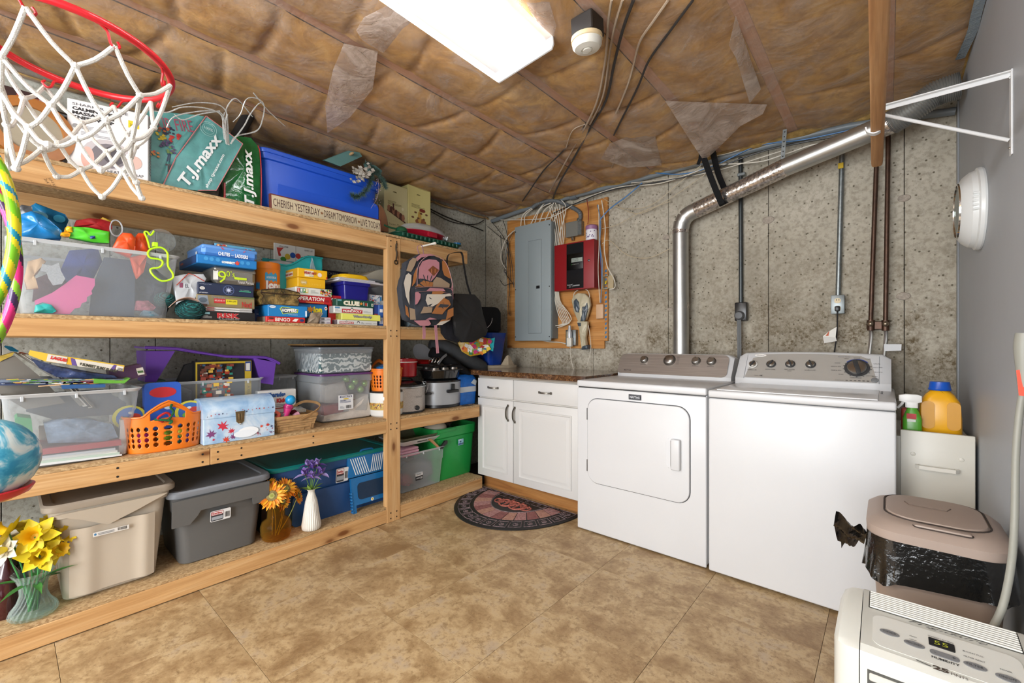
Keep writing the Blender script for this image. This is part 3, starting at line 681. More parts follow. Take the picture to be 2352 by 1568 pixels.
ct.prism([(x,y) for x,y in ((-.045,-.034),(CW+.02,-.034),(CW+.02,-.03),(-.045,-.03))],.887,.916,axis='z')
cto = obj('counter_top',ct,_lam(),None,loc=(XC0,YC,0)); tag(cto,'glossy brown stone-pattern laminate counter top over the white cabinet','countertop')
# ================================================================== ELECTRICAL BOARD
YP = 3.031
q0,q1 = onY(1165,800,YP),onY(1396,455,YP)
pb = thing('plywood_board','plywood backboard fixed to the concrete wall behind the grey panel','board',(q0.x,YP,1.088)); PWd = q1.x-q0.x
obj('board',MB().rbox(0,0,0,PWd-.03,.018,1.17,.001,1),PLY,pb)
e = obj('edge_strip',MB().rbox(PWd-.03,-.003,.06,PWd,.018,1.17,.001,1),PLY,pb)
prt(pb,[('#2f6f9c',[(PWd-.026+R.uniform(0,.004),z),(PWd-.004-R.uniform(0,.006),z+.004),(PWd-.006,z+.022),(PWd-.02,z+.018)]) for z in [0.08+.034*k for k in range(16)]],y=-.0035,name='painted_marks')
YE = 2.93
a,b = onY(1182,780,YE),onY(1265,503,YE); x0 = a.x; w_ = b.x-a.x; z0,z1 = 1.15,2.152
ep = thing('electrical_panel','tall grey electrical breaker panel mounted on the plywood','electrical panel',(x0,YE,z0)); hh = z1-z0
GREYP = M('#8d979a',.45,var=.02,vs=3,kind='panel_grey')
obj('enclosure',MB().rbox(.01,.012,.02,w_+.004,.10,hh-.015,.002,1),M('#6f797c',.5),ep)
obj('cover',MB().rbox(0,0,0,w_,.014,hh,.006,2),GREYP,ep)
dx0,dx1 = onY(1214,600,YE).x-x0,onY(1243,600,YE).x-x0; dz0,dz1 = .065,hh-.15
obj('door_gap',MB().rbox(dx0-.002,-.0006,dz0-.002,dx1+.002,.002,dz1+.002,.0005,1),M('#454d50',.6),ep)
pd = obj('panel_door',MB().rbox(dx0,-.003,dz0,dx1,.002,dz1,.004,2),GREYP,ep)
obj('latch',MB().rbox(dx1-.05,-.006,.44,dx1-.012,-.002,.465,.002,1),DARK,pd)
for z in (dz0+.06,(dz0+dz1)/2,dz1-.09): obj('hinge',MB().rbox(dx0-.004,-.005,z,dx0+.003,0,z+.028,.001,1),M('#9aa2a4',.4,.5),pd)
for x in (.012,w_-.014):
    for z in (.035,.45,hh-.045): obj('screw',MB().lathe([(.0055,0),(.005,-.002),(.001,-.0025)],10,(x,0,z),axis='y'),M('#3b3f41',.4,.6),ep)
# red alarm cabinet
YA = 2.93; a = onY(1274,668,YA); b = onY(1365,543,YA); x0 = a.x; w_ = b.x-a.x; z0 = 1.553; hh = 1.925-z0
al = thing('alarm_cabinet','red fire alarm cabinet with a black window strip','alarm panel',(x0,YA,z0)); RED = M('#87141b',.42,kind='red_enamel')
obj('box',MB().rbox(0,.002,0,w_,.1,hh,.003,1),RED,al)
dq = obj('door',MB().rbox(-.001,-.004,-.001,w_+.001,.006,hh+.001,.004,2),RED,al)
sx0,sx1 = onY(1302,600,YA).x-x0,onY(1341,600,YA).x-x0
st = obj('window_strip',MB().rbox(sx0,-.006,.008,sx1,-.003,hh-.008,.001,1),M('#141518',.25),al)
obj('display_recess',MB().rbox(sx0+.005,-.011,hh*.42,sx1-.002,-.005,hh*.76,.003,2),M('#050506',.3),al)
obj('display',MB().rbox(sx0+.05,-.0125,hh*.575,sx1-.006,-.0108,hh*.66,.001,1),M('#9aa39b',.4),al)
txt(al,'SYSTEM NORMAL',sx0+.053,hh*.625,.062,.009,'#22262a',y=-.0132); txt(al,'12:04 ALARM OFF',sx0+.053,hh*.59,.062,.009,'#22262a',y=-.0132)
prt(al,[('#45c04a' if k == 0 else '#b9bcb6',ell(sx0+.052+k*.012,hh*.53,.0022,.003,8)) for k in range(6)],y=-.0118)
txt(al,'Honeywell',sx0+.008,.034,.045,.009,'#d8d8d8',y=-.0065,bold=.02); prt(al,[('#d8d8d8',rec(sx0+.058,.02,.0012,.026))]+lines(sx0+.064,.026,.06,.012,2,'#b8b8b8'),y=-.0065); txt(al,'MS-9',sx0+.024,.02,.02,.007,'#d8d8d8',y=-.0065)
kx = onY(1354,598,YA).x-x0; obj('lock',MB().lathe([(.010,0),(.010,-.008),(.007,-.011),(.001,-.0115)],18,(kx,-.004,onY(1354,598,YA).z-z0),axis='y'),CHROME,al)
# scented candle jar standing on the red cabinet
p = onY(1356,540,2.965); jr = thing('candle_jar','small white jar with a mauve lid standing on the red cabinet','jar',(p.x,2.985,1.928))
obj('jar_body',MB().lathe([(.04,0),(.046,.008),(.046,.075),(.042,.085)],28),M('#e8e6ec',.35),jr)
obj('jar_lid',MB().lathe([(.046,.085),(.048,.09),(.048,.112),(.042,.118),(.001,.118)],28),M('#93658a',.45),jr)
q = []
for k in range(14):
    an = rad(-140+k*8+R.uniform(-3,3)); zz_ = R.uniform(.02,.07); q.append((an,zz_))
mj = MB()
for an,z_ in q:
    c = Vector((.0465*math.cos(an),.0465*math.sin(an),z_)); t = Vector((-math.sin(an),math.cos(an),0)); s_ = .005
    mj.add([c-t*s_-Vector((0,0,s_)),c+t*s_-Vector((0,0,s_*.4)),c+t*s_*.6+Vector((0,0,s_)),c-t*s_*.5+Vector((0,0,s_*.7))],[(0,1,2,3)],0,'#5b3470')
obj('printed_label',mj,PRINT,jr)
# grey junction box with flexible conduit above the red cabinet
a,b = onY(1299,545,YP-.05),onY(1327,514,YP-.05)
jb = thing('junction_box','square grey steel junction box with curved flexible conduit','junction box',(a.x,YP-.05,a.z))
obj('box',MB().rbox(0,.004,0,b.x-a.x+.03,.05,.115,.003,1),GALV,jb); obj('cover',MB().rbox(-.003,0,-.003,b.x-a.x,.005,.118,.002,1),M('#80807a',.5,.5),jb)
fx = b.x-a.x; pts = [(fx-.005,.03,.11),(fx-.003,.03,.19),(-.03,.02,.285),(-.12,.0,.325),(-.24,-.02,.33),(-.32,-.03,.30)]
pp = spline([Vector(p) for p in pts],16); n = len(pp)
m = MB(); m.tube(pp,[.0165+.0016*math.sin(k*2.2) for k in range(n)],10); obj('flexible_conduit',m,M('#5c6164',.5),jb)
obj('connector',MB().lathe([(.02,.11),(.02,.135),(.017,.14)],14,(fx-.005,.03,0)),GALV,jb); obj('bottom_clamp',MB().rbox(.045,.01,-.03,.065,.03,0,.004,1),STEEL,jb)
# ================================================================== helpers for things on the shelves
SR = PI/2   # local x runs along the shelf (towards the back wall), local y into the shelf
def hex3(h): return h
def mbox(name,label,cat,X,pl,pr,pt,z0,h=None,d=.27,col='#888888',yaw=0,r=.0025,group=None,pb=None,side=None,lip=None,mat=None,pls=None):
    """box with its near-left front edge at photograph column pl in the plane X"""
    a = onX(pl,700,X); b = onX(pr,700,X); w_ = b.y-a.y
    if h is None: h = onX(pl,pt,X).z-(z0 if pb is None else onX(pl,pb,X).z)
    mb = MB().rbox(0,0,0,w_,d,h,r,1)
    o = obj(name,mb,mat or M(col,.42,kind='card'),None,(X,a.y,z0),(0,0,SR+yaw)); tag(o,label,cat,group)
    if lip: obj('lid',MB().rbox(-.0015,-.0015,h*lip,w_+.0015,d+.0015,h+.0015,r,1),M(lip_col,.42),o)
    o['w'] = w_; o['h'] = h; o['d'] = d
    if side: prt(o,[(side,rec(-d+.002,.002,d-.004,h-.004))],Mx=SIDE(-.0008))
    return o
def W(o): return o['w'],o['h'],o['d']
def speck(o,x,z,w_,h,cols,n,seed=1,s=.012,y=-.0007):
    r = random.Random(seed); sh = []
    for k in range(n):
        cx,cz = x+r.random()*w_,z+r.random()*h; q = s*r.uniform(.4,1.1); m = r.randint(4,7); a0 = r.random()*6
        sh.append((r.choice(cols),[(min(x+w_,max(x,cx+q*r.uniform(.5,1)*math.cos(a0+2*PI*i/m))),min(z+h,max(z,cz+q*r.uniform(.4,.9)*math.sin(a0+2*PI*i/m)))) for i in range(m)]))
    return prt(o,sh,y=y)
# ================================================================== TOP SHELF
Z3 = ZS[3]
# massager carton
X = -2.47; a = onX(154,382,X); yaw = rad(-17)
o = obj('carton',MB().rbox(0,0,0,.25,.13,.285,.002,1),M('#dcdcde',.45),None,(X,a.y,Z3+.001),(0,0,SR+yaw)); tag(o,'white printed massager carton behind the basketball net','box')
txt(o,'SHARPER IMAGE',.015,.262,.17,.010,'#55575c'); txt(o,'CALMING HEAT',.015,.243,.15,.013,'#1d1e22',bold=.04); txt(o,'MASSAGING',.015,.226,.125,.013,'#1d1e22',bold=.04); txt(o,'KNEE WRAP',.015,.209,.125,.013,'#1d1e22',bold=.04)
prt(o,[('#d9c21c',rec(.185,.215,.035,.03)),('#8a8a8c',ell(.024,.18,.009,.009)),('#8a8a8c',ell(.024,.155,.009,.009)),('#b9b3b6',ell(.12,.085,.075,.06,20)),('#6f6a70',ell(.125,.08,.055,.05,18)),('#d7a79b',ell(.06,.06,.02,.045,14)),('#47434a',ell(.14,.085,.035,.038,16)),('#c9a99e',ell(.20,.07,.03,.03,12))]+lines(.04,.172,.09,.016,3,'#9a9a9e')+lines(.04,.148,.09,.016,3,'#9a9a9e'))
txt(o,'HEATING WRAP',.12,.012,.115,.011,'#2c2d31'); txt(o,'26.99',.190,.222,.024,.01,'#1d1e22',y=-.0022)
Mr = Matrix(((0,0,1,.2508),(1,0,0,0),(0,1,0,0),(0,0,0,1))); prt(o,lines(.02,.04,.08,.2,16,'#8a8b90'),Mx=Mr)
# embroidery-hoop like drum: wooden ring with pale skin
c = onX(75,312,-2.43); dm = thing('hand_drum','round wooden hand drum with a pale skin leaning on the top shelf','drum',(-2.45,c.y,Z3+.118),(rad(0),0,SR+rad(6)))
m = MB(); prof = [(.118,0),(.118,.05),(.111,.05),(.09,.045),(.082,.01),(.084,0)]; m.lathe(prof+[prof[0]],40,axis='y',caps=(False,False)); obj('rim',m,M('#a5651c',.35,var=.15,vs=20),dm)
obj('drum_skin',MB().lathe([(.085,.012),(.085,.008),(.001,.009)],40,axis='y'),M('#a39a86',.6,var=.08,vs=18),dm)
# things behind it
o = mbox('storage_case','flat grey plastic case standing behind the wooden drum','case',-2.60,60,152,262,Z3,d=.03,col='#8b9196',r=.008); W_,H_,D_ = W(o)
obj('latch',MB().rbox(W_-.05,-.006,H_-.05,W_-.02,0,H_-.035,.002,1),M('#5f666b',.4),o)
o = mbox('hinged_tin','small pale green tin at the back of the top shelf','tin',-2.7,92,126,246,Z3,d=.1,col='#a0aba2',r=.004); obj('lid',MB().rbox(-.002,-.002,o['h']-.02,o['w']+.002,.102,o['h']+.001,.002,1),M('#8f9a92',.4),o)
bk = mbox('carton','low red and cream carton lying behind the wooden drum','box',-2.76,6,92,222,Z3,d=.16,col='#8f1c1f'); w1,h1,_ = W(bk)
prt(bk,[('#d8c6a0',rec(0,h1*.35,w1,h1*.3))])
o = mbox('carton','dark brown carton on the red and cream carton','box',-2.76,4,90,208,Z3+h1+.001,h=.05,d=.16,col='#3a2626');
txt(o,'Crayons',.04,.015,.09,.02,'#b3423c',shear=.3)
o = obj('plastic_roll',MB().tube([(-2.88,-.35,2.185),(-2.88,1.0,2.165)],.016,10),M('#2b2b2c',.2,coat=.5),None); tag(o,'long black wrapped roll lying high along the wall behind the top shelf','roll')
for y in (-.3,.95): obj('hanging_strap',MB().strip([(-2.9,y,2.36),(-2.9,y,2.17),(-2.88,y,2.145),(-2.86,y,2.17),(-2.86,y,2.36)],.02,.0015,wdir=(0,1,0)),DARK,o)
# ---- shopping bags
def hexagon_bag(): pass
def bag(name,label,P,depth,colf,edge,group=None):
    """soft shopping bag standing on the shelf: front outline given as [(px, py)] in the plane X of its front, a gusset of real depth behind"""
    return None
XB = -2.47
TEAL = M('#5a9a98',.45,var=.22,vs=14,bump=.5,bs=28,kind='bag_teal'); TEALD = M('#2f5f60',.5,var=.3,vs=20,kind='bag_teal_dark')
corn = [(474,266),(558,330),(497,437),(455,437),(373,429),(404,362)]
X0b = -2.45; org = onX(373,440,X0b); tb = thing('shopping_bag','teal reusable shopping bag with a flowered chair picture, slumped on its corner','bag',(X0b,org.y,Z3),(0,0,SR))
def L2(px,py,X=None,o=org): p = onX(px,py,X or X0b); return (p.y-o.y,p.z-Z3)
q = [L2(*c) for c in corn]; q = [(x,max(.004,z)) for x,z in q]
m = MB(); cx,cz = sum(x for x,z in q)/6,sum(z for x,z in q)/6
def blob(q,y0,depth,puff,m,nn=4):
    """pillowed solid between two copies of an outline"""
    cx,cz = sum(x for x,z in q)/len(q),sum(z for x,z in q)/len(q); P = []
    for i in range(len(q)):
        a,b = q[i],q[(i+1) % len(q)]
        for k in range(nn): P.append((a[0]+(b[0]-a[0])*k/nn,a[1]+(b[1]-a[1])*k/nn))
    rings = []
    for s_,y in ((.02,y0-puff),(.35,y0-puff*.93),(.7,y0-puff*.6),(.93,y0-puff*.15),(1,y0),(1.0,y0+depth*.5),(.97,y0+depth),(.5,y0+depth+puff),(.02,y0+depth+puff)):
        rings.append([(cx+(x-cx)*s_,y+.004*math.sin(x*70+z*50)*(.3 < s_ < .95),cz+(z-cz)*s_) for x,z in P])
    m.loft(rings); return m
obj('side_gusset',blob(q,.004,.05,.004,m),TEAL,tb,ang=50)
m = MB()
for i in (0,2,3,4,5):
    a,b = q[i],q[(i+1) % 6]
    if i == 3: continue
    m.tube([(a[0],.002,a[1]),((a[0]+b[0])/2,-.001,(a[1]+b[1])/2),(b[0],.002,b[1])],.0022,5)
m.tube([(q[1][0],.002,q[1][1]),(q[2][0],.002,q[2][1])],.0022,5)
obj('piping',m,M('#c0787a',.5),tb)
# printed side: text runs up the bag
def along(p0,p1,hgt):
    a,b = Vector((p0[0],p0[1])),Vector((p1[0],p1[1])); d = b-a; L_ = d.length; an = math.atan2(d.y,d.x)
    return FRONT(a.x,-.0065,a.y) @ Matrix.Rotation(an,4,'Z'),L_
Mt,Lt = along(L2(432,432),L2(512,322),0); txt(tb,'T.J.maxx',0,-.012,Lt,.062,'#e4e8e8',bold=.03,shear=.15,Mx=Mt)
Mt,Lt = along(L2(467,428),L2(507,352),0); txt(tb,'shop tjmaxx.com',0,-.02,Lt,.016,'#e4e8e8',bold=.02,Mx=Mt)
ex,ez = L2(478,297); Ms = FRONT(ex,-.0065,ez) @ Matrix.Rotation(rad(-8),4,'Z')
mk = MB(); mk.tube([(.033*math.cos(2*PI*k/24),.033*math.sin(2*PI*k/24),0) for k in range(24)],.0008,4,closed=True); mk.tube([(.024*math.cos(2*PI*k/24),.024*math.sin(2*PI*k/24),0) for k in range(24)],.0006,4,closed=True); mk.xf(Ms)
obj('printed_seal',mk,M('#a9cfcd',.5),tb); txt(tb,'100%',-.018,-.006,.036,.013,'#cfe4e2',Mx=Ms); txt(tb,'RECYCLABLE',-.02,.0245,.04,.006,'#a9cfcd',Mx=Ms)
# picture face of the same bag, folded round to the left
pf = [(340,252),(455,262),(474,266),(404,362),(373,429),(350,425),(336,395)]
q = [(x,max(.004,z)) for x,z in (L2(px,py) for px,py in pf)]
obj('picture_face',blob(q,.012,.05,.003,MB(),3),TEAL,tb,ang=50)
X2 = lambda px,py: L2(px,py)
sh_ = []
r = random.Random(5)
x1,z1 = X2(392,352); sh_ += [('#2c3350',[X2(370,350),X2(393,353),X2(390,370),X2(366,366)]),('#3c3434',[X2(362,372),X2(393,376),X2(392,380),X2(361,376)]),('#3c2c2c',[X2(366,376),X2(369,376),X2(362,392),X2(358,391)]),('#3c2c2c',[X2(386,379),X2(390,379),X2(390,394),X2(386,394)])]
for (ux,uy,nn,cols) in ((370,312,12,('#c9b21e','#d0c22a')),(388,300,12,('#272b4a','#20243c')),(402,316,14,('#a51f22','#c0392b')),(375,296,6,('#a0521f','#b8481f')),(380,330,12,('#2f2440','#43305a')),(390,344,10,('#4a3a66','#5f7a3c')),(352,352,7,('#c77a1e','#a8301e'))):
    for k in range(nn):
        cxx,czz = X2(ux+r.uniform(-12,12),uy+r.uniform(-8,8)); sh_.append((r.choice(cols),ell(cxx,czz,.006,.005,6)))
prt(tb,sh_,y=.0075)
Mt,Lt = along(L2(345,290),L2(446,300),0); txt(tb,"OUR FIRE",0,-.006,Lt,.052,'#a24a62',bold=.0,shear=.0,Mx=Mt @ TOP(-.012))
# green bag
Xg = -2.50; org2 = onX(515,450,Xg); gb = thing('shopping_bag','glossy green reusable shopping bag with red piping beside the blue tote','bag',(Xg,org2.y,Z3),(0,0,SR))
G2 = lambda px,py: (onX(px,py,Xg).y-org2.y,onX(px,py,Xg).z-Z3)
q = [(x,max(.004,z)) for x,z in (G2(*c) for c in ((535,310),(577,316),(592,334),(598,350),(599,478),(590,482),(516,460),(514,420),(520,350)))]
obj('bag_body',blob(q,.004,.06,.010,MB(),3),M('#1f6e38',.16,var=.25,vs=18,bump=.7,bs=26,coat=.3),gb,ang=50)
m = MB(); e = [G2(592,334),G2(597,352),G2(600,410),G2(599,478)]; m.tube([(x+.001,0,z) for x,z in e],.003,5,smooth=3); e = [G2(516,420),G2(516,455)]; m.tube([(x,0,z) for x,z in e],.005,5)
obj('piping',m,M('#b5262a',.4),gb)
Mt,Lt = along(G2(582,476),G2(576,348),0); txt(gb,'T.J.maxx',0,-.012,Lt*1.0,.058,'#eef1ee',bold=.03,shear=.15,Mx=Mt @ TOP(.012))
# frosty branches
br = thing('glitter_branches','silver glittered twig branches sprawled over the shopping bags','branches',(-2.52,.95,Z3+.2)); Bm = M('#c9cbc9',.35,.3,var=.3,vs=150)
paths = [[(520,330),(514,290),(506,262),(470,248),(420,246),(385,258),(355,255)],[(522,332),(516,275),(500,256),(455,256),(400,268),(383,293)],[(524,330),(518,285),(520,258),(500,240),(450,236),(395,246)],[(526,333),(522,270),(520,250),(535,228),(550,232),(580,268)],[(530,330),(560,290),(575,262),(592,240),(600,236)],[(532,325),(545,312),(590,300),(604,270),(606,240),(590,226),(566,228),(552,262),(535,280)],[(582,213),(600,235),(620,258),(655,290)],[(516,320),(512,285),(516,258)],[(519,322),(517,285),(523,262)],[(505,255),(460,262),(420,275),(400,262)]]
for k,pth in enumerate(paths):
    P = [onX(px,py,-2.33+.0022*max(0,330-py)*.5-.008*(k % 4)) for j,(px,py) in enumerate(pth)]; pp = spline(P,6); rr = [.0028*(1-.5*i/len(pp))+R.uniform(0,.001) for i in range(len(pp))]
    obj('twig',MB().tube([p-Vector(br.location) for p in pp],rr,5),Bm,br)
p1,p2 = onX(582,245,-2.6),onX(530,335,-2.55)
o = obj('padded_tube',MB().tube([p1,(p1*.75+p2*.25)+Vector((0,.004,.006)),(p1+p2)/2+Vector((0,.004,.006)),p2,Vector((p2.x,p2.y-.03,Z3+.02))],[.026,.029,.029,.027,.027],14),M('#1c1b1d',.6),None); tag(o,'black padded tube poking out behind the twigs','tube')
# ---- big blue tote
def tote_body(w_,d,h,tp,r,lipz,flare,mat,par,panel=None,name='tub',open_=False,m=None,wt=.004):
    """moulded tub: narrower at the foot, rim band flaring at lipz"""
    rings = []; prof = [(0,.008),(.006,0),(lipz-.004,tp*(lipz/h)),(lipz,tp*(lipz/h)+flare),(h-.012,tp+flare),(h,tp+flare+.003)]
    b = tp+flare
    for z,e in prof:
        k = b-e if z > .001 else b+.008
        rings.append(rrect(k,k,w_-k,d-k,max(.006,r-(0 if z > .01 else .004)),z,4))
    if open_:
        for z,k in ((h,wt),(.01,b+wt)): rings.append(rrect(k,k,w_-k,d-k,r,z,4))
    m = m or MB(); m.loft(rings,True,True); return obj(name,m,mat,par,ang=28)
Xt = -2.50; a = onX(597,480,Xt); b = onX(878,500,Xt); BL = plastic('#1f56cc',.33)
bt = thing('storage_tote','large royal blue plastic storage tote on the top shelf behind the wooden sign','storage tote',(Xt,a.y,Z3),(0,0,SR)); wT = b.y-a.y; hT = onX(605,335,Xt).z-Z3
tote_body(wT,.42,hT-.012,.03,.05,hT-.055,.012,BL,bt)
obj('lid',MB().loft([[(p[0],p[1],z) for p in rrect(-.006+e,-.008+e,wT+.006-e,.428-e,.05,0,5)] for z,e in ((hT-.026,.002),(hT-.02,0),(hT-.006,0),(hT,.008),(hT-.006,.028),(hT-.006,.05))]),BL,bt,ang=30)
obj('front_panel',MB().loft([[(p[0],y,p[1]) for p in rr2(.10,.012,wT-.012,hT-.135,.03)] for y,in ((.036,),(.026,))]),BL,bt,ang=30)
x_,z_ = onX(757,392,Xt).y-a.y,onX(757,392,Xt).z-Z3; prt(bt,[('#e7e6e0',rec(x_-.01,z_-.008,.024,.014)),('#c7663c',rec(x_-.004,z_-.004,.01,.006))],y=.008,name='sticker')
# wooden sign in front
Xs_ = -2.425; a = onX(621,470,Xs_); b = onX(877,530,Xs_); sg = thing('wooden_sign','long narrow wooden sign with lettering, CHERISH YESTERDAY to LIVE TODAY','sign',(Xs_,a.y,Z3),(rad(-5),0,SR)); ws = b.y-a.y; hs = .092
obj('sign_board',MB().rbox(0,0,0,ws,.018,hs,.002,1),M('#6d2f28',.6,var=.25,vs=30),sg)
obj('painted_face',MB().rbox(.008,-.0012,.007,ws-.008,.002,hs-.007,.001,1),M('#cdbfa0',.7,var=.12,vs=14),sg)
u = ws/51.0
for s_,x_,n_ in (('CHERISH YESTERDAY',.025,17),('DREAM TOMORROW',0,14),('LIVE TODAY',0,10)): pass
w1,w2,w3 = ws*.375,ws*.31,ws*.205; x1 = ws*.022
txt(sg,'CHERISH YESTERDAY',x1,.026,w1,.042,'#4b2e28',y=-.002,bold=.0); txt(sg,'DREAM TOMORROW',x1+w1+ws*.037,.026,w2,.042,'#4b2e28',y=-.002); txt(sg,'LIVE TODAY',x1+w1+w2+ws*.074,.026,w3,.042,'#4b2e28',y=-.002)
prt(sg,[('#8a5a34',star(x1+w1+ws*.018,.046,.011)),('#8a5a34',star(x1+w1+w2+ws*.055,.046,.011))],y=-.002)
# teal wooden chair back piece with winter greenery
ty_ = thing('wooden_slat_piece','blue-green painted wooden piece resting across the blue tote lid','wooden piece',(0,0,0)); pts = [(745,368),(800,346),(826,350),(832,359),(782,382)]
base = [onX(px,py,-2.50) for px,py in pts]; m = MB(); m.loft([[p for p in base],[p+Vector((-.035,.004,.01)) for p in base]]); obj('slat',m,M('#5b8482',.5,var=.06,vs=10),ty_)
base = [onX(px,py,-2.55) for px,py in ((840,376),(862,380),(878,392),(872,404),(846,392))]; m = MB(); m.loft([base,[p+Vector((-.03,0,.008)) for p in base]]); obj('slat',m,M('#5b8482',.5),ty_)
pq = onX(807,353,-2.485); obj('peg',MB().lathe([(.006,-.02),(.009,0),(.006,.02)],10,pq,axis='x'),M('#b08c63',.5),ty_)
ty_.location = (0,0,0)
gr = thing('winter_swag','pine swag with a white bark flower drooping over the blue tote corner','decoration',(-2.44,1.45,2.1)); O = Vector(gr.location)
r = random.Random(11); m = MB()
def needles(m,pth,n,ln,r,rr=.0010,X=-2.47):
    P = spline([onX(px,py,X) for px,py in pth],8)
    m.tube([p-O for p in P],.002,5,col=None)
    for k in range(n):
        i = r.randrange(len(P)-1); p = P[i]-O; t = (P[i+1]-P[i]).normalized(); d = (t*.6+Vector((r.gauss(0,1),r.gauss(0,1),r.gauss(0,1))).normalized()).normalized()
        d.x = abs(d.x)*.6 if r.random() < .7 else d.x*.3; q = p+d*ln*r.uniform(.5,1); n1 = d.orthogonal().normalized()*rr*1.6
        m.add([p-n1,p+n1,q],[(0,1,2)])
needles(m,[(855,395),(850,420),(838,440),(820,452),(808,448)],900,.040,r); needles(m,[(850,385),(868,400),(880,415),(885,430)],700,.038,r); needles(m,[(840,375),(855,385),(870,395)],450,.034,r)
g = obj('pine_needles',m,M('#3f5a50',.6,var=.3,vs=60),gr,flat=True); g['kind'] = 'stuff'
m = MB()
for k in range(60):
    p = onX(828+r.gauss(0,13),396+r.gauss(0,10),-2.455+r.uniform(0,.03))-O; a_ = r.uniform(-.9,.2); b_ = r.uniform(.018,.034); t = Vector((r.uniform(-.3,.5),math.cos(a_),math.sin(a_))).normalized(); u_ = t.cross(Vector((1,0,0))).normalized()*b_*.38
    m.add([p,p+t*b_*.5+u_,p+t*b_,p+t*b_*.5-u_],[(0,1,2,3)]); m.add([p-Vector((.002,0,0)),p+t*b_*.5+u_-Vector((.002,0,0)),p+t*b_-Vector((.002,0,0)),p+t*b_*.5-u_-Vector((.002,0,0))],[(3,2,1,0)])
g = obj('bark_petals',m,M('#b9b3a8',.7,var=.4,vs=60),gr,flat=True); g['kind'] = 'stuff'
m = MB(); m.tube([p-O for p in spline([onX(px,py,-2.46) for px,py in ((868,410),(870,430),(866,455),(852,478))],6)],.0012,5)
for k in range(46): m.ball(onX(867+r.gauss(0,6),440+r.uniform(-28,36),-2.46+r.uniform(-.01,.015))-O,r.uniform(.0012,.0028),6)
g = obj('berry_sprig',m,M('#a58f94',.5,var=.5,vs=80),gr); g['kind'] = 'stuff'
# half-round brown and green plaque
a = onX(876,540,-2.50); o = thing('half_round_plaque','half-round brown board with a green rim beside the blue tote','board',(-2.53,a.y,Z3+.052),(0,0,SR))
Rr = .17; arc = [(Rr*.42*math.sin(rad(q)),Rr*math.cos(rad(q))) for q in range(0,91,9)]
obj('board_face',MB().prism([(0,0)]+arc,0,.012),M('#7a5236',.6,var=.2,vs=20),o); m = MB(); m.tube([(x,.006,z) for x,z in arc],.006,6); obj('green_rim',m,M('#31513b',.5),o)
# two collector cartons
for k,(pl,pr,pt,tint,lab) in enumerate(((882,936,417,'#d3cc9c','pale yellow carton with a brown steam train picture'),(937,989,423,'#dad08c','pale yellow carton with a flying carousel picture'))):
    o = mbox('carton',lab+' on the top shelf','box',-2.72-.0*k,pl,pr,pt,Z3,d=.15,col=tint,group='yellow picture cartons'); w1,h1,_ = W(o)
    c0 = .53*h1; sh_ = [('#d6cf9f',rec(.01,h1*.3,w1-.02,h1*.12)),('#6d6336',ell(w1*.45,h1*.88,.018,.008,10,0,180))]+lines(w1*.15,h1*.68,w1*.6,.03,4,'#8b8052')
    r = random.Random(k+3)
    if k == 0: sh_ += [('#51322a',[(w1*.12,c0+.02),(w1*.9,c0-.045),(w1*.9,c0-.035),(w1*.15,c0+.032)])]+[('#5a3a31' if j % 2 else '#a5755c',ell(w1*(.2+.1*j),c0+.040-.008*j,.015,.026,7)) for j in range(7)]+[('#5a3a31',rec(w1*.35,c0+.03,.012,.05)),('#e6e0c0',ell(w1*.78,c0+.055,.009,.012,8))]
    else: sh_ += [('#8a5536',ell(w1*.55,c0-.025,.052,.026,14)),('#c09a4c',ell(w1*.5,c0+.01,.018,.05,8)),('#7c3326',ell(w1*.62,c0+.065,.030,.014,10))]+[('#6f4733',ell(w1*(.2+.12*j),c0+.04*(j % 2),.014,.008,6)) for j in range(6)]
    prt(o,sh_); txt(o,'Steam Train' if k == 0 else 'Carousel',w1*.2,h1*.36,w1*.6,.014,'#6d6336'); obj('flap',MB().rbox(.002,0,h1,w1-.002,.15,h1+.002,.001,1),M(tint,.5),o)
# red bowl with clear domed cover on a green tray
rb_c = onX(955,556,-2.60); rx_,ry_ = .19,.13
tr_ = thing('serving_tray','dark green ridged plastic tray at the end of the top shelf','tray',(-2.50,1.93,Z3)); DG = plastic('#184a39',.3)
m = MB(); m.loft([[(p[0],p[1],z) for p in rrect(-.13+e,-.27+e*1.0,.10-e,.29-e,.04,0,5)] for z,e in ((0,.02),(.004,.015),(.03,.0),(.034,-.008),(.038,-.008),(.034,.004),(.01,.022))]); obj('tray_body',m,DG,tr_,ang=30)
m = MB()
for k in range(14): m.rbox(.098,-.24+.036*k,.012,.108,-.225+.036*k,.036,.002,1)
g = obj('ribs',m,DG,tr_); g['kind'] = 'stuff'
lb = thing('salad_keeper','red oval bowl with a clear domed lid on the dark green tray','bowl',(-2.545,1.97,Z3+.039))
m = MB(); m.lathe([(.06,0),(.085,.004),(.105,.05),(.112,.056),(.112,.06),(.104,.060),(.08,.012),(.001,.01)],36,sx=.88,sy=1.75); obj('bowl_body',m,plastic('#a5152c',.28),lb,ang=40)
m = MB()
m.rbox(.07,-.03,.02,.104,.05,.058,.006,2); obj('clasp',m,plastic('#a5152c',.28),lb)
m = MB(); m.lathe([(.112,.061),(.11,.075),(.092,.1),(.06,.118),(.02,.124),(.001,.124)],36,sx=.88,sy=1.75,caps=(False,True)); obj('clear_cover',m,BIN,lb,ang=60)
gd = thing('green_scoop','small round dark green scoop lying on the green tray','scoop',(-2.42,1.70,Z3+.04)); obj('cup',MB().lathe([(.038,0),(.04,.004),(.036,.022),(.022,.033),(.001,.035)],24),plastic('#14472c',.25),gd); obj('handle',MB().tube([(-.0,-.03,.012),(.0,-.1,.014),(0,-.13,.02)],.006,8),plastic('#14472c',.25),gd)
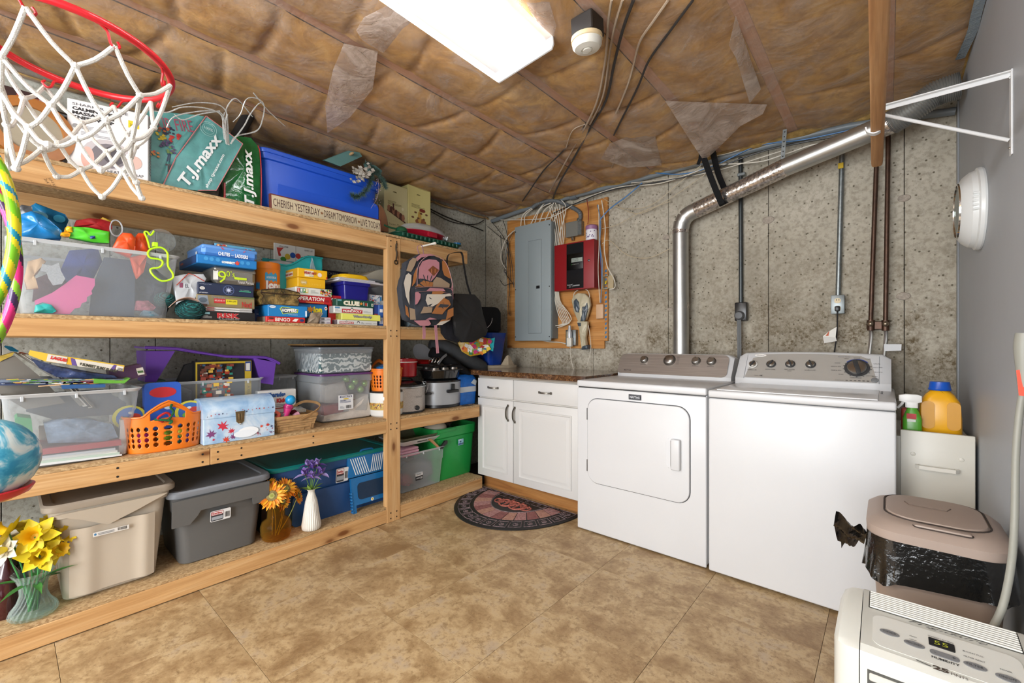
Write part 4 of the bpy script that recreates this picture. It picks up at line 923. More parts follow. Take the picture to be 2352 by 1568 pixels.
tl = MB(); r = random.Random(2)
for k in range(140):
    p = Vector((0,0,.02)); d = Vector((r.gauss(0,1),r.gauss(0,1),abs(r.gauss(0,1)))).normalized(); q = p+d*r.uniform(.015,.045); n1 = d.orthogonal().normalized()*.0012; tl.add([p-n1,p+n1,q],[(0,1,2)])
o = obj('tinsel_pick',tl,M('#a7adae',.3,.7),None,(-2.47,2.12,Z3+.042)); tag(o,'little silver tinsel pick on the end of the green tray','decoration')
p = onX(1052,575,-2.43); o = thing('glass_jar','small clear jar with a blue rim at the very end of the top shelf','jar',(-2.45,2.215,Z3)); obj('jar_body',MB().lathe([(.024,0),(.026,.004),(.026,.05)],20,caps=(True,False)),LENS,o); obj('jar_rim',MB().lathe([(.029,.046),(.03,.06),(.026,.06),(.025,.046)],20,caps=(False,False)),see_through('blue_clear','#4a9fd0','#2f86c0',.5),o); obj('contents',MB().lathe([(.02,.001),(.021,.03),(.001,.032)],14),M('#d9dad8',.7),o)
# ================================================================== SECOND SHELF
Z2 = ZS[2]
def clear_bin(name,label,X,pl,pr,pt,z0,d,taper=.02,r=.03,pyl=None,mat=BIN,group=None,rimw=.010,rimh=.012,fl=.0,X1=None):
    """open clear plastic bin; front rim from column pl to pr; returns thing with w, h, d"""
    a = onX(pl,pyl or 700,X); b = onX(pr,700,X); w_ = b.y-a.y; h = onX(pl,pt,X).z-z0
    o = thing(name,label,'storage bin',(X,a.y,z0),(0,0,SR),group); t = taper
    rings = [rrect(t+.008,t+.008,w_-t-.008,d-t-.008,r,.0,5),rrect(t,t,w_-t,d-t,r,.006,5),rrect(t*.35,t*.35,w_-t*.35,d-t*.35,r,h*.66,5),rrect(t*.35-.004,t*.35-.004,w_-t*.35+.004,d-t*.35+.004,r,h*.68,5),rrect(.0,.0,w_,d,r+.003,h-.004,5)]
    obj('bin_wall',MB().loft(rings,True,False),mat,o,ang=40)
    rr = [rrect(e,e,w_-e,d-e,r+.003,z,5) for z,e in ((h-rimh,-.001),(h-.002,-rimw*.8),(h,-rimw),(h+.002,-rimw*.8),(h+.001,.0),(h-.003,.001),(h-rimh,.001))]
    obj('rim',MB().loft(rr,False,False),BIN_RIM,o,ang=40); o['w'] = w_; o['h'] = h; o['d'] = d
    for k in range(3): obj('rim_tab',MB().rbox(w_*(.12+.37*k),-.006,h-.024,w_*(.12+.37*k)+.008,.001,h-.004,.001,1),BIN_RIM,o)
    return o
def P3(o,*p): return tuple(o.matrix_basis @ Vector(p)) if False else tuple(Matrix.LocRotScale(o.location,o.rotation_euler,None) @ Vector(p))
def inside(name,label,cat,mb,mat,par,loc=(0,0,0),rot=(0,0,0),ang=35,group=None,kind=None):
    """thing lying in another thing: top-level, placed in the container's frame"""
    o = obj(name,mb,mat,None,ang=ang); Mx = Matrix.LocRotScale(Vector(par.location),par.rotation_euler,None) @ Matrix.LocRotScale(Vector(loc),Euler(rot),None)
    o.matrix_world = Mx; tag(o,label,cat,group,kind); return o
from mathutils import Euler
tbn = clear_bin('toy_bin','big open clear bin full of outdoor toys on the second shelf',-2.415,20,411,541,Z2,.48,.035,.035)
wB,hB,dB = tbn['w'],tbn['h'],tbn['d']
TI = lambda px,py,yy: (onX(px,py,-2.415-yy).y-tbn.location.y,onX(px,py,-2.415-yy).z-Z2)   # photograph point at a depth inside the bin
def cut(name,label,cat,pts,yy,th,mat,group=None,puff=.004):
    q = [TI(px,py,yy) for px,py in pts]; q = [(x,max(.008,z)) for x,z in q]
    return inside(name,label,cat,blob(q,yy,th,puff,MB(),3),mat,tbn,ang=50,group=group)
def flat(name,label,cat,pts,yy,th,mat):
    q = [TI(px,py,yy) for px,py in pts]; return inside(name,label,cat,MB().prism([(x,max(.008,z)) for x,z in q],yy,yy+th),mat,tbn,ang=30)
flat('foam_play_set','pink foam toothed half-disc standing in the clear toy bin','toy',[(85,722),(80,690),(120,672),(145,655),(175,632),(218,640),(218,655),(210,668),(212,675),(200,682),(199,692),(188,696),(184,706),(172,708),(160,722)],.045,.03,plastic('#e05a9c',.6))
flat('silver_star','silver glitter star wand head in the clear toy bin','toy',[(92,622),(97,606),(118,610),(135,603),(140,622),(150,640),(142,652),(122,655),(112,640),(107,625)],.035,.008,M('#cfd3d6',.3,.5,var=.2,vs=200))
flat('slate_board','dark blue-grey folded board leaning in the clear toy bin','board',[(205,725),(212,660),(240,590),(305,598),(310,640),(308,728)],.09,.02,M('#3e4a5a',.55))
cut('blue_ball_bag','crumpled bright blue inflatable spilling over the left of the toy bin','inflatable',[(30,545),(34,500),(48,492),(72,484),(95,492),(115,506),(142,530),(140,548),(95,548)],.06,.12,M('#1880c4',.25,var=.3,vs=14,bump=.9,bs=14,coat=.3),puff=.02)
o = cut('blue_swim_float','blue folded inflatable with pale circles behind the crumpled one','inflatable',[(62,478),(82,466),(150,492),(158,506),(148,530),(100,540),(60,520)],.24,.08,M('#1f83b8',.3,var=.2,vs=10,bump=.5,bs=12),puff=.015)
x_,z_ = TI(88,495,.22); prt(o,[('#6db0c8',ell(x_,z_,.028,.018)),('#2a93b8',ell(x_+.06,z_+.0,.018,.016))],y=.218)
cut('grey_pump','grey plastic pump nozzle lying behind the striped hoops','pump',[(34,480),(50,470),(74,474),(75,492),(50,496),(34,488)],.15,.03,M('#77797b',.4,.3))
# water blaster
wg = thing('water_blaster','bright green and yellow water blaster lying across the bin rim','toy',tbn.location,(0,0,SR)); wgm = plastic('#4fc22a',.32)
def cutp(par,name,pts,yy,th,mat,puff=.004,nn=3):
    q = [TI(px,py,yy) for px,py in pts]; return obj(name,blob([(x,max(.006,z)) for x,z in q],yy,th,puff,MB(),nn),mat,par,ang=50)
cutp(wg,'barrel',[(163,520),(200,522),(252,532),(251,558),(215,556),(160,545),(155,535)],.03,.035,wgm,.008)
cutp(wg,'grip',[(215,535),(230,536),(232,545),(208,549),(205,545)],.024,.01,plastic('#2a3f8a',.35)); cutp(wg,'muzzle',[(150,522),(156,519),(166,521),(167,533),(155,533),(149,528)],.025,.04,plastic('#e8b21e',.3),.006)
cutp(wg,'nozzle',[(140,534),(152,531),(162,536),(160,543),(148,543),(139,539)],.02,.03,plastic('#dfa01c',.3),.004)
cut('red_cloth_bag','crumpled red and yellow cloth bag behind the green water blaster','bag',[(170,520),(175,506),(205,501),(232,503),(256,510),(258,525),(250,532),(205,522)],.12,.08,M('#a31418',.7,var=.4,vs=20,bump=.8,bs=20),puff=.012)
cut('toy_pennant','yellow cap piece behind the red cloth bag','toy',[(228,503),(236,498),(262,510),(256,514)],.16,.02,plastic('#d9a81c',.5))  # loose yellow cap among the toys
x_,z_ = TI(267,524,.12); inside('clear_ring','thin clear plastic ring standing beside the red cloth bag','toy',MB().tube([(x_+.02*math.cos(a),.12,z_+.035*math.sin(a)) for a in [2*PI*k/20 for k in range(20)]],.003,6,closed=True),BIN_RIM,tbn)
# orange scoops (two)
for k,(pts,yy) in enumerate((([(257,572),(272,543),(282,534),(302,536),(312,548),(310,574),(300,590)],.03),([(310,578),(307,552),(318,535),(330,536),(340,552),(342,580)],.06))):
    q = [TI(px,py,yy) for px,py in pts]; o = inside('plastic_scoop',('nearer' if k == 0 else 'farther')+' of the two orange-red plastic scoops in the toy bin','toy',blob(q,yy,.05,.012,MB(),3),plastic('#e2501f',.35),tbn,ang=50,group='orange-red scoops')
cut('scoop_grip','orange-red scoop handle seen through the bin front','toy',[(300,590),(340,582),(330,625),(315,640),(308,620)],.05,.03,plastic('#d9542c',.5))
# lime goggles
gg = thing('swim_goggles','lime green diving mask with a clear lens hooked on the bin rim','diving mask',tbn.location,(0,0,SR)); LM = plastic('#b4e61e',.35)
T3 = lambda px,py,yy: (TI(px,py,yy)[0],yy,TI(px,py,yy)[1])
obj('frame',MB().tube([T3(px,py,-.012) for px,py in ((342,576),(352,570),(372,569),(385,582),(386,610),(397,628),(395,640),(372,645),(352,632),(346,618),(366,614),(374,604),(368,596),(346,592),(340,584))],.0042,7,smooth=4,closed=True),LM,gg)
obj('clip',MB().rbox(*[min(a,b) for a,b in zip(T3(351,565,-.012),T3(361,558,.01))],*[max(a,b) for a,b in zip(T3(351,565,-.012),T3(361,558,.01))],.002,1),LM,gg)
obj('strap',MB().tube([T3(px,py,.02) for px,py in ((344,570),(338,548),(332,534),(338,532),(346,540),(354,530))],.004,6,smooth=4),LM,gg)
obj('snorkel_lens',MB().lathe([(.05,0),(.052,.004),(.001,.006)],24,T3(372,552,.06),axis='y',caps=(False,True)),LENS,gg)
cut('teal_sandal','teal plastic toy ring at the bottom of the toy bin','toy',[(78,718),(82,700),(98,694),(118,700),(130,714),(120,724),(95,726)],.03,.03,plastic('#2ba3a0',.4),puff=.006)
cut('tan_sand_mould','tan hourglass-shaped sand mould at the left of the toy bin','toy',[(64,600),(95,592),(106,600),(88,625),(72,640),(80,655),(88,662),(60,664),(55,640)],.05,.05,plastic('#bf9a6e',.6),puff=.01)
cut('blue_cloth','dark blue cloth filling the middle of the toy bin','cloth',[(140,620),(160,575),(225,570),(235,600),(215,640),(160,650)],.14,.12,cloth('#2f3f86'),puff=.02)
cut('maroon_cloth','maroon and black cloth at the back left of the toy bin','cloth',[(75,690),(80,640),(130,620),(170,650),(130,690)],.2,.1,cloth('#4a2b2f'),puff=.02)
cut('striped_cloth','pink striped cloth scrap at the right of the toy bin','cloth',[(312,712),(316,690),(340,690),(358,705),(350,716)],.05,.05,M('#a8606a',.8,var=.5,vs=60),puff=.008)
cut('clear_toy_pouch','clear blue pouch of small toys at the right of the toy bin','pouch',[(322,724),(330,712),(352,714),(366,724),(350,732)],.04,.04,see_through('blue_pouch','#c7dde6','#8db4c4',.4),puff=.006)
cut('dark_toys','jumble of dark toys seen through the right of the toy bin','toys',[(312,690),(312,620),(335,600),(385,640),(392,700),(380,726),(330,710)],.16,.14,M('#3c4454',.7,var=.5,vs=30,bump=.8,bs=20),puff=.03)
# yarn
yn = thing('yarn_skeins','dark teal ball of yarn with a pink paper band at the bin corner','yarn',(-2.42,onX(430,700,-2.42).y,Z2)); TY = NT('teal_yarn'); _w = TY.n('ShaderNodeTexWave',Scale=55.,Distortion=3.5,Detail=2.); TY.l(TY.coord(rot=(.6,.5,.3)),_w.inputs[0]); TY.base(TY.ramp(_w.outputs[0],[(.2,'#0b3133'),(.8,'#1a6a68')])); TY.set(Roughness=.85); TY.bump(_w.outputs[0],.9,.006)
obj('skein',MB().ball((0,.012,.044),.044,24,(1.0,1.25,.98)),TY.m,yn); obj('skein',MB().ball((-.06,-.07,.088),.04,24,(.9,1.0,.9)),TY.m,yn)
obj('paper_band',MB().strip([(.012,-.07,.05),(.018,-.04,.082),(.016,.0,.094),(.012,.035,.082)],.05,.002,wdir=(1,0,.2),smooth=4),M('#c3a08e',.6),yn)
wr = MB()
for k in range(16):
    an = k*.4; wr.tube([(.044*1.03*math.cos(t)*math.cos(an),.012+.055*1.03*math.sin(t),.044+.044*1.03*math.cos(t)*math.sin(an)) for t in [rad(-80+160*j/10) for j in range(11)]],.0022,4)
g = obj('strands',wr,TY.m,yn); g['kind'] = 'stuff'
# flat pale case with red band
Xc = -2.46; org3 = onX(405,640,Xc); C2 = lambda px,py: (onX(px,py,Xc).y-org3.y,onX(px,py,Xc).z-Z2)
fc_ = thing('plastic_case','flat pale grey plastic case with a red rubber band, leaning behind the yarn','case',(Xc,org3.y,Z2),(0,0,SR))
q = [C2(*c) for c in ((398,635),(425,629),(467,629),(474,640),(443,694),(405,700))]; obj('case_body',blob([(x,max(.03,z)) for x,z in q],.0,.03,.003,MB(),4),M('#b9bcbf',.35),fc_,ang=50)
obj('rubber_band',MB().tube([(C2(*c)[0],-.006,C2(*c)[1]) for c in ((405,655),(420,640),(433,628),(445,632),(469,646))],.0018,5),M('#c0442c',.5),fc_)
x_,z_ = C2(412,655); prt(fc_,[('#8d4662',rec(x_,z_-.01,.012,.022)),('#c9cdd1',rec(x_+.014,z_-.012,.03,.024))],y=-.0042); txt(fc_,'EL',x_+.02,z_-.008,.016,.016,'#2c2c30',y=-.006)
# ---- games, stack A
def H(pl,pt,pb,X): return onX(pl,pt,X).z-onX(pl,pb,X).z
def stackbox(name,label,X,pl,pr,h,z0,d,col,**k): return mbox(name,label,'game' if k.get('cat') is None else k.pop('cat'),X,pl,pr,0,z0,h=h,d=d,col=col,**k)
G = 'board games on the second shelf'
z = Z2+.0005; X = -2.41
h = H(461,714,735,X); o = stackbox('board_game','flat black game box with a red serif title at the bottom of the left stack',X,461,586,h,z,.26,'#1d1b1b',group=G); w_ = o['w']
txt(o,'RISK',w_*.28,h*.28,w_*.42,h*.58,'#b3262b',y=-.0012,bold=.05); txt(o,'RISK',w_*.285,h*.26,w_*.42,h*.58,'#d9d3c6',y=-.0008,bold=.09); txt(o,'The World Conquest Game',w_*.31,h*.08,w_*.38,h*.13,'#e6e2da')
prt(o,[('#7fb0b8',rec(.006,h*.66,w_*.13,h*.22))]+lines(.008,h*.25,w_*.16,h*.3,3,'#a9a7a0')); prt(o,[('#26342c',rec(-.255,.002,.25,h-.004))],Mx=SIDE(-.0008))
zr = z+h
h2 = .012
for k,lb_ in enumerate(('lower of two thin silver-grey books on the flat black game box','upper of two thin silver-grey books on the flat black game box')):
    o = mbox('thin_book',lb_,'book',-2.415,473,580,0,zr+.0005+k*.0105,h=.0095,d=.2,col='#b4b2b0',group='thin books in the left game stack'); prt(o,[('#8a4a44',rec(.004,.002,.03,.006)),('#e8e6e2',rec(.04,.003,.1,.003))])
X = -2.445; h = H(452,684,713,X); o = stackbox('board_game','olive and brown game box with red and yellow labels under the navy box',X,452,585,h,zr+.0215,.24,'#8a7a56',group=G); w_ = o['w']; zr += .0215+h
prt(o,[('#8c97a4',[(.002,h*.1),(w_*.2,h*.2),(w_*.17,h*.92),(.004,h*.9)]),('#5d6a78',ell(w_*.1,h*.55,w_*.07,h*.2)),('#5a3b30',rec(.002,.002,w_*.16,h*.2)),('#c0272c',rec(w_*.28,h*.35,w_*.19,h*.38)),('#d9c71e',rec(w_*.48,h*.3,w_*.2,h*.4)),('#55683c',[(w_*.4,h*.95),(w_*.98,h*.98),(w_*.98,h*.85),(w_*.6,h*.88)])])
txt(o,'Parents',w_*.24,h*.72,w_*.22,h*.22,'#8b8f90',y=-.002); txt(o,'BELIEVE IT',w_*.29,h*.5,w_*.17,h*.12,'#e9e2d4',y=-.0022); txt(o,'A NEW GAME',w_*.5,h*.5,w_*.16,h*.12,'#3c3a20',y=-.0022); txt(o,'Not!',w_*.76,h*.1,w_*.18,h*.5,'#b5302a',y=-.0022,bold=.03)
h = H(454,654,682,X); o = stackbox('board_game','thick navy blue game box with a round star emblem',X,454,583,h,zr+.0005,.25,'#1c2742',group=G); w_ = o['w']; zr += h+.0005
prt(o,[('#4a5a86',ell(w_*.53,h*.48,h*.42,h*.42,28)),('#1c2742',ell(w_*.53,h*.48,h*.36,h*.36,28)),('#8e96b8',star(w_*.53,h*.48,h*.33,8,.3)),('#c9cfe0',star(w_*.53,h*.48,h*.2,8,.35,70)),('#d9d6cf',ell(w_*.075,h*.5,w_*.045,h*.13)),('#3f9a78',rec(w_*.72,h*.42,w_*.22,h*.08))])
txt(o,'abc',w_*.045,h*.46,w_*.06,h*.09,'#22242c',y=-.0022); txt(o,'pressman',w_*.03,h*.06,w_*.14,h*.11,'#dcdfe6'); txt(o,'2 to 4 Players or Teams',w_*.03,h*.8,w_*.2,h*.08,'#c9cfe0'); txt(o,'PLAY IT YOURSELF',w_*.74,h*.54,w_*.17,h*.06,'#8fd0b4')
X = -2.43; h = H(492,616,654.5,X); tin = mbox('game_tin','brushed silver game tin with big lime green numerals','game',X,492,588,0,zr+.0005,h=h,d=.19,mat=M('#8f8c84',.38,.65,var=.08,vs=10),r=.016,group=G); w_ = tin['w']; zr += h+.0005
obj('lid',MB().rbox(-.002,-.002,h*.7,w_+.002,.192,h+.001,.012,3),M('#9a978f',.34,.7),tin)
txt(tin,'9',w_*.07,h*.02,w_*.2,h*.72,'#bcd61c',y=-.0042,bold=.0); txt(tin,"0's",w_*.27,h*.42,w_*.2,h*.36,'#bcd61c',y=-.0042); prt(tin,[('#bcd61c',rec(w_*.46,h*.3,w_*.3,h*.14))],y=-.0035); txt(tin,'Trivial Pursuit',w_*.54,h*.06,w_*.4,h*.18,'#dedcd6',y=-.0035,shear=.3)
X = -2.40; h = H(452,588.5,609,X); o = stackbox('board_game','bright blue game box with a small red numeral, jutting out of the stack',X,452,590,h,zr+.0005,.31,'#1673b8',group=G,yaw=rad(0)); w_ = o['w']; zr += h+.0005
prt(o,[('#3a8fca',ell(w_*q,h*.6,h*.22,h*.22,16)) for q in (.14,.23,.33,.74,.84)]+[('#d6432c',[(w_*.62,h*.25),(w_*.69,h*.7),(w_*.68,h*.3)])]); txt(o,'CONNECT',w_*.39,h*.28,w_*.22,h*.28,'#f3f1ec',y=-.0022,bold=.07); txt(o,'4',w_*.61,h*.24,w_*.06,h*.5,'#d6432c',y=-.0026,bold=.06); prt(o,[('#163a6a',rec(-.30,.002,.29,h-.004)),('#8c3a34',rec(-.28,h*.4,.05,h*.25))],Mx=SIDE(-.0008))
X = -2.405; h = H(464,564,589.5,X); tin = mbox('game_tin','light blue rounded game tin with white lettering near the stack top','game',X,464,592,0,zr+.0005,h=h,d=.26,mat=M('#4f86cc',.3),r=.014,group=G); w_ = tin['w']; zr += h+.0005
obj('lid',MB().rbox(-.0015,-.0015,h*.6,w_+.0015,.2615,h+.001,.012,3),M('#5b90d2',.3),tin)
txt(tin,'CHUTES',w_*.27,h*.12,w_*.21,h*.34,'#eef2f6',y=-.0022,bold=.03); txt(tin,'and',w_*.50,h*.2,w_*.04,h*.12,'#eef2f6',y=-.0022); txt(tin,'LADDERS',w_*.57,h*.1,w_*.24,h*.34,'#eef2f6',y=-.0022,bold=.03)
prt(tin,[('#c9343c',[(w_*.31,h*.88),(w_*.34,h*.88),(w_*.38,h*.70),(w_*.35,h*.70)]),('#c7694a',[(w_*.5,h*.72),(w_*.54,h*.80),(w_*.55,h*.77),(w_*.51,h*.70)]),('#c9343c',[(w_*.71,h*.70),(w_*.75,h*.82),(w_*.77,h*.80),(w_*.73,h*.68)])],y=-.0028); prt(tin,[('#b9c0c8',rec(-.10,h*.08,.03,h*.4))],Mx=SIDE(-.002))
X = -2.50; h = H(492,553,567,X); o = stackbox('board_game','light blue game box with a sweets picture on top of the left stack',X,493,587,h,zr+.0005,.26,'#5aa4c8',group=G); w_ = o['w']
speck(o,.004,.003,w_*.27,h-.006,['#d8a25a','#c0392b','#efe2c0','#8a4a2c'],26,4,.009); speck(o,w_*.7,.003,w_*.28,h*.6,['#c0392b','#e3c34a','#3f6ab0','#f2ece0'],22,5,.008); txt(o,'CANDY LAND',w_*.3,h*.22,w_*.42,h*.36,'#93304a',y=-.0022,bold=.06); prt(o,[('#3b2c3c',rec(-.255,.002,.25,h-.004))],Mx=SIDE(-.0008))
# ---- middle group
X = -2.58; a = onX(614,700,-2.60); base = mbox('small_box','dark blue flag-patterned box under the orange canister','box',-2.53,584,640,0,Z2+.0005,h=.075,d=.14,col='#20335f'); w_ = base['w']; prt(base,[('#d9dde6',rec(.01,.045,.035,.003)),('#d9dde6',rec(.025,.03,.003,.035)),('#a3242c',rec(.02,.004,.03,.02))])
jg = thing('block_tower_canister','tall orange round canister of wooden tower blocks with white letters','canister',(-2.60,a.y,Z2+.0765)); OR = plastic('#e8801c',.38); rj = .062; hj = onX(614,602,-2.56).z-Z2-.0765
obj('canister',MB().lathe([(rj*.96,0),(rj,.006),(rj,hj*.86),(rj*1.01,hj*.865)],36),OR,jg); obj('lid',MB().lathe([(rj*1.03,hj*.86),(rj*1.03,hj*.985),(rj*.98,hj),(.001,hj)],36),OR,jg)
def wrap(par,s,ang0,z0,wd,hh_,col,rr,bold=.05,name='lettering'):
    """lettering bent round a cylinder standing at the thing's origin"""
    t_ = txt(par,s,0,0,wd,hh_,col,y=0,bold=bold,name=name)
    for v in t_.data.vertices: a_ = ang0+v.co.x/rr; v.co = (rr*math.cos(a_),rr*math.sin(a_),z0+v.co.z)
    return t_
wrap(jg,'Jenga',rad(-34),hj*.36,.125,.065,'#b62a24',rj*1.006,.09); wrap(jg,'Jenga',rad(-33),hj*.365,.121,.062,'#f5f2ec',rj*1.012,.05)
m = MB();
def patch(m,a0,a1,z0,z1,rr,col,n=8):
    vs = [];
    for k in range(n+1):
        a_ = a0+(a1-a0)*k/n; q = .006*math.sin(k*2.1); vs += [(rr*math.cos(a_),rr*math.sin(a_),z0+q),(rr*math.cos(a_),rr*math.sin(a_),z1+q*1.3)]
    m.add(vs,[(2*k,2*k+2,2*k+3,2*k+1) for k in range(n)],0,col)
patch(m,rad(-30),rad(28),hj*.60,hj*.76,rj*1.003,'#3a9cc8'); patch(m,rad(-80),rad(-55),hj*.42,hj*.56,rj*1.003,'#2f8ec0'); patch(m,rad(-75),rad(-30),hj*.14,hj*.28,rj*1.003,'#b9cdd8'); obj('printed_graphic',m,PRINT,jg)
wrap(jg,'CLASSIC BLOCK-STACKING GAME',rad(-24),hj*.65,.05,.012,'#f2f2ee',rj*1.008,.02)
# spinner board
o = mbox('spinner_board','white spinner card with coloured dots standing upside down at the back','game board',-2.84,629,723,0,1.50,h=.105,d=.006,col='#e2e0da'); w_,h_,_ = W(o); z_of = onX(629,557,-2.84).z; o.location.z = z_of-.115;
prt(o,[('#2c2c2e',rec(w_*.515,0,.0015,h_)),('#c2413a',[(w_*.06,h_*.75),(w_*.23,h_*.8),(w_*.14,h_*.52),(w_*.17,h_*.3),(w_*.11,h_*.26)]),('#3f8a3c',ell(w_*.22,h_*.12,.018,.015)),('#d2b53a',ell(w_*.32,h_*.3,.017,.018)),('#2456a8',ell(w_*.445,h_*.42,.017,.018)),('#c2413a',ell(w_*.575,h_*.42,.016,.017)),('#3f8a3c',ell(w_*.69,h_*.26,.016,.017)),('#caa27a',[(w_*.81,h_*.6),(w_*.86,h_*.55),(w_*.95,h_*.35),(w_*.93,h_*.12),(w_*.86,h_*.2),(w_*.83,h_*.42)])])
Mq = FRONT(0,-.0012,0)
for s_,x_,z_ in (('RIGHT FOOT',.33,.80),('LEFT HAND',.95,.78)): txt(o,s_,0,0,w_*.22,h_*.09,'#2c2c2e',Mx=FRONT(w_*x_,-.0012,h_*(z_+.1)) @ Matrix.Rotation(PI,4,'Z'))
o.location.z = Z2+.0; o['h'] = 1
# extend the card down to the shelf so that it stands
o.data = MB_ = o.data
for v in o.data.vertices:
    if v.co.z < .05: v.co.z = 0.0
    else: v.co.z = z_of-Z2
for c_ in list(o.children): c_.location.z = z_of-Z2-h_
# grey cloth sack and teal bin
ts = thing('teal_bin','teal plastic bin with a dipped front edge behind the yellow game boxes','storage bin',(-2.60,onX(640,600,-2.60).y,Z2),(0,0,SR)); wq = onX(741,600,-2.60).y-onX(640,600,-2.60).y; TB = plastic('#1f9a9e',.35)
hl,hr = onX(640,603,-2.60).z-Z2,onX(741,593,-2.60).z-Z2
m = MB(); n = 12; top = [(wq*k/n,hl-.01+(hr-hl+.01)*(0 if k/n < .15 else (min(1,(k/n-.15)/.55)**2*(3-2*min(1,(k/n-.15)/.55))))) for k in range(n+1)]
m.loft([[(x_ if 0 < x_ < wq else (x_+.006 if x_ == 0 else x_-.006),y,z_) for x_,z_ in [(0,0),(wq,0)]+list(reversed(top))] for y in (0,.004)]); m.box(0,.004,0,.004,.24,hl-.02); m.box(wq-.004,.004,0,wq,.24,hr-.006); m.box(0,.236,0,wq,.24,hr-.004)
obj('bin_wall',m,TB,ts); obj('rim',MB().tube([(x_,-.002,z_) for x_,z_ in top],.005,6),TB,ts); m = MB(); m.box(.004,.004,0,wq-.004,.236,.004); obj('bin_floor',m,TB,ts)
inside('cloth_sack','crumpled pale grey cloth sack in the teal bin','sack',blob([(-.03,hl-.06),(-.03,hl+.012),(.02,hl+.024),(.11,hl+.02),(.17,hl+.005),(.19,hl-.05)],.05,.08,.02,MB(),3),cloth('#a9a8a8'),ts,ang=50)
inside('zip_bag','clear zip bag hanging over the front of the teal bin','bag',blob([(wq*.62,hr*.55),(wq*.66,hr*.8),(wq*.71,hr*.98),(wq*.75,hr*.9),(wq*.9,hr*.62),(wq*.93,hr*.55)],-.02,.01,.006,MB(),3),BAGCLEAR,ts,ang=60)
# chest
X = -2.405; z_h = Z2+.0005; h = H(611,727.5,741,X)
bg = stackbox('board_game','thin red game box with a white title under the blue one',X,611,701,h,z_h,.2,'#cb2a25',group=G); w_ = bg['w']; zh = z_h+h
txt(bg,'BINGO',w_*.22,h*.2,w_*.38,h*.62,'#f3efe6',y=-.0022,bold=.02); prt(bg,[('#3a2a2a',ell(w_*.13,h*.7,w_*.07,h*.14)),('#e6e4dc',[(w_*.65,h*.3),(w_*.72,h*.75),(w_*.82,h*.75),(w_*.76,h*.2)]),('#24366a',ell(w_*.91,h*.5,w_*.055,h*.26))]+lines(w_*.04,h*.15,w_*.14,h*.25,2,'#e8b0a8')); prt(bg,[('#8d8478',rec(-.198,.002,.19,h-.004))],Mx=SIDE(-.0008))
h = H(615.5,700,727,X); hp = stackbox('board_game','blue game box with white bubble lettering under the painted chest',X,615.5,706,h,zh+.0005,.2,'#1c78b8',group=G); w_ = hp['w']; zh += h+.0005
prt(hp,[('#c9dc3c',[(w_*.28,h*.7),(w_*.34,h*.86),(w_*.5,h*.84),(w_*.76,h*.7),(w_*.74,h*.38),(w_*.5,h*.32),(w_*.36,h*.22)]),('#23405a',[(w_*.30,h*.68),(w_*.35,h*.82),(w_*.5,h*.8),(w_*.74,h*.67),(w_*.72,h*.41),(w_*.5,h*.36),(w_*.37,h*.27)]),('#dfe6ec',ell(w_*.11,h*.83,w_*.08,h*.11)),('#dfe6ec',rec(w_*.94,h*.1,w_*.045,h*.5))]); txt(hp,'HOPPERS',w_*.33,h*.42,w_*.38,h*.3,'#f3f1ea',y=-.0026,bold=.05); txt(hp,'ThinkFun',w_*.05,h*.79,w_*.12,h*.08,'#1c5a96',y=-.0026); txt(hp,'Peg Solitaire Jumping Game',w_*.5,h*.16,w_*.24,h*.1,'#e3ebf2')
ch = thing('painted_chest','small antique-look painted wooden chest with a domed lid and hook latch','chest',(X-.005,onX(600,700,X).y,zh+.0005),(0,0,SR)); wc = onX(690,700,X).y-onX(600,700,X).y; hc = onX(600,663,X).z-zh
CH = NT('antique_paint'); _f = CH.noise(CH.coord(),22,6,.75,.8); CH.base(CH.ramp(_f,[(.33,'#1f2a1c'),(.45,'#4a3d1f'),(.55,'#7d6537'),(.66,'#9a8450'),(.75,'#3e3a1e')])); CH.set(Roughness=.4)
prof = [(.012,0),(wc-.012,0),(wc-.004,hc*.3),(wc-.014,hc*.55),(wc,hc*.72),(wc-.0,hc*.75),(0,hc*.75),(0,hc*.72),(.014,hc*.55),(.004,hc*.3)]
obj('chest_body',MB().prism(prof,0,.13),CH.m,ch,ang=20)
lidp = [(0,hc*.765),(wc,hc*.765),(wc-.002,hc*.93)]+[(wc*(1-k/10),hc*(.95+.16*math.sin(PI*k/10)**1.5)) for k in range(1,10)]+[(.002,hc*.93)]
obj('chest_lid',MB().prism(lidp,0,.13),CH.m,ch,ang=20)
EM = M('#3a2a1e',.45,.3); m = MB()
for q in (prof,lidp): m.tube([(x_,-.001,z_) for x_,z_ in q],.0024,5,closed=True)
obj('edge_moulding',m,EM,ch); obj('hook_latch',MB().tube([(wc*.5,-.006,hc*.62),(wc*.51,-.01,hc*.7),(wc*.58,-.009,hc*.8),(wc*.55,-.007,hc*.92),(wc*.5,-.004,hc*.93)],.0022,6,smooth=4),M('#4e4030',.4,.8),ch)
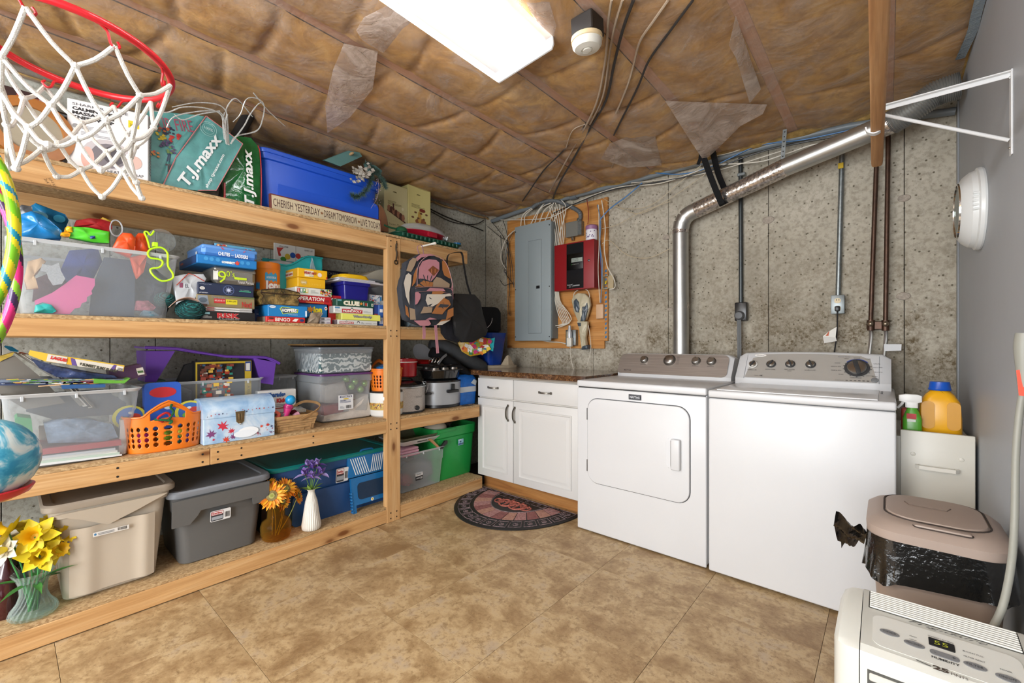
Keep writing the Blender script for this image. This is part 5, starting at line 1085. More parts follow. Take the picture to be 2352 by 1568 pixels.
# boxes behind/right of the chest
X = -2.47; z0 = onX(720,729,X).z
X = -2.47
wbx = [];
for k,l_ in enumerate(('lower of two small white tablet boxes with barcodes','upper of two small white tablet boxes with barcodes')):
    o = mbox('small_box',l_,'box',-2.425,734,760,0,Z2+.0005+k*.0195,h=.019,d=.06,col='#dcd9dc',group='small white boxes at the shelf front'); prt(o,bars(.01,.004,.018,.011,8,3+k)+lines(.04,.006,.02,.008,2,'#9a7a9c'))
mix_ = mbox('board_game','blue game box with yellow lettering ending in ion beside the chest','game',X,668,755,0,Z2+.0005+.04,h=.075,d=.2,col='#1b6ea8',group=G); w_,h_,_ = W(mix_); h_ = .075
txt(mix_,'ion',w_*.57,h_*.3,w_*.24,h_*.5,'#e6d21c',y=-.0022,bold=.06,shear=.1); prt(mix_,[('#d98a1e',star(w_*.5,h_*.55,h_*.3,7,.5)),('#e2dcd6',ell(w_*.92,h_*.7,w_*.04,h_*.14)),('#b33a30',ell(w_*.92,h_*.7,w_*.02,h_*.07))])
ws_ = mbox('game_tray','low dark tray under the blue game box beside the chest','tray',X-.01,672,752,0,Z2+.0005,h=.0385,d=.17,col='#3b3a3c')
inside('paper_bag','crumpled brown clear-wrapped packet leaning under the blue box','packet',blob([(.0,.0),(.055,.0),(.085,.06),(.07,.066),(.02,.058)],0,.012,.006,MB(),3),M('#8b7a66',.35,var=.2,vs=30,bump=.6,bs=40),bg,(w_*.98,-.004,0),ang=50)
zt_ = Z2+.0405+.075
h = H(690,688,706,-2.455); o = mbox('board_game','red game box with a white title, its first letter behind the chest','game',-2.455,676,761,0,zt_+.0005,h=h,d=.25,col='#b51a22',group=G); w_ = o['w']; zt_ += h+.0005
txt(o,'OPERATION',w_*.03,h*.34,w_*.77,h*.5,'#f1ece4',y=-.0022,bold=.03,shear=.15); prt(o,lines(w_*.3,h*.1,w_*.5,h*.12,1,'#e6b04c',fill=.6)+lines(w_*.82,h*.3,w_*.12,h*.3,2,'#6a1014'))
h = H(690,670,688,-2.455); o = mbox('board_game','white game box with four letters in coloured squares','game',-2.455,679,762,0,zt_+.0005,h=h,d=.25,col='#d9dad3',group=G); w_ = o['w']; zt_ += h+.0005
for k,(ch_,cc) in enumerate((('L','#c8452e'),('I','#3f9a9c'),('F','#4a9a44'),('E','#d9c02c'))):
    prt(o,[(cc,rec(w_*(.04+.075*k),h*.3,w_*.07,h*.55))]); txt(o,ch_,w_*(.055+.075*k),h*.38,w_*.04,h*.4,'#f4f2ec',y=-.0022,bold=.05)
speck(o,w_*.66,.002,w_*.33,h-.004,['#c0392b','#e3c34a','#d9822c','#f2ece0','#4a9a44','#3a2a2a'],44,8,.010); prt(o,lines(w_*.4,h*.3,w_*.22,h*.45,4,'#9aa39b'))
h = H(684,647,669,-2.45); o = mbox('board_game','lower yellow game box, with only faint lettering','game',-2.45,684,747.5,0,zt_+.0005,h=h,d=.24,col='#dca814',group='yellow game boxes'); w_ = o['w']; zt_ += h+.0005
prt(o,[('#c7a24a',ell(w_*.2,h*.5,w_*.13,h*.3))]); txt(o,'GAME',w_*.12,h*.38,w_*.17,h*.2,'#f1e8c8',y=-.0022,bold=.03); txt(o,'S C R A M B L E',w_*.4,h*.25,w_*.42,h*.2,'#e6c24c',y=-.0022)
h = H(684,626,647,-2.445); o = mbox('board_game','upper yellow game box with a red title on a white patch','game',-2.445,684,752,0,zt_+.0005,h=h,d=.24,col='#e3ad10',group='yellow game boxes'); w_ = o['w']; zt_ += h+.0005
prt(o,[('#e4ddc4',rec(w_*.22,h*.12,w_*.3,h*.68)),('#e9d6cf',ell(w_*.73,h*.44,w_*.075,h*.24)),('#b5302a',rec(w_*.95,h*.05,w_*.045,h*.25))]); txt(o,'WHAT AM I?',w_*.19,h*.38,w_*.42,h*.32,'#a3262a',y=-.0026,bold=.05); txt(o,'GAME',w_*.37,h*.16,w_*.14,h*.12,'#3a3428',y=-.0026)
prt(o,[('#c99a18',rec(-.235,.002,.23,h-.004)),('#d6cfb8',rec(-.18,h*.2,.12,h*.5))],Mx=SIDE(-.0008)); txt(o,'WHAT AM I?',-.175,h*.3,.11,h*.25,'#a3262a',Mx=SIDE(-.002),bold=.05)
o = mbox('small_box','red box peeping out between the orange canister and the yellow games','box',-2.62,644,668,0,zt_-.115,h=.06,d=.1,col='#b3222a'); o.location.z = Z2+.0005;
for v in o.data.vertices: v.co.z = 0 if v.co.z < .03 else onX(650,641,-2.62).z-Z2
# ---- stack C
z = Z2+.0005; X = -2.405
h = H(776,734.5,746,X); o = mbox('board_game','pale grey game box with a small red title bar, bottom of the right stack','game',X,776,867,0,z,h=h,d=.25,col='#cfcfcb',group=G); w_ = o['w']; z += h
def mono(o,x0,wd,z0,hh_): prt(o,[('#b8202a',rec(x0,z0,wd,hh_))]); txt(o,'MONOPOLY',x0+wd*.04,z0+hh_*.18,wd*.92,hh_*.62,'#f4f2ee',y=-.0022,bold=.03); prt(o,[('#2c2c2e',ell(x0+wd*.47,z0+hh_*1.1,wd*.05,hh_*.35,10)),('#e9e6e0',ell(x0+wd*.47,z0+hh_*.95,wd*.035,hh_*.22,10))],y=-.0028)
mono(o,w_*.04,w_*.34,h*.2,h*.42); prt(o,[('#4a4a4c',ell(w_*.5,h*.55,w_*.035,h*.3,10)),('#dcdcd8',ell(w_*.5,h*.42,w_*.025,h*.2,10))]+lines(w_*.57,h*.25,w_*.08,h*.45,3,'#8a8a8c')+lines(w_*.68,h*.3,w_*.16,h*.3,2,'#9a9a9c')+lines(w_*.88,h*.4,w_*.1,h*.2,1,'#9a9a9c')); prt(o,[('#6f666a',rec(-.245,.002,.24,h-.004))],Mx=SIDE(-.0008))
h = H(785,719,733.5,-2.40); o = mbox('board_game','pale yellow game box with grey bubble lettering','game',-2.40,785,874,0,z+.0005,h=h,d=.26,col='#dbdc66',group=G); w_ = o['w']; z += h+.0005
txt(o,'Wine-Opoly',w_*.27,h*.3,w_*.5,h*.5,'#5a5670',y=-.0014,bold=.10); txt(o,'Wine-Opoly',w_*.275,h*.33,w_*.49,h*.45,'#97979a',y=-.0024,bold=.04); prt(o,[('#a6a24e',rec(-.258,.002,.255,h-.004))]+lines(-.1,h*.3,.06,h*.4,2,'#6b682c'),Mx=SIDE(-.0008))
h = H(767,702.5,719,-2.415); o = mbox('board_game','white game box with a wide red title bar above the pale yellow one','game',-2.415,767,857,0,z+.0005,h=h,d=.25,col='#d9dad6',group=G); w_ = o['w']; z += h+.0005
mono(o,w_*.19,w_*.52,h*.1,h*.55); prt(o,[('#5a8cae',rec(w_*.02,h*.66,w_*.12,h*.24))]+lines(w_*.03,h*.25,w_*.13,h*.3,3,'#a59a9c')+lines(w_*.74,h*.25,w_*.2,h*.3,3,'#a9a9ab')); prt(o,[('#9a9a96',rec(-.245,.002,.24,h-.004))],Mx=SIDE(-.0008))
h = H(773.6,685.5,702.5,-2.415); o = mbox('board_game','dark green game box with a cream title under the indigo box','game',-2.415,773.6,859,0,z+.0005,h=h,d=.25,col='#174a3c',group=G); w_ = o['w']; z += h+.0005
txt(o,'CLUE',w_*.16,h*.14,w_*.43,h*.66,'#d9cfa8',y=-.0016,bold=.09); txt(o,'CLUE',w_*.17,h*.17,w_*.42,h*.6,'#efe9d8',y=-.0026,bold=.04); prt(o,[('#6fa8b4',rec(w_*.02,h*.7,w_*.1,h*.2)),('#d98a2e',star(w_*.64,h*.5,h*.26,5,.5)),('#c9cbc6',rec(w_*.70,h*.25,.004,h*.5)),('#b03a30',ell(w_*.77,h*.45,w_*.03,h*.25,8)),('#c9cbc6',rec(w_*.8,h*.2,.003,h*.45)),('#d7dad2',rec(w_*.92,h*.22,w_*.055,h*.4)),('#6a7f5a',ell(w_*.947,h*.42,w_*.018,h*.14,8))])
zc = z
pp_ = thing('purple_box','translucent indigo plastic box of small pieces on the green game','box',(-2.42,onX(790,690,-2.42).y,z+.0005),(0,0,SR)); wp = onX(851,690,-2.42).y-onX(790,690,-2.42).y; hp_ = onX(797,646,-2.42).z-z
IND = see_through('indigo_plastic','#4a3cc0','#2c2a96',.55,.15,.3); obj('box_wall',MB().loft([rrect(.01,.01,wp-.01,.15,.012,0,4),rrect(.003,.003,wp-.003,.157,.014,hp_*.8,4),rrect(-.004,-.004,wp+.004,.164,.016,hp_*.82,4),rrect(-.004,-.004,wp+.004,.164,.016,hp_,4)],True,True),IND,pp_,ang=40)
for k,(x_,z_,cc,rr) in enumerate(((.3,.3,'#9a2350',.014),(.5,.25,'#2a6aa8',.013),(.82,.24,'#8f96e6',.017),(.62,.5,'#5a2a80',.012))): obj('game_piece',MB().lathe([(rr,0),(rr,.004),(rr*.8,.006),(.001,.006)],18,(wp*x_,.02,hp_*z_),axis='y'),M(cc,.4),pp_)
bz = z+hp_+.001
for k,l_ in enumerate(('lowest of the white folded game boards','middle one of the white folded game boards','top one of the white folded game boards')):
    o = mbox('folded_board',l_,'game board',-2.43+.012*(k == 0),781-2*k+(0 if k else -4),(889,872,862)[k],0,bz+.0075*k,h=.007,d=.26,col='#c9c9cf',group='white folded game boards',r=.001); prt(o,[('#8a8794',rec(.002,.003,o['w']-.004,.0015))])
o = thing('yellow_cover','rounded yellow plastic lid on the white game boards','lid',(-2.55,onX(803,630,-2.55).y,bz+.023)); obj('lid_body',MB().loft([rrect(-.09+e,-.1+e,.09-e,.1-e,.05,z_,6) for z_,e in ((0,0),(.012,0),(.028,.008),(.034,.022))]),plastic('#e0b31a',.35),o,ang=30)
o = mbox('board_game','red game box with white lettering behind the indigo box','game',-2.47,750,800,0,zc-.0,h=H(750,663,684,-2.47),d=.2,col='#b81d26',group=G); w_,h_,_ = W(o); o.location.z = zt_-.15
ob = o; h_ = ob['h']; txt(ob,'PICWITS',w_*.12,h_*.28,w_*.9,h_*.42,'#efe6da',y=-.0022,bold=.04); prt(ob,[('#d4572a',rec(.002,.002,w_*.9,h_*.18))]); ob.location.z = Z2+.12
for v in ob.data.vertices:
    if v.co.z < h_*.5: v.co.z = -.1195
o = mbox('board_game','navy game box with small white letters standing at the back','game',-2.86,735,800,0,Z2+.0005,h=onX(745,619,-2.86).z-Z2,d=.04,col='#1a2340',group=G); w_,h_,_ = W(o); txt(o,'CHECKERS',w_*.02,h_-.03,w_*.6,.016,'#b9bcc6',y=-.0022)
# upright card boxes at the right end
X = -2.45
o = mbox('card_game','white upright card game box with a blue stripe, next to the post','game',-2.47,849,878,0,Z2+.0005,h=onX(849,676,-2.47).z-Z2,d=.12,col='#d6d8dc',group='card games by the post'); w_,h_,_ = W(o)
speck(o,.002,h_*.72,w_*.75,h_*.26,['#3a7ab0','#b33a30','#8fb4c8','#2a3a5a'],24,3,.010); prt(o,[('#3a87c0',rec(w_*.8,h_*.1,w_*.14,h_*.85))]); txt(o,'UNO',w_*.3,h_*.60,w_*.45,h_*.1,'#b3262c',y=-.0024,bold=.05)
for k,(pl,pr,pt,cc,c2,tx_) in enumerate(((870,881,700,'#2c5cab','#dfe3ea','PHASE'),(881,886.5,690,'#8f9190','#3a3a3c','DICE'),(886.5,892,716,'#b32a26','#e6c23c','YAHTZEE'))):
    o = mbox('card_game','narrow upright '+('blue','grey','red')[k]+' card game box beside the post','game',-2.43,pl,pr,0,Z2+.0005,h=onX(pl,pt,-2.43).z-Z2,d=.1,col=cc,group='card games by the post'); w_,h_,_ = W(o); prt(o,[(c2,rec(w_*.15,h_*.1,w_*.7,h_*.3)),(c2,rec(w_*.2,h_*.65,w_*.6,h_*.15))]); txt(o,tx_,0,0,h_*.25,w_*.4,cc,Mx=FRONT(w_*.7,-.0022,h_*.12) @ Matrix.Rotation(PI/2,4,'Z'))
o = mbox('card_game','small blue and red card pack in front of the white card box','game',-2.44,859,872,0,Z2+.0005,h=onX(860,700,-2.44).z-Z2,d=.02,col='#23489a',group='card games by the post'); w_,h_,_ = W(o); prt(o,[('#a8352c',rec(.002,h_*.28,w_*.95,h_*.3)),('#dfe0e4',rec(.004,h_*.36,w_*.8,h_*.06))]); txt(o,'Apples',.003,h_*.42,w_*.8,h_*.12,'#f0ece6',y=-.0024)
# grey hard case behind post
gc = thing('machine_case','large domed grey and cream plastic machine case standing behind the post','case',(-2.60,onX(843,650,-2.60).y,Z2),(0,0,SR)); wg_ = onX(931,650,-2.60).y-onX(843,650,-2.60).y; zt2 = onX(880,618,-2.60).z-Z2; zb2 = onX(880,680,-2.60).z-Z2
m = MB(); arc = [(wg_*k/14,zt2-.07+.07*math.sin(PI*min(1,max(.0,(k/14)*.9+.08)))) for k in range(15)]; obj('domed_lid',m.prism([(0,zt2*.80)]+arc+[(wg_,zt2*.80)],0,.24),M('#b4ad9c',.45),gc,ang=40); obj('case_body',MB().rbox(.004,.004,.0,wg_-.004,.236,zt2*.80,.02,3),M('#9ba0a4',.4),gc); obj('handle_band',MB().rbox(-.004,-.008,zt2*.77,wg_+.004,.1,zt2*.81,.006,2),M('#8a8f94',.4),gc)
# right of the post on the second shelf
o = mbox('storage_container','dark slate plastic container on the second shelf behind the backpack','container',-2.5,922,1010,690,Z2+.0005,d=.2,col='#3f4f58',r=.012); obj('lid',MB().rbox(-.004,-.004,o['h'],o['w']+.004,.204,o['h']+.014,.005,2),M('#4b5b64',.4),o)
o = thing('clear_jar','clear round tub lying behind the backpack','jar',(-2.43,onX(938,735,-2.43).y,Z2+.033)); obj('tub',MB().lathe([(.03,0),(.032,.01),(.032,.09),(.03,.1)],24,axis='y'),BIN,o); obj('screw_lid',MB().lathe([(.033,-.012),(.033,.0),(.001,-.012)],24,axis='y'),M('#6d7a80',.35),o)
# ================================================================== THIRD SHELF
Z1 = ZS[1]
def frame_pt(o,px,py,yy):   # photograph point on the plane a depth yy inside a shelf thing, in the thing's frame
    p = onX(px,py,o.location.x-yy); return p.y-o.location.y,p.z-o.location.z
def cutin(o,name,label,cat,pts,yy,th,mat,group=None,puff=.004,nn=3,floor_=.006,kind=None,ang=50):
    q = [frame_pt(o,px,py,yy) for px,py in pts]; q = [(x,max(floor_,z)) for x,z in q]
    return inside(name,label,cat,blob(q,yy,th,puff,MB(),nn),mat,o,ang=ang,group=group,kind=kind)
def slab(o,name,label,cat,pts,y0,y1,mat,group=None):
    """flat-sided piece with the outline given, straight sides from y0 to y1"""
    q = [frame_pt(o,px,py,y0) for px,py in pts]; m = MB().prism([(x,max(.004,z)) for x,z in q],y0,y1)
    return inside(name,label,cat,m,mat,o,ang=25,group=group)
bb = clear_bin('book_bin','big clear bin of books and papers at the left of the third shelf',-2.395,2,322,910,Z1+.0005,.44,.035,.03)
bb['x'] = 1
slab(bb,'green_box','plain green upright box inside the clear book bin','box',[(34,962),(40,957),(72,961),(75,990),(83,1042),(40,1050)],.03,.16,M('#2f9a58',.5))
slab(bb,'red_binder','red flat binder lying in the clear book bin','binder',[(80,1046),(86,1032),(278,1010),(279,1022),(84,1046)],.03,.30,M('#a8323a',.45))
for k in range(4): slab(bb,'paper_stack',('bottom','second','third','top')[k]+' layer of pale papers under the red binder','papers',[(60+k*3,1074-k*6),(62+k*3,1068-k*6),(280-k*5,1043-k*5),(280-k*5,1049-k*5)],.025+.004*k,.35,M(('#cfd2d3','#a9b8ac','#d8d5cc','#c9cccf')[k],.6),group='papers in the book bin')
cutin(bb,'wrapped_bundle','blue-grey bundle wrapped in clear film inside the book bin','bundle',[(100,972),(150,962),(210,964),(258,974),(271,1004),(240,1014),(110,1018)],.05,.12,M('#7f93ab',.2,var=.35,vs=25,bump=.9,bs=30,coat=.5),puff=.02)
slab(bb,'grey_folder','grey-black wide folder leaning inside the book bin','folder',[(60,945),(70,905),(240,895),(290,925),(290,950),(120,962)],.12,.16,M('#5b5f66',.6))
slab(bb,'white_binder','white binder upright at the right end of the book bin','binder',[(277,965),(300,962),(288,1042),(272,1045)],.06,.36,M('#c9c5c0',.5))
cutin(bb,'beige_cloth','beige cloth packed low at the back of the book bin','cloth',[(90,1010),(90,985),(270,975),(275,1005)],.22,.12,cloth('#8c7f70'),puff=.01)
# big books leaning out of the bin to the upper left
for k,(cc,off) in enumerate((('#8f8b82',0),('#d9d6cd',8),('#4b4a48',16),('#cfc9b8',20),('#5d5a55',28))):
    a_,b_,yy = 33+off,810+off*.25,.10+.002*k
    slab(bb,'tall_book',('grey front','white-edged second','dark third','cream fourth','dark grey fifth')[k]+' book of the row leaning out of the book bin','book',[(a_,b_),(a_+(8 if k not in (2,4) else 4),b_+1),(a_+105,b_+62),(a_+160,b_+120),(a_+150,b_+122),(a_+92,b_+60)],yy,.34,M(cc,.6),group='books leaning in the book bin')
slab(bb,'tall_book','large grey book cover facing out at the left of the leaning row','book',[(0,829),(33,816),(96,868),(150,925),(60,940),(-10,900)],.085,.098,M('#6f6a62',.6),group='books leaning in the book bin')
slab(bb,'picture_book','yellow and green picture book cover at the far left of the row','book',[(-6,826),(0,818),(24,811),(33,809),(28,817),(0,830)],.08,.24,M('#b59a3a',.5,var=.5,vs=18))
# magazines lying across the rim
yb = .03
for k,(pts,cc,l_) in enumerate((([(0,885),(0,878),(222,876),(222,883)],'#3a4668','lower glossy magazine laid across the rim of the book bin'),([(0,878),(0,872),(286,871),(284,878),(222,882)],'#6f7c92','upper glossy magazine laid across the rim of the book bin'))):
    o = slab(bb,'magazine',l_,'magazine',pts,yb-.02,.30,M(cc,.3),group='magazines across the book bin'); r = random.Random(k+2); sh_ = []
    for j in range(60):
        px = r.uniform(2,270 if k else 215); py = (874 if k else 880)+r.uniform(-2,2.5); x_,z_ = frame_pt(bb,px,py,yb-.02); sh_.append((r.choice(['#4f7f3a','#d6dbe2','#2b3550','#a8b2c4','#a33a3c','#5d9a3a','#1f2433','#c9a24a']),rec(x_,z_,r.uniform(.006,.03),r.uniform(.001,.003))))
    prt(o,sh_,y=yb-.0212)
slab(bb,'magazine','magazine with a bright green corner on top of the pair','magazine',[(215,880),(216,870),(280,874),(300,868),(286,880)],-.001,.25,M('#5f9f35',.35),group='magazines across the book bin')
slab(bb,'wooden_stick','thin pale wooden ruler sticking out under the magazines','ruler',[(88,886),(160,881),(160,883),(88,888)],.0,.012,M('#caa57c',.6))
slab(bb,'carry_grip','dark blue plastic lid handle under the magazines','handle piece',[(141,884),(143,893),(170,892),(205,891),(242,889),(242,882)],-.012,.01,plastic('#2a5488',.4))
cutin(bb,'wrapped_poster','long roll in blue and clear film lying under the yellow box','roll',[(70,822),(120,838),(200,852),(262,862),(270,868),(200,869),(130,866),(90,845)],.05,.07,M('#39466c',.2,var=.6,vs=30,bump=.9,bs=35,coat=.4),puff=.01)
# long yellow toy packet
o = slab(bb,'toy_packet','long yellow and purple cardboard packet on top of the book bin','box',[(66,812),(70,804),(111,812),(286,839),(284,853),(105,830),(68,816)],.02,.07,M('#d9b53a',.45))
q = lambda px,py: frame_pt(bb,px,py,.02)
prt(o,[('#d4cfc4',[q(106,829),q(110,813),q(155,820),q(152,836)]),('#e0a81e',[q(154,836),q(158,820),q(165,821),q(166,838)]),('#5f4a8c',[q(165,838),q(162,822),q(178,825),q(180,840)]),('#d3cdc0',[q(178,841),q(172,824),q(262,838),q(258,850)]),('#5f4a8c',[q(252,849),q(262,837),q(268,838),q(262,851)]),('#dcd6cc',[q(265,851),q(268,839),q(284,842),q(281,852)])],y=.0185)
A_,B_ = q(115,824),q(140,829); an = math.atan2(B_[1]-A_[1],B_[0]-A_[0]); Mq = FRONT(A_[0],.0165,A_[1]) @ Matrix.Rotation(an,4,'Z'); txt(o,'LAGUE!',0,0,.045,.013,'#c62a26',Mx=Mq,bold=.06)
A_ = q(181,839); Mq = FRONT(A_[0],.0165,A_[1]) @ Matrix.Rotation(an,4,'Z'); txt(o,'9 SLIMIEST SLIMY PLANET',0,.001,.118,.012,'#3a3a2c',Mx=Mq,bold=.05)
A_ = q(268,850); Mq = FRONT(A_[0],.0165,A_[1]) @ Matrix.Rotation(an,4,'Z'); prt(o,bars(0,.0,.018,.012,8,4),Mx=Mq)
o = slab(bb,'purple_album','dark purple flat box with a small picture sticker','box',[(250,852),(284,844),(322,836),(334,855),(338,862),(290,874),(255,874)],.09,.18,M('#4e2f50',.45));
q = lambda px,py: frame_pt(bb,px,py,.09); prt(o,[('#d9d5c9',[q(312,846),q(328,843),q(332,859),q(317,862)]),('#4a6a3c',[q(315,852),q(328,850),q(330,855),q(317,857)])],y=.0885)
slab(bb,'teal_ruler','teal clear plastic ruler pointing up at the back of the book bin','ruler',[(9,796),(12,793),(28,796),(44,806),(40,808),(24,806)],.3,.305,see_through('teal_clear','#2a90b0','#1a7a9a',.5))
slab(bb,'paint_brush','red-tipped thin brush lying behind the yellow packet','brush',[(44,808),(53,809),(66,813),(66,814),(52,812),(44,811)],.2,.206,M('#b8522a',.5))
# bin behind with the puzzle
b2 = clear_bin('puzzle_bin','wide clear bin standing behind the orange basket and picture trunk',-2.60,300,604,884,Z1+.0005,.33,.02,.03)
o = slab(b2,'puzzle_box','black puzzle box with yellow edges and a busy picture','puzzle',[(447,942),(447,829),(578,826),(578,942)],.02,.075,M('#17181a',.4)); q = lambda px,py: frame_pt(b2,px,py,.02)
f = lambda c,*pp: (c,[q(*p) for p in pp])
prt(o,[f('#c7a92c',(449,940),(449,832),(577,828),(577,940)),f('#2a1d1a',(453,940),(453,836),(562,833),(562,940)),f('#23448a',(563,852),(563,830),(576,829),(576,852)),f('#e2e0da',(565,850),(565,834),(574,833),(574,850)),f('#24272c',(533,940),(533,836),(561,834),(561,940))],y=.019)
r = random.Random(12); sh_ = []
for j in range(190):
    px,py = r.uniform(456,526),r.uniform(840,930); c_ = q(px,py); s_ = r.uniform(.006,.018); sh_.append((r.choice(['#b0412c','#d9cfc0','#2f8a78','#c9752c','#5a2a22','#8a3a2c','#e2b84c','#3a5a7a','#6a3a2a']),rec(c_[0],c_[1],s_*1.4,s_)))
prt(o,sh_,y=.0182); A_ = q(565,936); txt(o,'LOTTERY',0,0,.12,.016,'#8a7420',y=0,Mx=FRONT(q(575,936)[0],.0175,A_[1]) @ Matrix.Rotation(PI/2,4,'Z'))
slab(b2,'dark_folder','black folder upright behind the puzzle box','folder',[(405,880),(425,838),(446,832),(446,900)],.06,.09,M('#141416',.5))
slab(b2,'green_card','thin green card at the back of the puzzle bin','card',[(330,878),(332,875),(380,872),(380,875)],.1,.25,M('#3f7a5c',.5))
# purple lap tray
lt = thing('lap_tray','purple plastic lap tray with two box legs standing on the bins','tray',(-2.62,onX(334,800,-2.62).y,Z1+.2),(0,0,SR)); PU = plastic('#6f43ae',.35); q = lambda px,py: frame_pt(lt,px,py,0)
def taper_leg(name,tl,trr,bl,brr,d0,d1):
    (a0,z0_),(a1,z1_),(b0,y0_),(b1,y1_) = q(*tl),q(*trr),q(*bl),q(*brr); m = MB()
    m.loft([[(b0,.03,y0_),(b1,.03,y1_),(b1,d1,y1_),(b0,d1,y0_)],[(a0,0,z0_),(a1,0,z1_),(a1,d0,z1_),(a0,d0,z0_)]]); return obj(name,m,PU,lt,ang=30)
taper_leg('leg',(336,806),(402,806),(336,878),(362,878),.24,.2); taper_leg('leg',(582,822),(634,832),(604,880),(632,884),.24,.2)
top = [q(332,797),q(405,800),q(440,806),q(521,818),q(609,820),q(642,834)]; m = MB()
m.loft([[(x_,-.004,z_) for x_,z_ in top]+[(x_,-.004,z_-.008) for x_,z_ in reversed(top)],[(x_,.25,z_+.004) for x_,z_ in top]+[(x_,.25,z_-.004) for x_,z_ in reversed(top)]])
obj('tray_top',m,PU,lt,ang=30)
obj('tray_rim',MB().tube([(x_,-.006,z_) for x_,z_ in top],.006,6,smooth=3),PU,lt)
# orange oval basket
def holes_basket(name,label,cx,cy,z0,rx,ry,h,tp,handle,nh=26,rows=4):
    o = thing(name,label,'basket',(cx,cy,z0),(0,0,SR)); OC = plastic('#e0741a',.35); m = MB(); nu = nh*8; rz = []
    zs = [0,.004]; z_lo,z_hi = h*.14,h*.74; rowh = (z_hi-z_lo)/rows; nv = rows*8
    def P(u,v):   # u around, v 0..1 up
        a = 2*PI*u; k = 1-tp*(1-v); e = .8
        x = (abs(math.cos(a))**e)*math.copysign(1,math.cos(a))*rx*k; y = (abs(math.sin(a))**e)*math.copysign(1,math.sin(a))*ry*k
        hh_ = h;
        if handle: q = max(0,math.cos(a*2+PI)*.5+.5) if False else max(0,1-abs(math.sin(a))*2.2) if handle == 'x' else max(0,1-abs(math.cos(a))*1.9)
        else: q = 0
        return (x,y,hh_*v+(q**.8)*handle_h*max(0,v-.8)/.2)
    handle_h = h*.42
    nvv = 40; vs = []; idx = {}
    for j in range(nvv+1):
        for i in range(nu): vs.append(P(i/nu,j/nvv))
    fs = []
    for j in range(nvv):
        for i in range(nu):
            u,v = (i+.5)/nu,(j+.5)/nvv; z_ = v*h
            if z_lo < z_ < z_hi:
                cu = ((u*nh) % 1-.5)*(2*PI*(rx+ry)/2/nh); cv = (((z_-z_lo)/rowh) % 1-.5)*rowh
                if cu*cu+cv*cv < (rowh*.36)**2: continue
            if handle and v > .84:
                aa = 2*PI*u; q_ = max(0,1-abs(math.cos(aa))*1.9)
                if q_ > .30 and .84 < v < .955: continue
            fs.append((j*nu+i,j*nu+(i+1) % nu,(j+1)*nu+(i+1) % nu,(j+1)*nu+i))
    m.add(vs,fs); w = obj('basket_wall',m,OC,o,ang=60); md = w.modifiers.new('thick','SOLIDIFY'); md.thickness = .003; md.offset = -1
    obj('basket_floor',MB().loft([[P(i/40,.0) for i in range(40)],[(P(i/40,0)[0],P(i/40,0)[1],.004) for i in range(40)]]),OC,o)
    obj('rim',MB().tube([P(i/60,1.0) for i in range(60)],.0042,6,closed=True),OC,o); return o
c = onX(377,1000,-2.475); ob_ = holes_basket('orange_basket','orange oval plastic basket with round holes beside the picture trunk',-2.475,c.y,Z1+.0005,.143,.082,.155,.1,'y')
def around(o,dx,dy,dz): return Vector((o.location.x-dy,o.location.y+dx,o.location.z+dz))
cs = thing('toy_case','blue plastic toy case with a red oval on its front, in the orange basket','toy',around(ob_,-.065,.01,.085),(rad(-4),rad(0),SR+rad(4))); BC = plastic('#2f5fc4',.35)
obj('case_body',MB().loft([[(p[0],y,p[1]) for p in rr2(0,0,.135,.21,.02,5)] for y in (0,.03)]),BC,cs,ang=40)
prt(cs,[('#c22a30',ell(.067,.165,.05,.024,22)),('#244fb0',ell(.085,.095,.036,.026,18)),('#b8cbe0',ell(.085,.095,.016,.010,14))],y=-.001)
pc = MB(); pcc = [[(.05,-.01,.11),(.03,-.02,.13),(.06,-.02,.15),(.075,-.015,.13),(.06,-.01,.11)],[(.07,-.015,.12),(.085,-.02,.15),(.075,-.02,.17),(.08,-.015,.185)],[(.02,-.015,.125),(.05,-.02,.12),(.08,-.015,.11),(.07,-.02,.1)]]
for k,cc in enumerate(('#b52020','#15522c','#1c6a3a')): inside('pipe_cleaner',('red','dark green','green')[k]+' fuzzy pipe cleaner tangled on the basket front','craft wire',MB().tube(pcc[k],.005,7,smooth=4),M(cc,.9,bump=1.,bs=300),ob_,(-.07,-.075,.02),group='pipe cleaners in the orange basket')
for k,(dx,rot) in enumerate(((-.115,12),(.10,-10))):
    pd_ = inside('game_paddle',('left','right')[k]+' round picture paddle sticking out of the orange basket','paddle',MB().lathe([(.052,0),(.052,.006),(.001,.006)],28,axis='y',sx=1.1),plastic('#d8cf4a',.4),ob_,(dx,.02,.15),(0,rad(rot),0),group='picture paddles'); prt(pd_,[('#3f6fb8',ell(0,0,.045,.044,24)),('#c8453a',ell(.018,.008,.018,.012,12)),('#7fb84a',ell(-.012,-.01,.02,.012,12)),('#e2e0da',ell(.0,.02,.01,.006,10))],y=-.001)
for k,(cc,x_,z_) in enumerate((('#c22a80',-.10,.065),('#7fae2c',.0,.07),('#2f8f8a',.05,.05),('#6f4a9a',.09,.045),('#c7c22c',.07,.07))): inside('toy_ball',('pink','lime','teal','violet','yellow')[k]+' toy ball seen through the basket holes','ball',MB().ball((0,0,0),.03,16),plastic(cc,.4),ob_,(x_*.8,-.025,z_*.7+.01),group='toys in the orange basket')
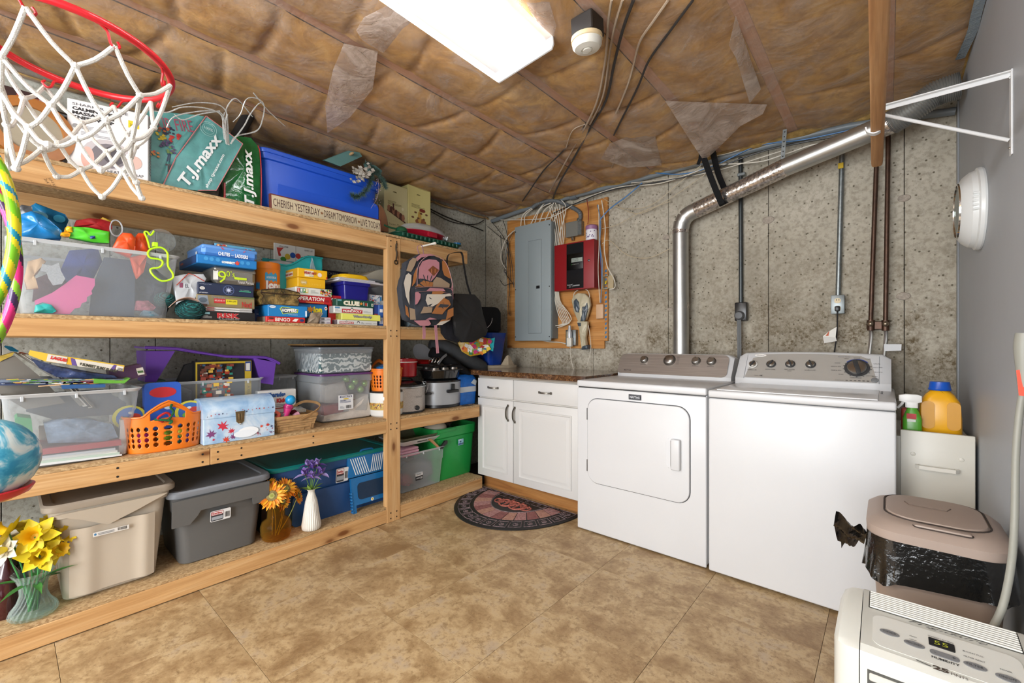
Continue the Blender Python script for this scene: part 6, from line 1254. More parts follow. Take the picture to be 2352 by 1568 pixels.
# picture trunk
a = onX(467.5,1000,-2.39); b = onX(631,1000,-2.39); wt_ = b.y-a.y; zs_ = onX(467.5,964,-2.39).z-Z1; ht_ = zs_+.085; dT = .19
tk = thing('toy_chest','pale blue toy trunk with printed autumn leaves and a brass latch','trunk',(-2.39,a.y,Z1+.0005),(0,0,SR))
def _sky():
    t = NT('frosted_print'); f = t.noise(t.coord(),9,5,.6,.5); t.base(t.ramp(f,[(.32,'#7fa6cf'),(.48,'#aac6e0'),(.62,'#d2deea')])); t.set(Roughness=.32); return t.m
SKYP = _sky(); obj('trunk_body',MB().rbox(0,0,0,wt_,dT,zs_-.001,.002,1),SKYP,tk)
prof = [(0,zs_)]+[(dT/2-dT/2*math.cos(PI*k/12)*1.0,zs_+.028+.062*math.sin(PI*k/12)) for k in range(13)]+[(dT,zs_)]
m = MB(); m.loft([[(x_,y,z_) for y,z_ in prof] for x_ in (-.002,wt_+.002)]); obj('trunk_lid',m,SKYP,tk,ang=30)
r = random.Random(21); sh_ = []
for (lx,lz,lr,cc) in ((.24,.62,.030,'#c23044'),(.37,.40,.018,'#c23044'),(.10,.36,.026,'#7a3f74'),(.39,.16,.018,'#7a3f74'),(.29,.08,.020,'#c8442f'),(.13,.16,.008,'#c23044'),(.80,.45,.010,'#d2482c'),(.89,.47,.012,'#c23a32'),(.95,.40,.008,'#3a3f66'),(.74,.18,.008,'#c23a32'),(.62,.46,.006,'#c23a32')): sh_.append((cc,leafshape(wt_*lx,zs_*lz,lr*1.25,r.uniform(40,140))))
for k in range(40): sh_.append((r.choice(['#b8323c','#7a3f74','#2f3a5c','#c8503a']),ell(wt_*r.uniform(.45,.98),zs_*(.12+.25*abs(r.gauss(0,.5))),.003,.002,6)))
sh_ += [('#eef2f6',ell(wt_*.60,zs_*.34,.045,.022,18)),('#e6edf4',ell(wt_*.55,zs_*.26,.05,.018,18))]; prt(tk,sh_)
sh_ = [(r.choice(['#b8323c','#7a3f74','#2f3a5c','#c8503a','#b8323c']),leafshape(wt_*u_,zs_+.008+.020*v_,r.uniform(.003,.008),r.uniform(0,180))) for u_,v_ in ((.05,.1),(.1,.3),(.15,.5),(.2,.4),(.25,.5),(.3,.4),(.42,.9),(.47,.6),(.5,.3),(.55,.8),(.6,.9),(.66,.7),(.72,.9),(.76,.9),(.83,.8),(.9,.9),(.97,.8),(.52,1.0),(.58,.5))]; prt(tk,sh_)
BR = M('#8f7a5a',.35,.85,var=.2,vs=80,kind='brass'); lx = wt_*.485
m = MB(); m.prism([(lx,zs_-.042),(lx+.016,zs_-.028),(lx+.02,zs_+.022),(lx-.02,zs_+.022),(lx-.016,zs_-.028)],-.004,.0); obj('latch_plate',m,BR,tk)
m = MB(); m.rbox(lx-.009,-.010,zs_-.02,lx-.001,-.003,zs_+.012,.002,2); m.rbox(lx+.001,-.010,zs_-.02,lx+.009,-.003,zs_+.012,.002,2); obj('hasp',m,BR,tk); obj('latch_knob',MB().ball((lx,-.006,zs_-.038),.005,10),CHROME,tk)
# wicker basket
a = onX(634,980,-2.41); b = onX(727,980,-2.41); wk = b.y-a.y; hk = .088; dk = .17
wb_ = thing('wicker_basket','small tan woven splint basket with a folded-down bow handle','basket',(-2.41,a.y,Z1+.0005),(0,0,SR)); WM = M('#b08a5c',.6,var=.25,vs=40,kind='wicker'); rows = 6
def ringpt(u,e,z):
    P_ = rrect(-e,-e,wk+e,dk+e,.02,z,4); return P_
for j in range(rows):
    z0_ = .004+hk*.86*j/rows; z1_ = z0_+hk*.86/rows*.9; m = MB(); base = rrect(0,0,wk,dk,.02,0,2); n = 44; per = []
    e = -.010+.018*(j/rows); P_ = spline([Vector(p) for p in rrect(-e,-e,wk+e,dk+e,.022,0,3)],6,True)
    L_ = len(P_); rings = []
    for z_,bulge in ((z0_,0),((z0_+z1_)/2,.002),(z1_,0),((z0_+z1_)/2,-.003)):
        pass
    for i in range(L_):
        p = P_[i]; nx = Vector((p.x-wk/2,p.y-dk/2,0)).normalized(); wv = .0022*math.cos(PI*(i*1.0/L_*34+j)); rings.append([p+nx*(wv+.0015)+Vector((0,0,z0_)),p+nx*(wv+.0028)+Vector((0,0,(z0_+z1_)/2)),p+nx*(wv+.0015)+Vector((0,0,z1_)),p+nx*(wv-.001)+Vector((0,0,(z0_+z1_)/2))])
    rings.append(rings[0]); m.loft(rings,False,False); obj('woven_splint',m,WM,wb_,ang=60)
m = MB()
for k in range(17):
    P_ = rrect(0,0,wk,dk,.02,0,3); i = k*len(P_)/17; p = Vector(P_[int(i) % len(P_)]);
m = MB(); P_ = spline([Vector(p) for p in rrect(0,0,wk,dk,.022,0,3)],4,True); n = len(P_)
for k in range(34):
    p = P_[int(k*n/34)]; c_ = Vector((wk/2,dk/2,0)); nx = (p-c_).normalized(); m.strip([p-nx*.011+Vector((0,0,.002)),p-nx*.002+Vector((0,0,hk*.85))],.007,.0015,wdir=tuple(Vector((0,0,1)).cross(nx)))
g = obj('upright_splints',m,M('#9c7748',.65),wb_); g['kind'] = 'stuff'
obj('rim_band',MB().loft([rrect(-e,-e,wk+e,dk+e,.02,z_,4) for z_,e in ((hk*.84,.008),(hk*.84,.012),(hk,.012),(hk,.006),(hk*.84,.006))],False,False),WM,wb_,ang=30)
obj('basket_floor',MB().loft([rrect(.01,.01,wk-.01,dk-.01,.02,z_,3) for z_ in (0,.004)]),WM,wb_)
obj('bow_handle',MB().strip([(wk*.55,-.014,hk*.7),(wk*.62,-.016,hk*.78),(wk*.95,-.010,hk*1.1),(wk*1.16,.03,hk*1.35),(wk*1.17,.1,hk*1.5),(wk*.95,.16,hk*1.5),(wk*.6,dk+.012,hk*.95)],.014,.003,wdir=(.15,-.3,1),smooth=5),WM,wb_)
mr_ = thing('maraca','pink toy handle with a bright blue ball sticking up out of the basket','toy',around(wb_,.035,.03,.0)); obj('ball',MB().ball((0,0,.175),.026,20),plastic('#1c8fc9',.22),mr_); obj('handle',MB().lathe([(.015,.03),(.016,.11),(.022,.13),(.02,.15),(.001,.155)],16),plastic('#c8327a',.35),mr_)
obj('band',MB().lathe([(.024,.13),(.026,.137),(.024,.144)],16),plastic('#a3205e',.35),mr_)
mr_.rotation_euler = (rad(-14),rad(6),0)
inside('berry_cup','clear cup of dark red beads in the wicker basket','cup',MB().lathe([(.026,0),(.034,.05),(.036,.052),(.001,.048)],24),M('#5a1a20',.3,var=.4,vs=80),wb_,(.05,.045,.046)); inside('cup_rim','clear plastic rim cup standing over the dark beads','cup',MB().lathe([(.028,.0),(.037,.056),(.038,.058)],24,caps=(False,False)),LENS,wb_,(.05,.045,.046))
inside('pink_jar','little clear pot with pink stripes at the front of the basket','pot',MB().lathe([(.014,0),(.016,.03),(.001,.03)],16),M('#d99ab0',.3,var=.4,vs=60),wb_,(.10,.03,.075),(0,rad(70),0)); inside('coral_toy','coral and green toy piece at the left of the basket','toy',MB().tube([(0,0,0),(.008,-.004,.02),(-.012,0,.04),(-.02,0,.055)],[.012,.010,.006,.003],10,smooth=3),M('#d9604a',.4),wb_,(.012,.02,hk*.9)); inside('green_stick','dark green bent stick in the basket','stick',MB().tube([(0,0,0),(-.006,0,.03),(-.02,0,.045)],.004,8,smooth=3),plastic('#2f6a3c',.4),wb_,(.006,.03,hk*.9))
inside('wine_cloth','wine red cloth flower in the basket','cloth',blob([(.0,0),(.03,-.01),(.05,.0),(.035,.02),(.01,.016)],0,.02,.01,MB(),3),cloth('#5c1522'),wb_,(.085,.05,hk))
inside('clear_tray','shallow clear divided tray at the back of the basket','tray',MB().rbox(0,0,0,.09,.08,.02,.006,2),LENS,wb_,(.10,.075,hk*.95),(rad(6),0,0))
# charades box and small bin behind
o = mbox('board_game','white game box with blue and red lettering behind the wicker basket','game',-2.585,594,680,0,Z1+.0005,h=onX(594,899,-2.585).z-Z1,d=.05,col='#d9d8d4'); w_,h_,_ = W(o)
txt(o,'Charades',w_*.2,h_*.82,w_*.5,h_*.13,'#27528f',y=-.0022,bold=.06); txt(o,'for',w_*.28,h_*.66,w_*.13,h_*.11,'#27528f',y=-.0022,bold=.05); txt(o,'Kids',w_*.46,h_*.66,w_*.26,h_*.12,'#b8302c',y=-.0022,bold=.06); prt(o,[('#c8572c',ell(w_*.1,h_*.82,w_*.07,h_*.04,10)),('#a33a2c',rec(w_*.05,h_*.5,w_*.9,h_*.03))]+lines(w_*.3,h_*.56,w_*.4,h_*.08,2,'#8a8a8c'))
b3 = clear_bin('small_bin','small clear bin of papers at the back beside the purple tray',-2.80,596,682,866,Z1+.0005,.14,.012,.02); inside('paper_stack','pale green papers in the small clear bin','papers',MB().rbox(0,0,0,b3['w']-.03,.1,.14,.003,1),M('#b3bca6',.6),b3,(.015,.02,.006))
# tub with the purple lid and the patterned box in its bin above
def lidded(name,label,X,pl,pr,ptop,z0,d,lidmat,taper,wall,lidh=.012,hl=None):
    a = onX(pl,700,X); b = onX(pr,700,X); w_ = b.y-a.y; h = onX(pl,ptop,X).z-z0; o = thing(name,label,'storage bin',(X,a.y,z0),(0,0,SR)); t = taper
    obj('bin_wall',MB().loft([rrect(t+.008,t+.008,w_-t-.008,d-t-.008,.02,0,4),rrect(t,t,w_-t,d-t,.025,.006,4),rrect(t*.3,t*.3,w_-t*.3,d-t*.3,.025,h*.80,4),rrect(0,0,w_,d,.025,h*.82,4),rrect(0,0,w_,d,.025,h-lidh-.0005,4)],True,False),wall,o,ang=40)
    obj('lid',MB().loft([rrect(-.006+e,-.006+e,w_+.006-e,d+.006-e,.028,z_,4) for z_,e in ((h-lidh,0),(h-.002,0),(h,.004),(h-.003,.016))]),lidmat,o,ang=30)
    o['w'] = w_; o['h'] = h; o['d'] = d; return o
PL = see_through('purple_lid','#9a70a8','#6d3f80',.7,.25,.2)
t1 = lidded('storage_bin','clear tub with a purple lid and a printed label, full of ornaments',-2.50,736,858,860,Z1+.0005,.36,PL,.022,BIN); w_,h_,_ = W(t1)
x_,z_ = frame_pt(t1,777,942,0); x2,z2 = frame_pt(t1,811,905,0); lw,lh = x2-x_,z2-z_
st = prt(t1,[('#dfe1e4',rec(x_,z_,lw,lh)),('#23355f',rec(x_+lw*.1,z_+lh*.82,lw*.8,lh*.13)),('#d8b92c',ell(x_+lw*.5,z_+lh*.74,lw*.2,lh*.045,12))]+lines(x_+lw*.1,z_+lh*.48,lw*.75,lh*.2,3,'#2b3a63')+bars(x_+lw*.5,z_+lh*.08,lw*.35,lh*.2,8,5)+lines(x_+lw*.1,z_+lh*.1,lw*.3,lh*.2,3,'#9a9ca2'),y=-.0015,name='printed_label'); txt(t1,'STERILITE',x_+lw*.15,z_+lh*.845,lw*.7,lh*.08,'#f0f0f0',y=-.0025,bold=.03); txt(t1,'Storage Crate',x_+lw*.12,z_+lh*.64,lw*.7,lh*.055,'#2b3a63',y=-.0025,bold=.02)
for k,(px,py) in enumerate(((806,888),(828,894),(815,876),(838,880),(795,870))): x_,z_ = frame_pt(t1,px,py,.08); inside('bauble',('lower left','lower right','middle','right','highest')[k]+' green glass bauble inside the purple-lidded tub','bauble',MB().ball((x_,.08,z_),.023,16),M('#7fae54',.15,.5),t1,group='green baubles')
cutin(t1,'red_carton','dull red carton low in the purple-lidded tub','box',[(745,955),(742,932),(775,928),(812,918),(832,912),(820,950)],.03,.12,M('#9a3f42',.5),puff=.002); cutin(t1,'white_tissue','crumpled white tissue filling the purple-lidded tub','tissue',[(742,968),(745,955),(790,945),(800,925),(845,905),(852,950),(848,958)],.02,.28,cloth('#c9c2ba'),puff=.004)
cutin(t1,'grey_wrap','pale wrapping paper in the upper part of the purple-lidded tub','paper',[(745,925),(748,885),(790,875),(800,905),(790,925)],.06,.2,cloth('#a9a29a'),puff=.01)
t2 = lidded('storage_bin','shallow clear bin with a grey lid holding a teal damask box',-2.495,733,860,797,Z1+h_+.0015,.36,see_through('grey_lid','#aab2ba','#868e98',.7,.25,.2),.012,BIN); w2,h2_,_ = W(t2)
def _dam():
    t = NT('damask_print'); co = t.coord(); v = t.n('ShaderNodeTexWave',Scale=9.,Distortion=9.,Detail=3.,_wave_type='RINGS'); t.l(t.coord((1,1,1)),v.inputs[0]); v.inputs['Detail Scale'].default_value = 3.2
    t.base(t.ramp(v.outputs[0],[(.44,'#2c5458'),(.52,'#d8dcd8')])); t.set(Roughness=.4); return t.m
inside('damask_box','white and teal damask-patterned box inside the grey-lidded bin','box',MB().rbox(0,0,0,w2-.022,.3,h2_*.72,.003,1),_dam(),t2,(.011,.014,.005))
for k,(dz,cc) in enumerate(((0,'#2a2423'),(.0085,'#a8824e'))):
    o = mbox('thin_book',('dark','gold-edged')[k]+' thin book lying on the grey lid','book',-2.56,700-6*k,838-14*k,0,Z1+h_+h2_+.003+dz,h=.008,d=.2,col=cc,group='books on the grey lid')
# basket on the cooker, left of the post
Yc = onX(888,900,-2.5).y; cook = thing('slow_cooker','white slow cooker with a folk pattern band, half hidden by the post','slow cooker',(-2.505,Yc,Z1+.0005)); hk_ = onX(880,903,-2.42).z-Z1
m = MB(); m.lathe([(.095,0),(.105,.01),(.108,hk_*.25),(.112,hk_-.008),(.108,hk_-.002),(.001,hk_-.002)],36); obj('cooker_body',m,M('#d9d9d6',.25),cook)
m = MB(); r = random.Random(8)
m.lathe([(.1096,hk_*.30),(.1106,hk_*.58)],36,caps=(False,False),col='#b99a4a')
for k in range(120): a_ = r.uniform(-2.6,.6); z_ = hk_*r.uniform(.33,.55); patch(m,a_,a_+r.uniform(.03,.07),z_,z_+.006,.1112,r.choice(['#2f4a34','#b0472c','#e2cf8a','#27406a','#d9a42c','#7a2c3a']),1)
obj('pattern_band',m,PRINT,cook); obj('dark_lid',MB().lathe([(.106,hk_-.001),(.108,hk_+.006),(.1,hk_+.009),(.001,hk_+.009)],36),M('#23282a',.2),cook)
ax = rad(-25);
p_ = Vector((.113*math.cos(-rad(35)),.113*math.sin(-rad(35)),hk_*.78)); obj('handle',MB().rbox(-.006,-.018,-.012,.014,.018,.012,.004,2,Mx=Matrix.Translation(p_) @ Matrix.Rotation(-rad(35),4,'Z')),M('#e2e2e0',.3),cook)
ob2 = holes_basket('orange_basket','orange holed plastic basket standing on the white slow cooker',-2.505,Yc,Z1+hk_+.0105,.105,.085,.14,.12,'y',nh=22); inside('blue_plastic','blue plastic piece piled in the upper orange basket','toy',blob([(-.05,.1),(-.05,.15),(0,.17),(.05,.16),(.06,.1)],-.04,.08,.02,MB(),3),plastic('#1f6fb0',.3),ob2); inside('pattern_cloth','dark patterned cloth in the upper orange basket','cloth',blob([(-.06,.03),(-.055,.12),(.06,.13),(.065,.03)],-.05,.1,.01,MB(),3),M('#3a3350',.7,var=.8,vs=60),ob2)
# ---- right of the post
def lathe_at(name,label,cat,X,px,z0,prof,mat,sx=1,sy=1,part='pot_body',rot=0,seg=40):
    p = onX(px,800,X); o = thing(name,label,cat,(X,p.y,z0),(0,0,rot)); obj(part,MB().lathe(prof,seg,sx=sx,sy=sy),mat,o); return o
RB = .155; zc_ = onX(945,892,-2.41).z-Z1
cp = lathe_at('slow_cooker','stainless steel oval slow cooker with a black lid, right of the post','slow cooker',-2.555,925,Z1+.0005,[(RB*.93,.012),(RB,.016),(RB*1.0,zc_),(RB*.97,zc_+.002),(.001,zc_+.002)],None or BRUSHED,sx=.95,sy=1.0,part='steel_shell')
obj('base',MB().lathe([(RB*.9,0),(RB*.98,.004),(RB*.97,.016)],40,sx=.95),DARK,cp); obj('rim_ring',MB().lathe([(RB*1.0,zc_-.002),(RB*1.05,zc_+.002),(RB*1.05,zc_+.01),(RB*.98,zc_+.012)],40,sx=.95),STEEL,cp)
obj('lid',MB().lathe([(RB*1.0,zc_+.008),(RB*1.02,zc_+.02),(RB*.85,zc_+.036),(RB*.3,zc_+.046),(.001,zc_+.046)],40,sx=.95),M('#141516',.15,coat=.4),cp)
obj('lid_handle',MB().tube([(.02,-.07,zc_+.04),(.02,-.05,zc_+.058),(.02,.0,zc_+.062),(.02,.05,zc_+.058),(.02,.07,zc_+.04)],.006,8,smooth=3),DARK,cp)
obj('side_handle',MB().rbox(-.02,0,0,.03,.045,.018,.007,2,Mx=Matrix.Translation((.07,RB*.86,zc_*.62))),DARK,cp)
obj('wire_bail',MB().tube([(.09,RB*.83,zc_*.7),(.11,RB*.85,zc_+.0),(.10,RB*.8,zc_+.03),(.06,RB*.6,zc_+.036)],.002,5,smooth=3),CHROME,cp)
an = math.atan2(onX(926,900,-2.41).y-cp.location.y-.005,.15); kp = Vector((RB*.95*math.cos(-.02),.006,zc_*.22)); obj('dial',MB().lathe([(.016,0),(.015,.012),(.001,.013)],20,axis='x').xf(Matrix.Translation((RB*.945,.01,zc_*.22))),DARK,cp)
wrap(cp,'CROCK-POT',rad(-2),zc_*.62,.06,.009,'#3a3a3a',RB*1.003,.0)
pr_ = onX(1020,900,-2.40); RX,RY = .135,.165; zr_ = onX(1020,879,-2.43).z-Z1
ro = thing('roaster_oven','silver-grey oval roaster oven with black handles, under the roasting pan','roaster',(-2.56,onX(1024,900,-2.50).y,Z1+.0005)); SG = M('#a3a6aa',.35,.3)
m = MB(); m.lathe([(.93,.022),(.97,.024),(1.0,zr_),(.98,zr_+.001),(.001,zr_+.001)],48); m.xf(Matrix.Diagonal((RX,RY,1,1))); obj('roaster_body',m,SG,ro)
m = MB(); m.lathe([(.9,0),(.96,.004),(.94,.023)],48); m.xf(Matrix.Diagonal((RX,RY,1,1))); obj('base',m,DARK,ro)
m = MB(); m.lathe([(1.01,zr_),(1.03,zr_+.004),(1.0,zr_+.012),(.8,zr_+.020),(.001,zr_+.020)],48); m.xf(Matrix.Diagonal((RX,RY,1,1))); obj('lid',m,M('#1b1d1f',.15,coat=.4),ro)
m = MB(); m.rbox(RX*.94,-.055,zr_*.60,RX*1.18,.045,zr_*.72,.006,2); m.rbox(RX*.98,-.018,zr_*.68,RX*1.12,.012,zr_*.94,.005,2); obj('front_handle',m,DARK,ro)
rp = thing('roasting_pan','black enamel roasting pan lying on the silver roaster','roasting pan',(-2.56,ro.location.y-.0,Z1+zr_+.022))
m = MB(); RX2,RY2 = .135,.175; m.lathe([(.78,0),(.84,.006),(.97,.062),(1.06,.066),(1.06,.069),(.95,.067),(.8,.01),(.001,.008)],44); m.xf(Matrix.Diagonal((RX2,RY2,1,1))); obj('pan_body',m,M('#121314',.12,coat=.5),rp)
mt = thing('muffin_tin','steel muffin tin standing in the black roasting pan','muffin tin',(-2.54,ro.location.y-.02,Z1+zr_+.093),(0,rad(3),0)); TIN = M('#8f8c88',.3,.9)
m = MB(); m.loft([rrect(-.10,-.15,.10,.15,.02,z_,4) for z_ in (0,.003)]); obj('tin_plate',m,TIN,mt)
for i in range(3):
    for j in range(2): obj('muffin_cup',MB().lathe([(.034,.003),(.030,.018),(.001,.020)],20,(.045-.09*j,-.09+.09*i,0)),TIN,mt)
bs = thing('baking_sheet','dark baking sheet resting over the muffin tin','baking sheet',(-2.58,ro.location.y-.05,Z1+zr_+.122),(0,rad(2),0)); obj('sheet',MB().loft([rrect(-.11-e,-.15-e,.11+e,.15+e,.02,z_,4) for z_,e in ((0,0),(.01,.006),(.012,.012),(.009,.006),(.003,0))]),M('#3a3230',.3,.7),bs,ang=30)
rd = lathe_at('stock_pot','red enamel pot standing above the steel slow cooker','pot',-2.60,930,Z1+zc_+.064,[(.072,0),(.08,.008),(.084,.09),(.088,.11),(.088,.128),(.082,.13),(.075,.128),(.074,.02),(.001,.012)],M('#b01820',.25,var=.15,vs=20),part='pot_body'); obj('white_ring',MB().lathe([(.0875,.104),(.0885,.108),(.0875,.112)],36),M('#e2ded8',.4),rd)
pl_ = thing('dinner_plate','pale plate standing up behind the pans','plate',(-2.78,onX(968,815,-2.78).y,Z1+zr_+.20),(0,rad(62),0)); obj('plate_body',MB().lathe([(.035,0),(.06,.004),(.085,.014),(.086,.017),(.06,.009),(.001,.005)],36),M('#bfc3c9',.3),pl_)
rpn = thing('red_pan','small red frying pan among the stacked bakeware','frying pan',(-2.62,onX(970,825,-2.62).y,Z1+zr_+.137),(rad(0),rad(4),0)); obj('pan_body',MB().lathe([(.06,0),(.078,.02),(.08,.022),(.074,.019),(.056,.004),(.001,.004)],32),M('#a81c1c',.25),rpn); obj('handle',MB().tube([(.03,.07,.018),(.05,.12,.026),(.06,.17,.03)],.007,8),DARK,rpn)
for k in range(3): o = obj('cookie_cutter',MB().tube([(.02*math.cos(2*PI*i/16),.012*math.sin(2*PI*i/16),.02*math.sin(2*PI*i/16)) for i in range(16)],.0025,5,closed=True),CHROME,None,(-2.50+.01*k,onX(990+5*k,820,-2.5).y,Z1+zr_+.163)); tag(o,('left','middle','right')[k]+' thin metal cutter ring standing on the bakeware','cookie cutter','metal cutter rings')
# grey cushion, black bag, lunch bag
gcq = thing('grey_cushion','long grey fabric cushion slumped from the shelf onto the counter','cushion',(0,0,0)); pts = [onX(987,789,-2.66),onX(1020,797,-2.62),onX(1055,815,-2.60),onX(1085,832,-2.60),onX(1110,842,-2.60)]
pts = [Vector((p.x,p.y,p.z)) for p in pts]; m = MB(); m.tube(pts,[.035,.058,.066,.064,.045],18,smooth=5); obj('cushion_body',m,cloth('#4d4f52'),gcq)
bb_ = thing('black_bag','black strapped fabric bag draped over the pans','bag',(0,0,0)); m = MB(); m.tube([onX(990,808,-2.56),onX(1020,822,-2.53),onX(1050,842,-2.50),onX(1078,858,-2.49)],[.04,.042,.034,.014],14,smooth=5); obj('bag_body',m,cloth('#121214'),bb_); obj('strap',MB().strip([onX(1006,836,-2.50),onX(1016,822,-2.485),onX(1026,814,-2.49)],.018,.003,wdir=(0,.7,-.7),smooth=3),M('#6a6a6c',.6),bb_)
lg = thing('lunch_bag','bright blue lunch bag with a pale reflective band, beside the cabinet','bag',(-2.46,onX(1056,900,-2.46).y,Z1+.0005),(0,0,SR)); wl_ = onX(1095,900,-2.46).y-lg.location.y; hl_ = onX(1056,862,-2.46).z-Z1; BLF = M('#1560b4',.5,var=.25,vs=22,bump=.6,bs=25)
obj('bag_body',MB().loft([rrect(.004,.004,wl_-.004,.1,.02,0,4),rrect(0,-.004,wl_,.108,.022,hl_*.4,4),rrect(-.002,.0,wl_,.1,.02,hl_*.85,4),rrect(.006,.03,wl_-.006,.07,.015,hl_,4)]),BLF,lg,ang=60); obj('reflective_band',MB().loft([rrect(-.002,-.006,wl_+.002,.11,.022,z_,4) for z_ in (hl_*.42,hl_*.60)]),M('#b4b9bf',.4),lg)
obj('side_tag',MB().prism([(wl_*.62,hl_*.72),(wl_*.9,hl_*.62),(wl_*.95,hl_*.78),(wl_*.8,hl_*.84)],-.008,-.004),M('#a9b2b8',.4),lg)
p = onX(1078,925,-2.40); o = obj('power_lead',MB().tube([(-2.405+.0*k,p.y+.05*math.cos(a_),Z1+.004) if False else (-2.42+.022*math.sin(a_),p.y+.055*math.cos(a_),Z1+.0045) for k,a_ in enumerate([2*PI*j/18 for j in range(16)])],.0025,6,smooth=2),DARK,None); tag(o,'thin black cord looped on the third shelf beside the cabinet','cord')
# ================================================================== BOTTOM SHELF
Z0 = ZS[0]+.0005
def big_tote(name,label,X,pl,pr,ptop,pr_top,d,tp,col,lidcol,band,sticker=None,lidh=.03):
    a = onX(pl,1100,X); b = onX(pr,1100,X); w_ = b.y-a.y; h = onX(pr,pr_top,X).z-Z0; o = thing(name,label,'storage tote',(X,a.y,Z0),(0,0,SR)); m = plastic(col,.4)
    tote_body(w_-.02,d,h-.012,tp,.045,h-band,.010,m,o)
    for c_ in o.children: c_.location.x = .01
    obj('lid',MB().loft([rrect(e-.006,e-.008,w_+.006-e,d+.010-e,.045,z_,5) for z_,e in ((h-lidh,.002),(h-lidh+.004,0),(h-.008,0),(h,.006),(h-.003,.03),(h-.008,.035))]),plastic(lidcol,.38),o,ang=30)
    o['w'] = w_; o['h'] = h; o['d'] = d; return o
def tilt(o,yo=0,tp=.03,x0=0,z0=0):   # frame on the sloping front of a tote
    return Matrix.Translation((x0,yo,z0)) @ Matrix.Rotation(PI/2+math.atan2(tp,o['h']),4,'X')
bt1 = big_tote('storage_tote','tall beige plastic tote with a taupe lid behind the daffodils',-2.425,100,402,0,1107,.43,.035,'#bdb1a0','#9b8f80',.06); w_,h_,_ = W(bt1)
Mt = tilt(bt1,.026,.034,0,0)
m = MB(); m.grid(lambda u,v: tuple(Mt @ Vector((.07+(w_-.14)*u,.02+(h_-.13)*v,-.004+.010*math.exp(-((u-.2)/.12)**2)+.010*math.exp(-((u-.88)/.10)**2)-.004*math.exp(-((u-.68)/.05)**2)*0))),40,6); obj('moulded_front',m,plastic('#bdb1a0',.42),bt1,ang=180); m = MB(); m.loft([[tuple(Mt @ Vector((x_,z_,zz_))) for x_,z_ in [(.02,h_-.035),(.10,h_-.07),(.16,h_-.105),(w_-.22,h_-.115),(w_-.13,h_-.08),(w_-.03,h_-.035)]] for zz_ in (.002,.010)]); obj('grip_band',m,plastic('#b5a998',.42),bt1)
prt(bt1,[('#d9d6d0',rec(.135,h_-.155,.11,.018)),('#3a7aa8',ell(.142,h_-.146,.004,.005,8))]+bars(.21,h_-.151,.028,.012,9,6)+lines(.15,h_-.150,.05,.01,2,'#77777a'),Mx=tilt(bt1,.012,.03),name='sticker')
bt2 = big_tote('storage_tote','dark grey plastic tote with a lighter grey lid',-2.425,389,622,0,1086,.44,.03,'#5c5c5b','#767a80',.10); w_,h_,_ = W(bt2)
Mt = tilt(bt2,.0165,.03); m = MB(); sh_ = [(.008,h_-.035),(.008,h_-.155),(.075,h_-.155),(.105,h_-.12),(.115,h_-.10),(w_-.09,h_-.10),(w_-.085,h_-.135),(w_-.012,h_-.135),(w_-.012,h_-.035)]
m.loft([[tuple(Mt @ Vector((x_,z_,zz_))) for x_,z_ in sh_] for zz_ in (-.004,.006)]); obj('grip_band',m,plastic('#5c5c5b',.4),bt2,ang=30)
def brandlabel(o,x_,z_,wd,hh_,Mx,dark='#33363c'):
    prt(o,[('#dcdcdc',rr2(x_,z_,x_+wd,z_+hh_,.006,3)),(dark,rr2(x_+.003,z_+.003,x_+wd*.64,z_+hh_-.003,.005,3)),('#b83a3c',rr2(x_+.004,z_+hh_*.58,x_+wd*.63,z_+hh_-.004,.004,3)),('#e6e2e0',rr2(x_+.006,z_+hh_*.61,x_+wd*.61,z_+hh_-.006,.003,3)),('#9aa0a8',rec(x_+.006,z_+hh_*.15,wd*.54,hh_*.3))]+bars(x_+wd*.7,z_+hh_*.2,wd*.25,hh_*.5,7,3),Mx=Mx,name='printed_label'); txt(o,'Sterilite',x_+wd*.08,z_+hh_*.66,wd*.48,hh_*.2,'#b02a30',Mx=Mx @ TOP(.0012),bold=.03)
Mt2 = tilt(bt2,.0185,.03); brandlabel(bt2,.155,h_-.175,.085,.052,Mt2)
bt3 = big_tote('storage_tote','wide navy blue plastic tote with a teal lid, behind the vases',-2.49,620,900,0,1022,.44,.03,'#254d82','#127f7c',.07,lidh=.024); w_,h_,_ = W(bt3)
Mt = tilt(bt3,.0215,.03); obj('front_panel',MB().loft([[tuple(Mt @ Vector((p[0],p[1],z))) for p in rr2(.12,.0,w_-.02,h_-.17,.03)] for z in (-.006,.003)]),plastic('#254d82',.4),bt3,ang=30)
Mt2 = tilt(bt3,.016,.03); x_,z_ = frame_pt(bt3,777,1070,.02); brandlabel(bt3,x_-.03,h_-.155,.078,.085,Mt2 @ TOP(.006))
# folding step stool
st_ = thing('folding_stool','folded bright blue plastic step stool with white anti-slip stripes','step stool',(-2.435,onX(808,1100,-2.435).y,Z0),(rad(-9),0,SR)); q = lambda px,py: frame_pt(st_,px,py,0); SBL = plastic('#1766a0',.35)
wst = q(894,1100)[0]; hst = q(812,1052)[1]; hs0 = q(812,1100)[1]
m = MB(); m.rbox(0,-.004,hs0,wst,.022,hst,.008,2); obj('step_plate',m,SBL,st_)
sh_ = []; n = 7
for k in range(n): x_ = .014+k*.015; sh_.append(('#dfe3e4',[(x_,hst-.012),(x_+.006,hst-.012),(x_+.034+.0,hs0+.012),(x_+.028,hs0+.012)]))
for k in range(6): x_ = wst-.014-k*.014; sh_.append(('#dfe3e4',[(x_-.006,hst-.012),(x_,hst-.012),(x_-.028,hs0+.012),(x_-.034,hs0+.012)]))
prt(st_,[(c_,[(max(.012,min(wst-.008,x)),z) for x,z in p_]) for c_,p_ in sh_],y=-.0046)
